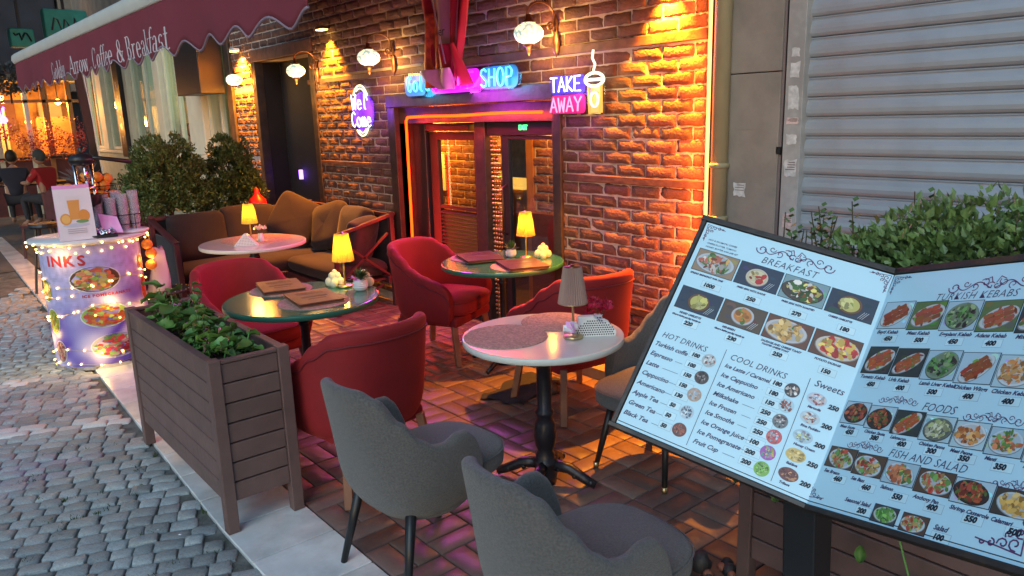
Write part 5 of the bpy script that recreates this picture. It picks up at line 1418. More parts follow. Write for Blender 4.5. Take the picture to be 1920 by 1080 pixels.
def flourish(P, b, cx, cy, w, h):
    for s in (-1, 1):
        P.line(b, [(cx+s*(w*.5-x*0), cy+y) for x, y in []] or spiral(cx+s*w*.43, cy+h*.1, h*.45, (0 if s > 0 else PI), 1.1, sgn=s), h*.075)
        P.line(b, [(cx+s*(w*.40-w*.38*t_), cy+h*.30*math.sin(t_*PI*2.4)*(1-.2*t_)+h*.05) for t_ in [i/16 for i in range(17)]], h*.07)
        for q, (px, rr_) in enumerate(((.30,.28),(.20,.30),(.10,.34),(.035,.30))):
            P.line(b, spiral(cx+s*w*px, cy+h*(.12 if q % 2 else -.14), h*rr_, PI*q*.6, .95, 10, s*(1 if q % 2 else -1)), h*.06)
        P.line(b, [(cx+s*w*.02, cy-h*.1),(cx+s*w*.05,cy-h*.55),(cx+s*w*.11,cy-h*.35)], h*.06)
def corner(P, b, u, v, su, sv, s):
    P.line(b, [(u,v),(u+su*s,v+sv*s*.12)], s*.03); P.line(b, [(u,v),(u+su*s*.12,v+sv*s)], s*.03)
    for (x, y, r_) in ((.18,.18,.14),(.42,.14,.12),(.14,.42,.12),(.66,.10,.09),(.10,.66,.09),(.34,.34,.09),(.85,.08,.06),(.08,.85,.06)):
        P.line(b, spiral(u+su*x*s, v+sv*y*s, r_*s, x*7, 1.0, 9), s*.032)
FOOD = {
 'platter': ((.30,.22,.15), (.45,.50,.55), [(.40,.12,.08),(.55,.50,.45),(.10,.20,.06),(.60,.35,.12)]),
 'sucuk': ((.035,.05,.09), (.55,.50,.40), [(.35,.03,.03),(.60,.55,.35),(.55,.40,.15)]),
 'eggs': ((.20,.32,.36), (.08,.06,.05), [(.65,.55,.15),(.62,.60,.55),(.05,.12,.03),(.30,.10,.04)]),
 'omelette': ((.030,.045,.08), (.14,.07,.04), [(.48,.45,.13),(.50,.48,.20),(.20,.25,.06)]),
 'menemen': ((.10,.07,.05), (.45,.47,.50), [(.50,.20,.05),(.55,.30,.08),(.10,.22,.04)]),
 'toast': ((.14,.06,.04), (.50,.50,.52), [(.60,.38,.12),(.50,.28,.08),(.62,.45,.20),(.10,.30,.05)]),
 'fries': ((.12,.05,.03), (.55,.50,.45), [(.65,.42,.08),(.55,.04,.04),(.70,.50,.12),(.45,.03,.02)]),
 'kebab': ((.40,.58,.70), (.55,.62,.66), [(.28,.07,.03),(.40,.15,.06),(.50,.10,.06),(.15,.28,.06)]),
 'kebabg': ((.11,.18,.07), (.50,.55,.58), [(.34,.10,.05),(.25,.08,.04),(.14,.35,.07),(.55,.30,.14)]),
 'salad': ((.38,.55,.66), (.20,.28,.20), [(.12,.30,.08),(.05,.04,.04),(.30,.40,.20),(.05,.12,.04)]),
 'dark': ((.04,.05,.05), (.50,.54,.58), [(.40,.10,.04),(.30,.06,.04),(.18,.28,.06),(.50,.25,.08)]),
 'stew': ((.42,.58,.68), (.05,.035,.03), [(.45,.10,.04),(.35,.07,.04),(.12,.18,.04),(.50,.18,.08)]),
 'pasta': ((.42,.60,.68), (.14,.16,.14), [(.50,.52,.30),(.40,.45,.20),(.55,.56,.42)]),
 'penne': ((.42,.60,.68), (.60,.66,.70), [(.60,.26,.08),(.50,.16,.05),(.62,.36,.14)]),
 'fish': ((.10,.06,.04), (.52,.60,.66), [(.45,.30,.12),(.15,.32,.08),(.50,.08,.05),(.60,.42,.15)]),
 'salmon': ((.36,.52,.62), (.50,.62,.70), [(.60,.22,.10),(.55,.16,.07),(.15,.32,.08),(.60,.45,.10)]),
 'green': ((.05,.06,.07), (.45,.52,.50), [(.14,.36,.06),(.22,.48,.10),(.08,.22,.05)]),
 'rings': ((.06,.05,.04), (.50,.58,.65), [(.60,.38,.10),(.55,.30,.07),(.62,.45,.18)]),
}
def disc(P, b, cu_, cv, ru, rv, h, c, n=20, rot=0.0):
    pts = []
    for k in range(n):
        a = 2*PI*k/n; x, y = ru*math.cos(a), rv*math.sin(a); pts.append(P.p(cu_+x*math.cos(rot)-y*math.sin(rot), cv+x*math.sin(rot)+y*math.cos(rot), h))
    b.add(pts[::-1], [tuple(range(n))], c)
def clipped(P, b, shape, u0, u1, v0, v1, h, c):
    pts = [(min(max(x,u0),u1), min(max(y,v0),v1)) for x, y in shape]; b.add([P.p(x,y,h) for x, y in pts], [tuple(range(len(pts)))], c)
seed_ = [0]
def food_photo(P, par, u0, u1, v0, v1, kind, rot=0.0, frame=True):
    seed_[0] += 1; rnd = random.Random(seed_[0]*7); bgc, pc, cs = FOOD[kind]; b = MB(); e = .0016
    P.rect(b, u0-e, u1+e, v0-e, v1+e, .0006, (.015,.015,.03))
    P.rect(b, u0, u1, v0, v1, .0009, bgc)
    W_, H_ = u1-u0, v1-v0; cx, cy = u0+W_*rnd.uniform(.46,.54), v0+H_*rnd.uniform(.48,.55)
    for k in range(10):                                     # backdrop objects
        a, q = rnd.uniform(u0+.1*W_,u1-.1*W_), rnd.uniform(v0+.1*H_,v1-.1*H_); c = tuple(x*rnd.uniform(.6,1.6) for x in bgc)
        r_ = rnd.uniform(.05,.14); shp = [(a+W_*r_*math.cos(t_), q+H_*r_*math.sin(t_)) for t_ in [i*PI/4 for i in range(8)]]; clipped(P, b, shp, u0, u1, v0, v1, .0011+k*.00002, c)
    ru, rv = W_*.46, H_*.45
    style = 'kebab' if kind in ('kebab','kebabg','dark') else 'pan' if kind in ('sucuk','omelette','menemen') else 'chunks'
    if style == 'kebab': ru, rv = W_*.50, H_*(.26+.10*rnd.random()); rot = -.35-.4*rnd.random()
    if style == 'pan': ru, rv = min(W_*.34, H_*.44), H_*.38
    disc(P, b, cx, cy+.02*H_, ru*1.04, rv*1.04, .00135, tuple(x*.45 for x in pc), 24, rot)
    disc(P, b, cx, cy, ru, rv, .0014, pc, 24, rot); disc(P, b, cx, cy, ru*.86, rv*.86, .00145, tuple(x*.8 for x in pc), 24, rot)
    if style == 'pan':
        disc(P, b, cx, cy, ru*.80, rv*.80, .00147, cs[0] if kind != 'sucuk' else cs[1], 20)
        for k in range(3):
            q0 = u1-W_*(.10+.045*k); shp = [(q0-.0006, v0+H_*.62),(q0+.0010, v0+H_*.62),(q0-W_*.10, v1-H_*.06),(q0-W_*.11, v1-H_*.06)]; clipped(P, b, shp, u0, u1, v0, v1, .00148, (.45,.50,.55))
    for k in range(64 if style != 'pan' else 16):
        if style == 'kebab' and k < 9:
            c = tuple(x*rnd.uniform(.7,1.3) for x in cs[0]); off_ = (k % 3 - 1)*rv*.5; l0 = ru*(-.7+.5*(k//3)); l1 = l0+ru*.42; cr, sr = math.cos(rot), math.sin(rot)
            shp = [(cx+x*cr-y*sr, cy+x*sr+y*cr) for x, y in ((l0,off_-rv*.22),(l1,off_-rv*.22),(l1+ru*.05,off_),(l1,off_+rv*.22),(l0,off_+rv*.22),(l0-ru*.05,off_))]
            clipped(P, b, shp, u0, u1, v0, v1, .00225+k*.00001, c); continue
        a = rnd.uniform(0,2*PI); q = math.sqrt(rnd.random())*(.84 if style != 'pan' else .66); bx, by = cx+ru*q*math.cos(a)*math.cos(rot)-rv*q*math.sin(a)*math.sin(rot), cy+ru*q*math.cos(a)*math.sin(rot)+rv*q*math.sin(a)*math.cos(rot)
        c = rnd.choice(cs[:3] if k < 50 else cs); f = rnd.uniform(.45,1.35); c = tuple(min(.85, x*f) for x in c); r_ = rnd.uniform(.04,.11); th = rnd.uniform(0,PI); el = rnd.uniform(.35,1)
        shp = []
        for t_ in range(7):
            an = t_*2*PI/7; x, y = r_*W_*math.cos(an), r_*W_*el*math.sin(an)*.8; shp.append((bx+x*math.cos(th)-y*math.sin(th), by+x*math.sin(th)+y*math.cos(th)))
        clipped(P, b, shp, u0, u1, v0, v1, .0015+k*.000012, c)
    b.v = b.v; b.f = [tuple(f) for f in b.f]
    return b.build('food_photo', 'print_board', par)
def round_photo(P, par, cu_, cv, r, cols, seed, ry=None):
    rnd = random.Random(seed); b = MB(); ry = ry or r
    disc(P, b, cu_, cv, r, ry, .0008, cols[0], 28)
    for k in range(46):
        a = rnd.uniform(0,2*PI); q = math.sqrt(rnd.random())*.76; c = rnd.choice(cols); f = rnd.uniform(.45,1.4); c = tuple(min(.85,x*f) for x in c)
        disc(P, b, cu_+r*q*math.cos(a), cv+ry*q*math.sin(a), r*rnd.uniform(.08,.22), ry*rnd.uniform(.06,.26), .001+k*.00001, c, 7)
    return b.build('drink_photo', 'print_board', par)
def panel(P, W_, name='panel'):
    p = P.box(MB(), 0, W_, 0, PH, -.022, -.0012).build(name, 'black', mb, bevel=.002)
    P.rect(MB(), .002, W_-.002, .002, PH-.002, 0.0).build('page', 'panel_white', p)
    f = MB(); P.box(f, -.016, W_+.012 if P is PRt else W_, -.016, -.0005, -.024, .006); P.box(f, -.016 if P is PL else 0, W_+.012 if P is PRt else W_, PH+.0005, PH+.012, -.024, .006)
    if P is PL: P.box(f, -.012, -.0005, -.0004, PH+.0004, -.024, .005)
    else: P.box(f, W_+.0005, W_+.012, 0, PH, -.024, .005)
    f.build('frame_strip', 'frame_black', p, bevel=.0015)
    s_ = MB(); P.rect(s_, .003, W_-.003, PH-.0105, PH-.0085, .0007); s_.build('groove_line', 'ink_black', p)
    if P is PRt: s2 = MB(); P.rect(s2, .0008, .0022, .002, PH-.002, .0008); s2.build('fold_line', 'ink_black', p)
    return p
pl_ = panel(PL, PW); pr_ = panel(PRt, PWR)
price_l, ink_l, head_l, orn_l, small_l, tag_l, bord_l = MB(), MB(), MB(), MB(), MB(), MB(), MB()
def tagbox(P, u, v, w=.036, h=.016, A=None, Bd=None):
    P.rect(Bd, u-.0006, u+w+.0006, v-h-.0006, v+.0006, .0004); P.rect(A, u, u+w, v-h, v, .0006)
def price(P, s, u, v, T, A, Bd, sz=.0145, w=None):
    sz *= 1.04
    w = w or (.010*len(s)+.012); tagbox(P, u-.005, v+.004, w, .0185, A, Bd); P.text(T, s, u, v, sz, .15, .0006, h=.001)
# ---- left page
for i, (k, pr) in enumerate((('platter','1000'),('sucuk','250'),('eggs','270'),('omelette','180'))):
    u0 = .0155+i*.1195; food_photo(PL, pl_, u0, u0+.1125, .085, .1505, k)
    price(PL, pr, u0+.048, .190, price_l, tag_l, bord_l)
for i, (k, pr) in enumerate((('omelette','220'),('menemen','230'),('toast','250'),('fries','150'))):
    u0 = .0155+i*.1195; food_photo(PL, pl_, u0, u0+.1125, .206, .2715, k)
    price(PL, pr, u0+.042, .312, price_l, tag_l, bord_l)
for i, s_ in enumerate(('SPREAD BREAKFAST FOR ONE','FRIED EGG WITH SUCUK','FRIED EGG WITH ROASTED','CHEESE OMELETTE')): PL.text(small_l, s_, .0165+i*.1195+(.012 if i else 0), .1635, .0068, .25)
for i, s_ in enumerate(('MIXED OMELETTE','MENEMEN','SAUSAGE AND CHEESE TOAST','POTATO SAUSAGE')): PL.text(small_l, s_, .0165+i*.1195+(.018 if i != 2 else .002), .285, .0074, .25)
PL.text(small_l, 'TOASTED CHEESE TOAST', .262, .293, .0060, .25)
for i in range(3): PL.text(small_l, ('HOT & AROMATIC COFFEE','CHEESE PLATTER, TOMATO','HONEY, BUTTER AND JAM SET')[i], .026, .054+i*.0110, .0066, .25, bold=.0001)
for i in (0, 1): PL.text(small_l, 'Cheese, butter, parsley, tomato on', .018+i*.119, .2945, .0056, .25, .0003)
flourish(PL, orn_l, .260, .032, .205, .034)
PL.text(head_l, 'BREAKFAST', .180, .074, .0285, .28, -.0006, space=1.10, sx=.92)
PL.text(head_l, 'HOT DRINKS', .017, .366, .0225, .25, -.0004, sx=.90, space=1.04)
PL.text(head_l, 'COOL DRINKS', .203, .362, .0235, .25, -.0004, sx=.90, space=1.04)
PL.text(head_l, 'Sweets', .414, .352, .0245, .28, -.0002)
hot = [('Turkish coffe','100'),('Espresso','100'),('Latte','150'),('Cappucino','150'),('Americano','130'),('Apple Tea','50'),('Green Tea','50'),('Black Tea','50')]
for i, (n_, p_) in enumerate(hot):
    v = .394+i*.0294; PL.text(ink_l, n_, .008, v, .0172, .32, 0.0); tw_ = len(n_)*.0080
    if i: PL.rect(ink_l, .014+tw_, .104 if i > 2 else .098, v-.005, v-.0040, .0008)
    price(PL, p_, .110, v-.006, price_l, tag_l, bord_l, .0135)
cold = [('Ice Latte / Caramel','180'),('Ice Cappucino','180'),('Ice Americano','150'),('Milkshake','250'),('Ice Frozen','250'),('Ice Smothe','250'),('Ice Orange Juice','100'),('Ice Pomegranate','200'),('Fruit Cup','200')]
for i, (n_, p_) in enumerate(cold):
    v = .386+i*.0268; PL.text(ink_l, n_, .199, v, .0164 if i else .0150, .32, 0.0); tw_ = len(n_)*.0080
    if i: PL.rect(ink_l, .203+tw_, .306, v-.005, v-.0040, .0008)
    price(PL, p_, .322, v-.001, price_l, tag_l, bord_l, .0145)
for i, (n_, p_) in enumerate((('Magnolia','250'),('Rice Pudding','200'),('Honey Cream','200'),('Baklava','250'),('Trilece','200'))):
    v = .383+i*.050; round_photo(PL, pl_, .4325, v, .0235, [((.45,.55,.68)),(.30,.10,.12),(.55,.45,.42)] if i == 0 else [(.45,.58,.66),(.35,.12,.12),(.60,.55,.45)] if i == 1 else [(.40,.56,.66),(.50,.55,.25),(.25,.22,.28)] if i == 2 else [(.60,.45,.15),(.65,.50,.22),(.50,.33,.08)] if i == 3 else [(.16,.05,.05),(.10,.03,.03),(.50,.25,.12)], 200+i, .0165)
    PL.text(small_l, n_, .418, v+.0265, .0088, .25); PL.text(price_l, p_, .462, v+.012, .0155, .15, .0005, h=.001)
hc = [[(.40,.48,.52),(.30,.12,.10),(.60,.62,.62)],[(.08,.06,.06),(.30,.25,.24),(.02,.02,.02)],[(.42,.30,.24),(.55,.48,.42),(.35,.42,.48)],[(.45,.58,.68),(.10,.14,.20),(.60,.66,.72)],[(.16,.05,.04),(.35,.10,.06),(.25,.22,.20)]]
for i, c_ in enumerate(hc): round_photo(PL, pl_, .1575, .385+i*.0497, .0182, c_, 50+i)
cc = [[(.05,.05,.06),(.35,.25,.20),(.60,.58,.55)],[(.42,.60,.70),(.18,.06,.05),(.35,.12,.10)],[(.15,.18,.20),(.50,.46,.46),(.10,.05,.05)],[(.55,.10,.12),(.60,.20,.16),(.30,.50,.60)],[(.35,.10,.40),(.10,.35,.25),(.55,.50,.10)],[(.20,.45,.08),(.10,.25,.06),(.45,.60,.25)]]
for i, c_ in enumerate(cc): round_photo(PL, pl_, .3725, .383+i*.0425, .0185, c_, 70+i)
PL.rect(ink_l, .1875, .1889, .340, .613, .0008); PL.rect(ink_l, .4010, .4024, .337, .614, .0008)
corner(PL, orn_l, .008, .008, 1, 1, .052); corner(PL, orn_l, PW-.006, .006, -1, 1, .052)
for nm, b_, m_ in (('page_ornament',orn_l,'ink_purple'),('heading_lettering',head_l,'ink'),('item_lettering',ink_l,'ink'),('caption_lettering',small_l,'ink'),('price_lettering',price_l,'ink_black'),('price_tag',tag_l,'tag_paper'),('tag_outline',bord_l,'tag_line')):
    stuff(b_.build(nm, m_, pl_))
# ---- right page
price_l, ink_l, head_l, orn_l, small_l, tag_l, bord_l = MB(), MB(), MB(), MB(), MB(), MB(), MB()
P = PRt
flourish(P, orn_l, .295, .052, .225, .034)
P.text(head_l, 'TURKISH KEBABS', .155, .087, .0265, .28, -.0006, space=1.10, sx=.92)
r1 = [('Beyti Kebab','450','kebab'),('Meat Kebab','500','kebabg'),('Eggplant Kebab','450','salad'),('Adana Kebab','400','kebabg'),('Mixed Kebab','400','dark'),('Kebab','400','kebab')]
for i, (n_, p_, k) in enumerate(r1):
    u0 = .017+i*.0915; v0 = .085+i*.004; food_photo(P, pr_, u0, u0+.0865, v0, v0+.074, k, rot=-.5 if k != 'salad' else 0)
    P.text(small_l, n_, u0+.006, v0+.088, .0132, .28, 0.0, rot=-.02); price(P, p_, u0+.036, v0+.108, price_l, tag_l, bord_l, .0150)
r2 = [('Tomato Kebab','450','dark'),('Urfa Kebab','400','dark'),('Lamb Liver Kebab','500','salad'),('Chicken Wings','400','kebab'),('Chicken Kebab','400','penne'),('Kebab','400','kebab')]
for i, (n_, p_, k) in enumerate(r2):
    u0 = .024+i*.0880; v0 = .211+i*.004; food_photo(P, pr_, u0, u0+.0835, v0, v0+.071, k, rot=-.5 if k != 'penne' else 0)
    P.text(small_l, n_, u0+.004, v0+.085, .0128, .28, 0.0, rot=-.03); price(P, p_, u0+.034, v0+.106, price_l, tag_l, bord_l, .0150)
P.text(head_l, 'FOODS', .236, .364, .0270, .28, -.0005, sx=.92, rot=-.04)
flourish(P, orn_l, .168, .347, .105, .020); flourish(P, orn_l, .405, .366, .125, .022)
r3 = [('Meat Saute','450','stew'),('Chicken Saute','380','stew'),('Lahmacun','400','dark'),('Chicken Penne','300','pasta'),('Meat Penne','350','penne'),('Manti','350','salmon'),('Pide','400','kebab')]
for i, (n_, p_, k) in enumerate(r3):
    u0 = .024+i*.0775; v0 = .361+i*.0045; food_photo(P, pr_, u0, u0+.0735, v0, v0+.056, k)
    P.text(small_l, n_, u0+.006, v0+.068, .0105, .28, 0.0, rot=-.04); price(P, p_, u0+.030, v0+.083, price_l, tag_l, bord_l, .0150)
P.text(head_l, 'FISH AND SALAD', .198, .479, .0255, .28, -.0005, sx=.92, space=1.08, rot=-.04)
flourish(P, orn_l, .128, .466, .100, .020); flourish(P, orn_l, .500, .492, .105, .020)
r4 = [('Sea Bream','460','fish'),('Sea Bass','460','fish'),('Salmon','550','salmon'),('Anchovy Pan','400','fish'),('Shrimp Casserole','550','stew'),('Calamari','500','rings')]
for i, (n_, p_, k) in enumerate(r4):
    u0 = .032+i*.0865; v0 = .480+i*.0040; food_photo(P, pr_, u0, u0+.0825, v0, v0+.049, k, rot=.2)
    P.text(small_l, n_, u0+.006, v0+.064, .0115, .28, 0.0, rot=-.04); price(P, p_, u0+.044, v0+.080, price_l, tag_l, bord_l, .0155)
food_photo(P, pr_, .217, .279, .588, .624, 'green'); food_photo(P, pr_, .292, .353, .590, .626, 'fish')
P.text(small_l, 'Seasonal Salad', .132, .599, .0125, .28); price(P, '200', .176, .616, price_l, tag_l, bord_l, .0150)
P.text(small_l, 'Salad', .367, .607, .0150, .28); price(P, '100', .372, .625, price_l, tag_l, bord_l, .0150)
corner(P, orn_l, .008, .008, 1, 1, .052); corner(P, orn_l, .016, PH-.018, 1, -1, .055); corner(P, orn_l, PWR-.04, PH-.02, -1, -1, .09)
for nm, b_, m_ in (('page_ornament',orn_l,'ink_purple'),('heading_lettering',head_l,'ink'),('caption_lettering',small_l,'ink'),('price_lettering',price_l,'ink_black'),('price_tag',tag_l,'tag_paper'),('tag_outline',bord_l,'tag_line')):
    stuff(b_.build(nm, m_, pr_))
# stand
b = MB(); b.bar((1.60-OB.x,.835-OB.y,.86),(1.66-OB.x,.835-OB.y,0.02),.085,.085); b.build('post', 'black', mb, bevel=.006)
MB().lathe([(.20,0),(.20,.012),(.05,.03)], 1.66-OB.x, .835-OB.y, 0, 28).build('foot_plate', 'black', mb, smooth=True)
b = MB(); b.bar(PL.p(.44,.40,-.045), PL.p(.44,.62,-.045), .06, .03); b.build('back_brace', 'black', mb)

# ================================================================== DRINKS CART
cart = thing('drinks_counter', 'curved promotional drinks counter printed with fruit and reading INKS', 'counter', (1.17, 6.36, 0))
import_w, import_d = .40, .27
CA0 = R(-17)                                                   # turned a little towards the street
def cpt(a, z, off=0.0, rx=.335, ry=.28):
    x, y = (rx+off)*math.cos(a), (ry+off)*math.sin(a); return (x*math.cos(CA0)-y*math.sin(CA0), x*math.sin(CA0)+y*math.cos(CA0), z)
def cart_band(b, a0, a1, z0, z1, off, c=None, n=24, close=False):
    vs = []; 
    for i in range(n+1):
        a = a0+(a1-a0)*i/n; vs.append(cpt(a,z0,off)); vs.append(cpt(a,z1,off))
    return b.add(vs, [(2*i,2*i+2,2*i+3,2*i+1) for i in range(n)], c)
b = MB(); n = 48; vs = [cpt(2*PI*i/n, .01) for i in range(n)]+[cpt(2*PI*i/n, .93) for i in range(n)]
b.add(vs, [(i,(i+1)%n,n+(i+1)%n,n+i) for i in range(n)]+[tuple(range(n-1,-1,-1)),tuple(n+i for i in range(n))]); b.build('body', 'white_plastic', cart)
# printed wrap: lilac above, blue violet waves below, with bubbles
b = MB(); rnd = random.Random(5); A0, A1 = PI*.98, PI*2.02; nu, nv = 90, 60
vs = []; 
for j in range(nv+1):
    for i in range(nu+1): vs.append(cpt(A0+(A1-A0)*i/nu, .025+.90*j/nv, .002))
fs = []; cs_ = []
for j in range(nv):
    for i in range(nu):
        q = j*(nu+1)+i; fs.append((q,q+1,q+nu+2,q+nu+1)); u, v = i/nu, j/nv
        w1 = noise.noise(Vector((u*3+v*2, v*5-u*3, 1.3))); top = (.30+.12*u,.36-.05*u,.66)
        bub = noise.noise(Vector((u*34, v*24, 7)))
        c_ = Vector(top)*(1+.28*bub)
        k = max(0,min(1,(.62-v+.16*w1+.22*(u-.5))*4))
        sw_ = .5+.5*math.sin((v*9+w1*5+u*5)); low = Vector((.10,.06,.42))*(1-sw_)+Vector((.42,.42,.72))*sw_
        c_ = c_*(1-k)+low*k; cs_.append(tuple(max(0,x) for x in c_))
mbw = MB(); mbw.v = vs; mbw.f = fs; mbw.c = cs_; mbw.build('printed_wrap', 'print_cart', cart, smooth=True)
def cart_uv(u, z): return cpt(A0+(A1-A0)*u, z, .004)
def oval(u, z, ru, rz_, ring, cols, seed):
    rnd = random.Random(seed); b = MB()
    def ell(cu2, cz, a_, b_, off, c, n=22):
        b.add([cpt(A0+(A1-A0)*(cu2+a_*math.cos(2*PI*k/n)), cz+b_*math.sin(2*PI*k/n), off) for k in range(n)], [tuple(range(n))], c)
    ell(u, z, ru*1.06, rz_*1.07, .0042, (.62,.66,.72)); ell(u, z, ru, rz_, .0048, ring)
    for k in range(90):
        a = rnd.uniform(0,2*PI); q = math.sqrt(rnd.random())*.84; c = rnd.choice(cols); f = rnd.uniform(.5,1.3)
        ell(u+ru*q*math.cos(a), z+rz_*q*math.sin(a), ru*rnd.uniform(.08,.18), rz_*rnd.uniform(.08,.20), .0052+k*.00004, tuple(min(.8,x*f) for x in c), 7)
    b.build('fruit_print', 'print_cart', cart)
fr1 = [(.50,.10,.05),(.55,.40,.10),(.20,.35,.06),(.55,.22,.12),(.45,.42,.18)]
oval(.53, .675, .150, .092, (.10,.05,.03), fr1, 1)
oval(.56, .40, .145, .083, (.30,.48,.10), [(.45,.06,.03),(.35,.50,.12),(.50,.10,.05),(.50,.16,.04)], 2)
oval(.60, .165, .150, .088, (.50,.40,.40), [(.45,.04,.05),(.60,.42,.42),(.40,.03,.06),(.15,.30,.08)], 3)
oval(.16, .60, .06, .08, (.12,.22,.05), fr1, 4); oval(.19, .37, .06, .09, (.25,.40,.08), [(.35,.48,.10),(.45,.30,.06)], 5); oval(.22, .14, .05, .08, (.3,.2,.3), [(.50,.35,.25),(.4,.08,.1)], 6)
oval(.905, .55, .045, .10, (.45,.05,.03), [(.55,.04,.03),(.60,.16,.04)], 7); oval(.90, .74, .04, .06, (.6,.2,.05), [(.75,.28,.04),(.65,.18,.03)], 8)
def cart_text(body, u0, z, size, m, off=.001, space=1.0, sy=1.0):
    per = .345*PI*.94; x0 = 0
    for ch in body:
        vs, fs = text_mesh(ch, size, off)
        if vs: MB().add([cpt(A0+(A1-A0)*(u0+(x0+x)/per), z+y*sy, .0062) for x, y, _ in vs], fs).build('letter', m, cart); x0 += max(v[0] for v in vs)+size*.10*space
        else: x0 += size*.3*space
cart_text('INKS', .23, .785, .105, 'banner_red', .003, 1.35)
cart_text('ICE POMEGRANATE', .44, .545, .030, 'banner_red', .0008, 1.1)
b = MB(); vs = [cpt(2*PI*i/n, .932, .055) for i in range(n)]+[cpt(2*PI*i/n, .945, .065) for i in range(n)]+[cpt(2*PI*i/n, .965, .065) for i in range(n)]+[cpt(2*PI*i/n, .972, .05) for i in range(n)]
b = MB(); vs = sum([[cpt(2*PI*i/48, z_, o_) for i in range(48)] for z_, o_ in ((.932,.02),(.945,.062),(.962,.064),(.968,.055))], [])
b.add(vs, [(r*48+i, r*48+(i+1)%48, (r+1)*48+(i+1)%48, (r+1)*48+i) for r in range(3) for i in range(48)]+[tuple(range(47,-1,-1)),tuple(144+i for i in range(48))]); b.build('counter_top', 'white_metal', cart, smooth=False, bevel=.002)
b = MB(); vs = sum([[cpt(2*PI*i/48, z_, o_) for i in range(48)] for z_, o_ in ((.0,.0),(.0,.012),(.028,.012),(.03,.004))], [])
b.add(vs, [(r*48+i, r*48+(i+1)%48, (r+1)*48+(i+1)%48, (r+1)*48+i) for r in range(3) for i in range(48)]); b.build('base_trim', 'chrome', cart)
# string of fairy lights
fl = thing('fairy_lights', 'warm string lights wound round the printed drinks counter', 'string lights', (1.17, 6.36, 0))
bulb_me = MB().sphere((0,0,0), .007, 8, 6).mesh('bulb', 'fairy', True)
wire = []; rnd = random.Random(2)
loops = [(.935,.005,.00),(.885,.02,.05),(.66,.05,-.05),(.61,.05,.10),(.44,.04,.05),(.385,.05,-.04),(.135,.03,.08),(.05,.01,.0)]
for li, (z_, amp, tilt) in enumerate(loops):
    nb = 13 if li < 2 else 9
    for k in range(nb):
        u = .04+.93*k/(nb-1)+rnd.uniform(-.02,.02); zz = z_+amp*math.sin(u*7+li)+tilt*(u-.5)*.6+rnd.uniform(-.015,.015)
        zz = max(.03, zz); off = .068 if zz > .925 else .012; p = cpt(A0+(A1-A0)*u, zz, off); wire.append(p)
        o = link('bulb', bulb_me, fl); o.location = p
MB().tube(wire, .0012, 4).build('wire', 'brass', fl)
for (u, z_) in ((.10,.6),(.35,.85),(.6,.5),(.8,.35),(.5,.12),(.95,.75),(.15,.25)):
    plight('string_glow', cpt(A0+(A1-A0)*u, z_, .07), .55, (1.0,.58,.14), .03, fl)

# things on the counter
ct = Vector((1.17, 6.36, .973))
t = thing('table_card', 'white folded table card showing a glass of orange juice', 'sign', (1.06, 6.10, .973), R(-6))
def quadbox(b, a, c, d, e, th=.004):
    n_ = (Vector(c)-Vector(a)).cross(Vector(e)-Vector(a)).normalized()*th
    v = [Vector(q) for q in (a,c,d,e)]; return b.add(v+[q-n_ for q in v], [(0,1,2,3),(7,6,5,4),(0,4,5,1),(1,5,6,2),(2,6,7,3),(3,7,4,0)])
b = quadbox(MB(), (-.115,-.03,0),(.115,-.03,0),(.115,.02,.36),(-.115,.02,.36)); b.build('front_leaf', 'ceramic', t)
b = quadbox(MB(), (-.115,.08,0),(.115,.08,0),(.115,.03,.385),(-.115,.03,.385)); b.build('back_leaf', 'pink_card', t)
b = MB(); pp = lambda x, z_, h=.001: (x, -.03+.05*z_/.36-h, z_)
def fe(cx, cz, ra, rb, h, c, n=16): b.add([pp(cx+ra*math.cos(2*PI*k/n), cz+rb*math.sin(2*PI*k/n), h) for k in range(n)], [tuple(range(n))], c)
b.add([pp(-.035,.14),pp(.030,.14),pp(.045,.31),pp(-.045,.31)], [(0,1,2,3)], (.60,.60,.62)); b.add([pp(-.03,.145,.0015),pp(.026,.145,.0015),pp(.038,.28,.0015),pp(-.038,.28,.0015)], [(0,1,2,3)], (.62,.30,.06))
fe(-.06,.15,.036,.040,.002,(.62,.30,.05)); fe(-.06,.15,.026,.030,.0022,(.70,.45,.12)); fe(.055,.17,.036,.042,.002,(.60,.27,.04)); fe(.04,.13,.04,.012,.0024,(.15,.30,.10)); fe(0,.105,.085,.014,.0018,(.45,.52,.62))
for k in range(3): b.box(-.06,.06,-.0215+.005*k-.012,-.0205+.005*k-.012,.05+.013*k,.055+.013*k,(.40,.40,.45))
b.build('juice_print', 'print_cart', t)
t = thing('citrus_juicer', 'chrome lever citrus juicer with black arm on the drinks counter', 'juicer', (1.20, 6.28, .973))
MB().lathe([(.11,0),(.11,.02),(.07,.03)], 0,.02,0, 24).build('base', 'black', t, smooth=True)
for x in (-.055,.055): MB().tube([(x,.06,.02),(x,.06,.52)], .012, 10).build('column', 'chrome', t, smooth=True)
MB().sphere((0,.04,.55), .085, 16, 10, sz=.55, sx=1.1).build('head', 'black', t, smooth=True)
MB().tube([(0,.02,.56),(.09,-.02,.56),(.30,-.08,.52)], [.016,.014,.017], 8).build('lever', 'black', t, smooth=True)
MB().tube([(0,.04,.58),(0,.04,.64)], [.014,.02], 8).build('knob', 'black', t, smooth=True)
MB().tube([(0,.0,.52),(0,.0,.36)], .012, 8).build('press_rod', 'chrome', t, smooth=True)
MB().lathe([(.055,0),(.050,.03),(.025,.05),(.0,.055)], 0,0,.33, 20).build('press_cup', 'chrome', t, smooth=True)
MB().lathe([(.03,0),(.075,.03),(.085,.09),(.085,.10),(.03,.06)], 0,0,.20, 24).build('bowl', 'black', t, smooth=True)
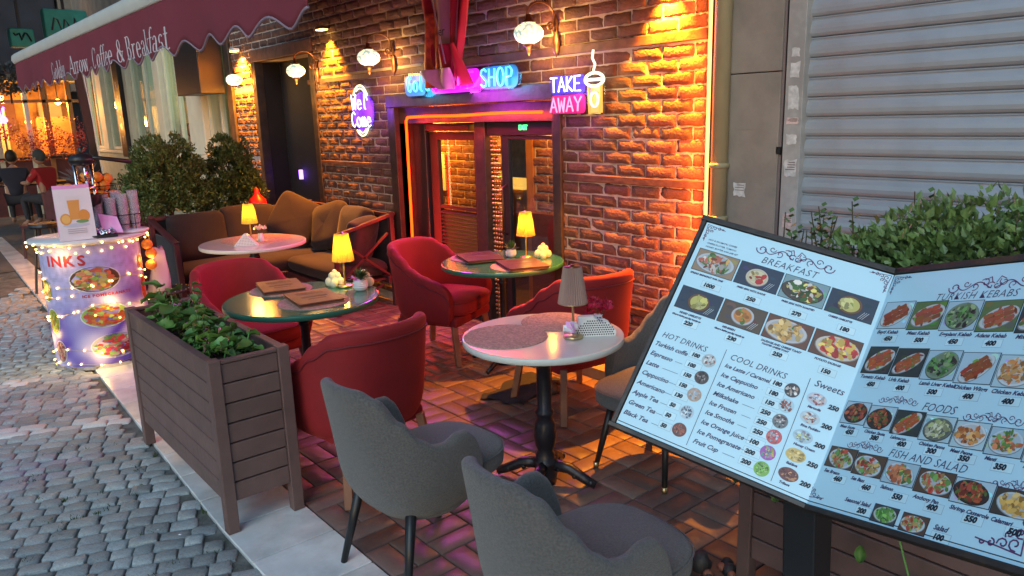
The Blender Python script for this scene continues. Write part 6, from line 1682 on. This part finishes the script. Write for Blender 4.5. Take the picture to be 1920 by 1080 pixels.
MB().lathe([(.0,0),(.02,.0),(.035,.03),(.035,.06)], 0,0,.13, 16).build('spout', 'black', t, smooth=True)
orp = [(.0,.0),(.08,.01),(.16,.0),(.04,.07),(.12,.07),(.20,.05),(.24,.0),(.28,.06),(.08,.03),(.22,.09)]
bk = thing('fruit_basket', 'low wire basket holding the oranges on the drinks counter', 'basket', (1.24, 6.50, 1.195))
MB().lathe([(.10,-.22),(.10,-.205),(.02,-.2),(.02,-.01),(.14,-.002)], 0,0,0, 20).build('riser', 'black', bk, smooth=True)
for z_, r_ in ((.0,.15),(.06,.19),(.12,.21)): MB().tube([(r_*1.2*math.cos(a), r_*.7*math.sin(a), z_+.003) for a in [2*PI*k/28 for k in range(28)]], .003, 5, closed=True).build('wire_hoop', 'black', bk)
b = MB()
for k in range(16): a = 2*PI*k/16; b.tube([(.15*1.2*math.cos(a),.15*.7*math.sin(a),.003),(.21*1.2*math.cos(a),.21*.7*math.sin(a),.123)], .002, 4)
b.build('wire_ribs', 'black', bk)
me_o = MB().sphere((0,0,0), .040, 16, 10, sz=.94).mesh('orange', 'orange_fruit', True)
rnd = random.Random(12)
pos = [(-.17,0,.045),(-.09,.05,.045),(-.08,-.04,.045),(.0,.04,.045),(.0,-.05,.045),(.09,.04,.045),(.09,-.04,.045),(.17,0,.045),(-.13,0,.115),(-.05,.01,.12),(.04,.0,.12),(.12,.0,.118),(-.17,.05,.11),(.0,.02,.19),(.08,.01,.185),(.15,.02,.17)]
for k, (dx, dy, dz) in enumerate(pos):
    o = link('orange', me_o); o.location = (1.24+dx, 6.50+dy, 1.195+dz); o.rotation_euler = (rnd.random()*3,rnd.random()*3,0)
    tag(o, 'whole orange heaped in the wire basket on the drinks counter', 'orange', 'oranges in the wire basket')
t = thing('pineapple', 'pineapple with spiky crown standing behind the juicer', 'pineapple', (1.24, 6.58, 1.09))
MB().lathe([(.03,0),(.06,.03),(.075,.10),(.07,.17),(.045,.22),(.02,.235)], 0,0,0, 20).build('fruit', 'pineapple_skin', t, smooth=True)
b = MB(); rnd = random.Random(6)
for k in range(34):
    a = k*2.4; el = .35+1.15*k/34; l = rnd.uniform(.13,.24); d = Vector((math.cos(a)*math.cos(el),math.sin(a)*math.cos(el),math.sin(el))); sd = d.cross(Vector((0,0,1))).normalized()*.012; c0 = Vector((0,0,.22))
    b.add([c0-sd, c0+sd, c0+d*l*.6+sd*.7+Vector((0,0,.02)), c0+d*l, c0+d*l*.6-sd*.7+Vector((0,0,.02))], [(0,1,2,3,4)])
b.build('leaf_crown', 'leaf_pineapple', t)
cup_me = MB().lathe([(.026,0),(.038,.10),(.039,.10),(.0265,.002)], 0,0,0, 18, cap=False).mesh('cup', 'cup_clear', True)
for k, (dx, dy, h_) in enumerate(((.0,0,16),(.085,-.02,18),(.17,-.01,20),(.25,.0,22),(.06,.07,20),(.15,.07,22))):
    dx -= .03
    t = thing('cup_stack', 'tall stack of clear plastic cups, number one from the left'.replace('number one', ('leftmost front','second front','third front','rightmost front','left rear','right rear')[k]).replace(' from the left',' of six'), 'cups', (1.27+dx, 6.27+dy-.0, .973), 0, 'stacks of clear plastic cups')
    for q in range(h_ // 2): 
        o = link('cup', cup_me, t); o.location = (0,0,q*.0205*1.0+.001)
t = thing('cup_rack', 'black wire rack round the stacks of plastic cups', 'rack', (1.39, 6.29, .973))
for z_ in (.06, .13): MB().tube([(.17*math.cos(a), .085*math.sin(a), z_) for a in [2*PI*k/28 for k in range(28)]], .003, 5, closed=True).build('wire_hoop', 'black', t)
for k in range(6): a = 2*PI*k/6; MB().tube([(.17*math.cos(a),.085*math.sin(a),0),(.17*math.cos(a),.085*math.sin(a),.13)], .003, 5).build('upright', 'black', t)
t = thing('foil_tray', 'dark tray with crumpled silver foil and pink card in front of the juicer', 'tray', (1.21, 6.13, .973), R(-12))
MB().box(-.11,.11,-.08,.06,0,.018).build('tray_base', 'black', t, bevel=.004)
b = MB(); vs = []; fs = []
for j in range(11):
    for i in range(15): vs.append((-.10+.2*i/14, -.07+.12*j/10, .022+.055*max(0,noise.noise(Vector((i*.6,j*.6,2))))+.03*j/10))
for j in range(10):
    for i in range(14): q = j*15+i; fs.append((q,q+1,q+16,q+15))
b.add(vs, fs).build('foil', 'foil', t)
b = quadbox(MB(), (.02,.0,.02),(.15,-.03,.02),(.12,.05,.13),(.0,.07,.16)); b.build('pink_flap', 'pink_card', t)
MB().lathe([(.0,0),(.115,.0),(.12,.012),(.11,.02)], 0,0,0, 28).build('serving_tray', 'ceramic', None, smooth=True, loc=(1.45, 6.24, .9735))
tag(bpy.data.objects['serving_tray'], 'flat round white tray at the right end of the drinks counter', 'tray')
# right side of the cart
t = thing('paper_bag', 'crumpled white paper bag glowing in the string light beside the counter', 'bag', (1.62, 6.36, .46))
b = MB(); vs = []; 
for j in range(7):
    v = j/6
    for k in range(20):
        a = 2*PI*k/20; r_ = .085*(1-.45*v)*(1+.14*math.sin(3*a+v*4)+.06*math.sin(7*a)); vs.append((r_*math.cos(a)+.02*v, r_*.6*math.sin(a), .34*v+.02*math.sin(2*a)*v))
b.add(vs, [(j*20+k, j*20+(k+1)%20, (j+1)*20+(k+1)%20, (j+1)*20+k) for j in range(6) for k in range(20)]+[tuple(range(19,-1,-1)),tuple(120+k for k in range(20))]); b.build('bag_body', 'ceramic', t, smooth=True)
t = thing('side_stool', 'low round side table with dark patterned tray next to the drinks counter', 'side table', (1.70, 6.40, 0))
MB().lathe([(.02,.43),(.155,.435),(.165,.45),(.155,.455)], 0,0,0, 32).build('tray', 'ornate_black', t, smooth=True)
for k in range(3): a = 2*PI*k/3; MB().tube([(.05*math.cos(a),.05*math.sin(a),.43),(.14*math.cos(a),.14*math.sin(a),0)], .011, 8).build('leg', 'black', t, smooth=True)
b = MB()
for k in range(20): a = 2*PI*k/20; b.sphere((.155*math.cos(a),.155*math.sin(a),.457), .006, 6, 4)
b.build('rim_beads', 'brass', t)
t = thing('fruit_crate', 'shallow crate of oranges and pomegranates behind the planter box', 'crate', (1.50, 6.05, .0))
for z0 in (.02,.12,.22): 
    MB().box(-.17,.17,-.13,-.118,z0,z0+.07).build('slat', 'wood_orange', t); MB().box(-.17,.17,.118,.13,z0,z0+.07).build('slat', 'wood_orange', t)
for x in (-.17,.155):
    for y_ in (-.117,.102): MB().box(x,x+.015,y_,y_+.015,0,.30).build('corner_post', 'wood_orange', t)
MB().box(-.16,.16,-.115,.115,.02,.035).build('bottom_board', 'wood_orange', t)
rnd = random.Random(21)
for k in range(14):
    o = link('crate_orange', me_o); o.location = (1.50-.12+.08*(k % 4)+rnd.uniform(-.01,.01), 6.05-.07+.075*((k//4) % 3), .20+.035*(k//12)+rnd.uniform(0,.02))
    tag(o, 'orange lying in the low crate behind the planter box', 'orange', 'oranges in the low crate')
for k, (u, z_, dx) in enumerate(((.985,.86,.0),(.99,.79,.02),(.985,.70,.01))):
    o = link('hanging_orange', me_o); p = cpt(A0+(A1-A0)*1.0, z_, .045); o.location = (1.17+p[0]+dx, 6.36+p[1]-.03, z_); o.scale = (1.05,)*3
    tag(o, ('top','middle','lowest')[k]+' orange in the net hanging on the right side of the counter', 'orange', 'oranges hanging by the counter')
t = thing('orange_net', 'thin net cord holding three oranges on the side of the counter', 'net', (0,0,0))
p = cpt(A0+(A1-A0)*1.0, .9, .045); MB().tube([(1.17+p[0]+.02, 6.36+p[1]-.03, .95),(1.17+p[0]+.03, 6.36+p[1]-.03, .64)], .003, 5).build('cord', 'brass', t)

# ================================================================== SMALL THINGS ON THE FLOOR
t = thing('door_mat', 'crumpled dark mat under the table by the entrance', 'mat', (3.02, 3.56, .002), R(20))
b = MB(); vs = []; 
for j in range(13):
    for i in range(17): vs.append((-.26+.52*i/16+.02*math.sin(j), -.15+.30*j/12+.02*math.sin(i*.8), .008+.03*max(0,noise.noise(Vector((i*.35,j*.35,4))))))
b.add(vs, [(j*17+i,j*17+i+1,(j+1)*17+i+1,(j+1)*17+i) for j in range(12) for i in range(16)]); o = b.build('cloth', 'rug_dark', t, smooth=True)
for (x, y, lab) in ((3.12, 3.40, 'black ornate hookah foot standing behind the white table'),):
    t = thing('hookah_stand', lab, 'ornament', (x, y, 0))
    MB().lathe([(.055,0),(.05,.03),(.02,.06),(.010,.09),(.010,.16),(.016,.17),(.010,.18),(.010,.30),(.020,.31),(.012,.34)], 0,0,0, 14).build('body', 'ornate_black', t, smooth=True)
    b = MB()
    for k in range(14): b.sphere((.014*math.cos(k),.014*math.sin(k),.08+.017*k), .007, 6, 4)
    b.build('beads', 'brass', t)
t = thing('ornate_table_foot', 'dark ornate object on the pavers at the bottom edge behind the nearest grey chair', 'ornament', (2.16, 1.53, 0))
rnd = random.Random(31); b = MB(); b2 = MB()
for k in range(26):
    a = rnd.uniform(0,2*PI); q = .14*math.sqrt(rnd.random()); (b if k % 3 else b2).sphere((q*math.cos(a), q*math.sin(a), .02+.05*(1-q/.14)), rnd.uniform(.014,.03), 8, 5)
b.build('cast_leaves', 'ornate_black', t, smooth=True); b2.build('worn_leaves', 'terracotta', t, smooth=True)
MB().lathe([(.035,.05),(.03,.09),(.02,.12)], 0,0,0, 14).build('hub', 'ornate_black', t, smooth=True)

# ================================================================== NEIGHBOURING SHOP FRONT AND FAR END
nb_ = thing('neighbour_shop_front', 'cream shop front with tall lit windows beyond the brick cafe', 'building', (XW, 14, 0))
def CN(b): b.v = [(x-XW, y-14, z) for x, y, z in b.v]; return b
CN(MB().box(XW+.5, XW+.7, 9.97, 18.5, 0, 7)).build('wall', 'cream_wall', nb_)
CN(MB().box(XW, XW+.5, 9.97, 18.5, 3.0, 7)).build('upper_wall', 'grey_stone', nb_)
CN(MB().box(XW-.02, XW+.5, 9.99, 18.5, 0, 1.25)).build('plinth', 'cream_wall', nb_, bevel=.01)
CN(MB().box(XW-.06, XW+.5, 9.99, 18.5, 1.255, 1.31)).build('sill', 'white_column', nb_, bevel=.008)
for (y0, y1) in ((9.99,10.18),(11.2,11.85),(13.05,13.35),(15.0,15.2),(16.9,17.3)):
    CN(MB().box(XW-.03, XW+.3, y0, y1, 1.315, 3.0)).build('column', 'white_column' if y0 > 11 else 'frame_black', nb_, bevel=.01)
wins = [(10.19,11.19,'window_glow_dim'),(11.86,13.04,'window_glow'),(13.36,14.99,'window_glow_dim'),(15.6,16.89,'window_glow_dim'),(17.31,18.4,'window_glow')]
for (y0, y1, m) in wins:
    w = CN(MB().box(XW+.05,XW+.12,y0,y0+.06,1.315,3.0).box(XW+.05,XW+.12,y1-.06,y1,1.315,3.0).box(XW+.05,XW+.12,y0+.06,y1-.06,1.315,1.37).box(XW+.05,XW+.12,(y0+y1)/2-.03,(y0+y1)/2+.03,1.37,3.0)).build('window_frame', 'white_column', nb_, bevel=.006)
    CN(MB().box(XW+.08,XW+.085,y0+.061,(y0+y1)/2-.031,1.371,2.99).box(XW+.08,XW+.085,(y0+y1)/2+.031,y1-.061,1.371,2.99)).build('pane', 'glass', w)
    b = MB(); n_ = 30; vs = []
    for i in range(n_+1): yy = y0+(y1-y0)*i/n_; xx = XW+.36+.03*math.sin(i*1.7); vs += [(xx,yy,1.3),(xx,yy,3.0)]
    b.add(vs, [(2*i,2*i+2,2*i+3,2*i+1) for i in range(n_)]); CN(b).build('glowing_curtain', m, w)  # curtains emit the room light themselves, no lamps behind them
sg = CN(MB().box(XW-.10, XW-.02, 15.22, 15.58, 1.2, 3.0)).build('vertical_sign', 'black', nb_, bevel=.01)
b = MB()
for k, ch in enumerate('RILAT'):
    vs, fs = text_mesh(ch, .20, .004); w_ = max(v[0] for v in vs) if vs else .1
    CN(MB().add([(XW-.102, 15.40+w_/2-x, 2.40-.24*k+y) for x, y, _ in vs], fs)).build('letter', 'ceramic', sg)
CN(MB().box(XW-.35, XW-.03, 10.2, 11.15, 2.13, 3.0)).build('hanging_box', 'black', nb_, bevel=.01)
# people
def person(label, loc, rz, shirt, trousers, hair, seated=True, cap=False, arm=True, group=None):
    t = thing('person', label, 'person', loc, rz, group)
    # joints (facing +y), seat height .46
    J = {'pel':(0,0,.52),'wa':(0,.0,.68),'ch':(0,.03,.90),'nk':(0,.06,1.06),'hd0':(0,.08,1.13),
         'shl':(-.19,.04,1.00),'shr':(.19,.04,1.00),'ell':(-.27,.16,.80),'elr':(.27,.16,.80),'hal':(-.16,.40,.80),'har':(.16,.40,.80),
         'hpl':(-.10,.04,.50),'hpr':(.10,.04,.50),'knl':(-.14,.44,.52),'knr':(.14,.44,.52),'anl':(-.14,.40,.09),'anr':(.14,.40,.09),'tol':(-.14,.54,.03),'tor':(.14,.54,.03)}
    Rr = {'pel':.15,'wa':.14,'ch':.165,'nk':.062,'hd0':.055,'shl':.075,'shr':.075,'ell':.046,'elr':.046,'hal':.030,'har':.030,'hpl':.10,'hpr':.10,'knl':.062,'knr':.062,'anl':.04,'anr':.04,'tol':.034,'tor':.034}
    Ed = [('pel','wa'),('wa','ch'),('ch','nk'),('nk','hd0'),('ch','shl'),('ch','shr'),('shl','ell'),('shr','elr'),('ell','hal'),('elr','har'),('pel','hpl'),('pel','hpr'),('hpl','knl'),('hpr','knr'),('knl','anl'),('knr','anr'),('anl','tol'),('anr','tor')]
    ks = list(J)
    def skin(name, keys, m, rs=1.0):
        me = bpy.data.meshes.new(name); kk = [k for k in ks if k in keys]; me.from_pydata([J[k] for k in kk], [(kk.index(a), kk.index(b_)) for a, b_ in Ed if a in kk and b_ in kk], []); me.materials.append(MATS[m])
        o = link(name, me, t); md = o.modifiers.new('skin','SKIN'); md.use_smooth_shade = True
        for i, k in enumerate(kk): me.skin_vertices[0].data[i].radius = (Rr[k]*rs, Rr[k]*rs*(.72 if k in ('wa','ch','pel') else 1)); me.skin_vertices[0].data[i].use_root = (k == kk[0])
        s_ = o.modifiers.new('sub','SUBSURF'); s_.levels = 1; s_.render_levels = 2
        return o
    skin('body', ks, 'skin')
    skin('shirt', ('wa','ch','nk','shl','shr','ell','elr','pel'), shirt, 1.07)
    skin('trousers', ('pel','hpl','hpr','knl','knr','anl','anr'), trousers, 1.08)
    hd = MB().sphere((0,.10,1.25), .105, 18, 14, sz=1.20, sx=.82).sphere((0,.203,1.235), .018, 8, 6, sz=1.3).sphere((-.088,.09,1.24), .022, 8, 6, sx=.5).sphere((.088,.09,1.24), .022, 8, 6, sx=.5)
    hd.build('head', 'skin', t, smooth=True)
    MB().sphere((0,.082,1.275), .112, 18, 12, sz=1.12, sx=.86).build('hair' if not cap else 'cap', hair, t, smooth=True)
    if cap: MB().box(-.06,.06,.17,.27,1.285,1.297).build('cap_brim', hair, t, bevel=.004)
    return t
person('person in a red t-shirt and grey cap seated with back turned at a far table', (2.45, 16.2, 0), R(38), 'shirt_red', 'trousers', 'cap_grey', cap=True)
person('person in dark clothes leaning over a far table beside the red shirt', (2.02, 16.75, 0), R(-10), 'shirt_dark', 'trousers', 'hair')
person('person with dark hair seen through the lit window of the neighbouring shop', (XW+.34, 12.45, .42), R(80), 'shirt_dark', 'trousers', 'hair')
person('second person partly hidden in the same lit window', (XW+.36, 12.85, .38), R(20), 'shirt_dark', 'trousers', 'hair')
def plain_table(x, y, w, d, label, cloth=None):
    t = thing('dining_table', label, 'table', (x, y, 0), 0, 'far dining tables')
    MB().box(-w/2,w/2,-d/2,d/2,.72,.75).build('tabletop', 'black', t, bevel=.004)
    for sx in (-1,1):
        for sy in (-1,1): MB().box(sx*(w/2-.06)-.02,sx*(w/2-.06)+.02,sy*(d/2-.06)-.02,sy*(d/2-.06)+.02,0,.72).build('leg', 'black', t)
    if cloth: MB().box(-w/2-.01,w/2+.01,-d/2-.01,d/2+.01,.38,.757).build('tablecloth', cloth, t, bevel=.02)
plain_table(1.95, 17.2, 1.3, .8, 'dark dining table where the red shirted person sits')
plain_table(3.2, 17.4, 1.0, .8, 'dark dining table right of the red shirted person, by the flowers')
plain_table(2.35, 12.6, .55, .7, 'small table draped in beige cloth behind the drinks counter', 'cloth_beige')
def plain_chair(x, y, rz, label, m='black'):
    t = thing('dining_chair', label, 'chair', (x, y, 0), rz, 'dark dining chairs')
    MB().box(-.21,.21,-.21,.21,.43,.47).build('seat', m, t, bevel=.01)
    for sx in (-1,1):
        b = MB(); b.bar((sx*.18,.18,.43),(sx*.20,.20,0),.03,.03); b.build('leg', m, t)
        b = MB(); b.bar((sx*.18,-.18,.88),(sx*.20,-.22,0),.03,.03); b.build('leg', m, t)
    n_ = 14; out = [(-.19,.50),(.19,.50)]+[(.20*math.cos(a), .72+.20*math.sin(a)) for a in [PI*k/n_ for k in range(n_+1)]]; q = len(out)
    MB().add([(a,-.20,c) for a, c in out]+[(a,-.175,c) for a, c in out], [tuple(range(q)),tuple(range(2*q-1,q-1,-1))]+[(i,(i+1)%q,q+(i+1)%q,q+i) for i in range(q)]).build('backrest', m, t)
plain_chair(2.75, 15.9, R(30), 'dark round backed chair behind the red shirted person', 'maroon_wood')
plain_chair(1.72, 12.2, R(115), 'maroon chair seen edge on behind the drinks counter', 'maroon_wood')
t = thing('bar_stool', 'tall black stool legs just behind the drinks counter', 'stool', (1.36, 9.6, 0))
MB().lathe([(.15,.70),(.16,.72),(.15,.75)], 0,0,0, 20).build('seat', 'black', t)
for k in range(4): a = k*PI/2+.4; MB().tube([(.10*math.cos(a),.10*math.sin(a),.71),(.21*math.cos(a),.21*math.sin(a),0)], .014, 6).build('leg', 'black', t)
# far restaurant
fr_ = thing('far_restaurant_front', 'far restaurant terrace glowing orange behind glass at the end of the row', 'building', (2.2, 18.7, 0))
def CF(b): b.v = [(x-2.2, y-18.7, z) for x, y, z in b.v]; return b
CF(MB().box(-1.0, 3.72, 20.2, 20.3, 0, 2.75)).build('back_wall', 'restaurant_wall', fr_)
CF(MB().box(-1.2, 3.74, 18.5, 20.3, 2.72, 2.85)).build('roof', 'grey_stone', fr_)
for x in (.3, 1.2, 2.05, 2.62, 2.95, 3.42): CF(MB().box(x, x+.09, 18.60, 18.70, 0, 2.71)).build('post', 'wood_orange' if x > 2.9 else 'white_column', fr_, bevel=.01)
CF(MB().box(-.5, 3.7, 18.56, 18.62, 1.14, 1.19)).build('rail', 'black', fr_); CF(MB().box(-.5, 3.7, 18.63, 18.69, 0, 1.13)).build('low_wall', 'maroon_wood', fr_)
for k in range(4): CF(MB().box(.4+k*.9, .85+k*.9, 20.05, 20.19, 1.75, 2.35)).build('framed_picture', ('maroon_wood','cream_wall')[k % 2], fr_)
for k in range(9): CF(MB().box(.1+k*.42, .13+k*.42, 18.61, 18.66, 1.2, 2.71)).build('mullion', 'wood_orange' if k % 3 else 'black', fr_)
CF(MB().box(-.5, 3.7, 18.60, 18.67, 2.28, 2.34)).build('transom', 'wood_orange', fr_)
CF(MB().box(1.9, 2.4, 19.6, 19.8, 0, 2.2)).build('inner_pillar', 'cream_wall', fr_)
CF(MB().box(2.9, 3.6, 19.3, 19.6, 1.2, 2.0)).build('bar_back', 'wood_orange', fr_)
for (x, z_) in ((2.28,2.40),(3.3,2.3),(2.7,1.9)):
    l_ = thing('far_amber_lamp', 'amber lamp glowing in the far restaurant, '+('leftmost' if x < 2.5 else 'rightmost' if x > 3 else 'middle'), 'lamp', (x, 18.9, z_), group='amber lamps of the far restaurant')
    MB().sphere((0,0,0), .06, 10, 7).build('bulb', 'amber_bulb', l_, smooth=True); MB().tube([(0,0,.05),(0,0,2.71-z_)], .01, 5).build('cord', 'black', l_)
    plight('lamp_light', (0,-.12,-.1), 36, (1.0,.42,.07), .06, l_)
t = thing('purple_sign', 'small purple neon figure at the left edge of the far restaurant', 'neon sign', (2.20, 18.45, 1.95))
MB().tube([(-.05,0,.25),(0,0,.05),(.05,0,.25)], .02, 6).sphere((0,0,0), .09, 10, 6, sz=.8).build('neon_tube', 'purple_led', t)
b = MB(); rnd = random.Random(77)
for k in range(5200):
    x = rnd.uniform(-.3,3.68); z_ = 1.5+rnd.gauss(0,.20); z_ = min(max(z_,1.12),1.98)
    if noise.noise(Vector((x*2.5, z_*3.5, 1))) < -.18: continue
    p = Vector((x, 18.50+rnd.uniform(-.12,.04), z_)); a = Vector((rnd.gauss(0,1),-abs(rnd.gauss(0,1)),rnd.gauss(0,1))).normalized(); s_ = a.orthogonal().normalized(); w_ = a.cross(s_); l = rnd.uniform(.012,.028)
    b.add([p+s_*l, p+w_*l*.7, p-s_*l, p-w_*l*.7], [(0,1,2,3)])
o = b.build('flower_garland', 'flower_red'); o['kind'] = 'stuff'; o['label'] = 'band of dark red flowers along the far restaurant rail'; o['category'] = 'flowers'
t = thing('black_awning_post', 'black leaning post under the far end of the awning', 'post', (1.80, 9.0, 0))
b = MB(); b.bar((-.03,0,2.6),(.10,0,0),.07,.05); b.build('post', 'black', t); b = MB(); b.bar((.018,-.03,2.6),(.148,-.03,0),.008,.008); b.build('edge_strip', 'white_metal', t)
# upper left background
can = thing('brown_canopy', 'large brown ribbed canopy filling the top left corner', 'canopy', (1.2, 12, 0))
def slab(a, c, d, e, th, name, m, par, org):
    v = [Vector(q)-Vector(org) for q in (a,c,d,e)]; n_ = (v[1]-v[0]).cross(v[3]-v[0]).normalized()*th
    return MB().add(v+[q+n_ for q in v], [(0,1,2,3),(7,6,5,4),(0,4,5,1),(1,5,6,2),(2,6,7,3),(3,7,4,0)]).build(name, m, par)
O_ = (1.2,12,0)
slab((-1.5,10,2.45),(2.4,13.5,4.4),(2.4,16,5.0),(-1.5,16,3.0), .05, 'canopy_cloth', 'canopy_brown', can, O_)
for k in range(7):
    u = k/6; a = Vector((-1.5,10.0,2.45)).lerp(Vector((-1.5,16,3.0)), u); c = Vector((2.4,13.5,4.4)).lerp(Vector((2.4,16,5.0)), u)
    b = MB(); b.bar(a-Vector(O_)+Vector((0,0,-.06)), c-Vector(O_)+Vector((0,0,-.06)), .09, .06); b.build('rib', 'beam_wood' if k % 2 else 'grey_stone', can)
b = MB(); b.bar((-2.7,-2,2.42),(1.2,1.5,4.36),.05,.05); b.build('edge_trim', 'alu_white', can)
MB().box(-2.9,-2.6,0,.3,0,2.6).build('support_post', 'black', can)
for (x0, x1, z0, z1, lab) in ((2.02,2.35,3.02,3.30,'smaller turquoise box sign under the brown canopy'),(2.52,3.15,3.05,3.62,'larger turquoise box sign with black scrawl beside the canopy')):
    s_ = thing('turquoise_sign', lab, 'sign', ((x0+x1)/2, 14.5, 0)); cx = (x0+x1)/2
    MB().box(x0-cx,x1-cx,0,.25,z0,z1).build('box', 'turquoise', s_, bevel=.02)
    b = MB(); rnd = random.Random(int(x0*10)); pts = [((x0-cx)*.7+(x1-x0)*.7*i/9, -.006, (z0+z1)/2+rnd.uniform(-.3,.3)*(z1-z0)) for i in range(10)]; b.tube(pts, .014, 5); b.build('scrawl', 'black', s_)
    MB().box(-.02,.02,.1,.14,z1,5.6).build('hanger', 'black', s_)
bd = thing('dark_end_building', 'dark building closing the street at the top left', 'building', (0, 24, 0))
MB().box(-14, 9, 0, .4, 0, 12).build('wall', 'dark_wall', bd)
MB().box(-14, 9, -.6, -.01, 2.9, 3.25).build('fascia', 'dark_wall', bd)
st = thing('stone_arch_house', 'weathered stone house with an arched window above the awning bar', 'building', (5.2, 21, 0))
b = MB(); cx = 0; pts = []
b.box(-1.2,-.45,0,.5,2.6,9).box(.45,1.6,0,.5,2.6,9).box(-.45,.45,0,.5,2.6,4.0).box(-.45,.45,0,.5,5.6,9)
b.build('wall', 'grey_stone', st)
b = MB()
for k in range(9):
    a = PI*k/8; b.box(.50*math.cos(a)-.09,.50*math.cos(a)+.09,-.10,.0,5.0+.50*math.sin(a)-.09,5.0+.50*math.sin(a)+.09)
b.build('arch_stones', 'cream_wall', st); MB().box(-.45,.45,.3,.34,4.0,5.6).build('window_pane', 'black', st); MB().box(-1.3,1.7,-.12,0,3.9,4.02).build('cornice', 'cream_wall', st)
MB().box(-2.6,-1.3,.1,.5,2.6,9).build('side_wall', 'dark_wall', st)
pw = thing('pale_leafy_shrub', 'pale grey leafed shrub glimpsed under the far end of the awning', 'shrub', (2.35, 17.9, 2.55))
leaf_cloud(MB(), 0,0,.15,.55,.3,.30,900,.09,3).build('crown', 'cap_grey', pw)
MB().tube([(0,0,0),(0,.1,-.3)], .02, 6).build('trunk', 'stem', pw)
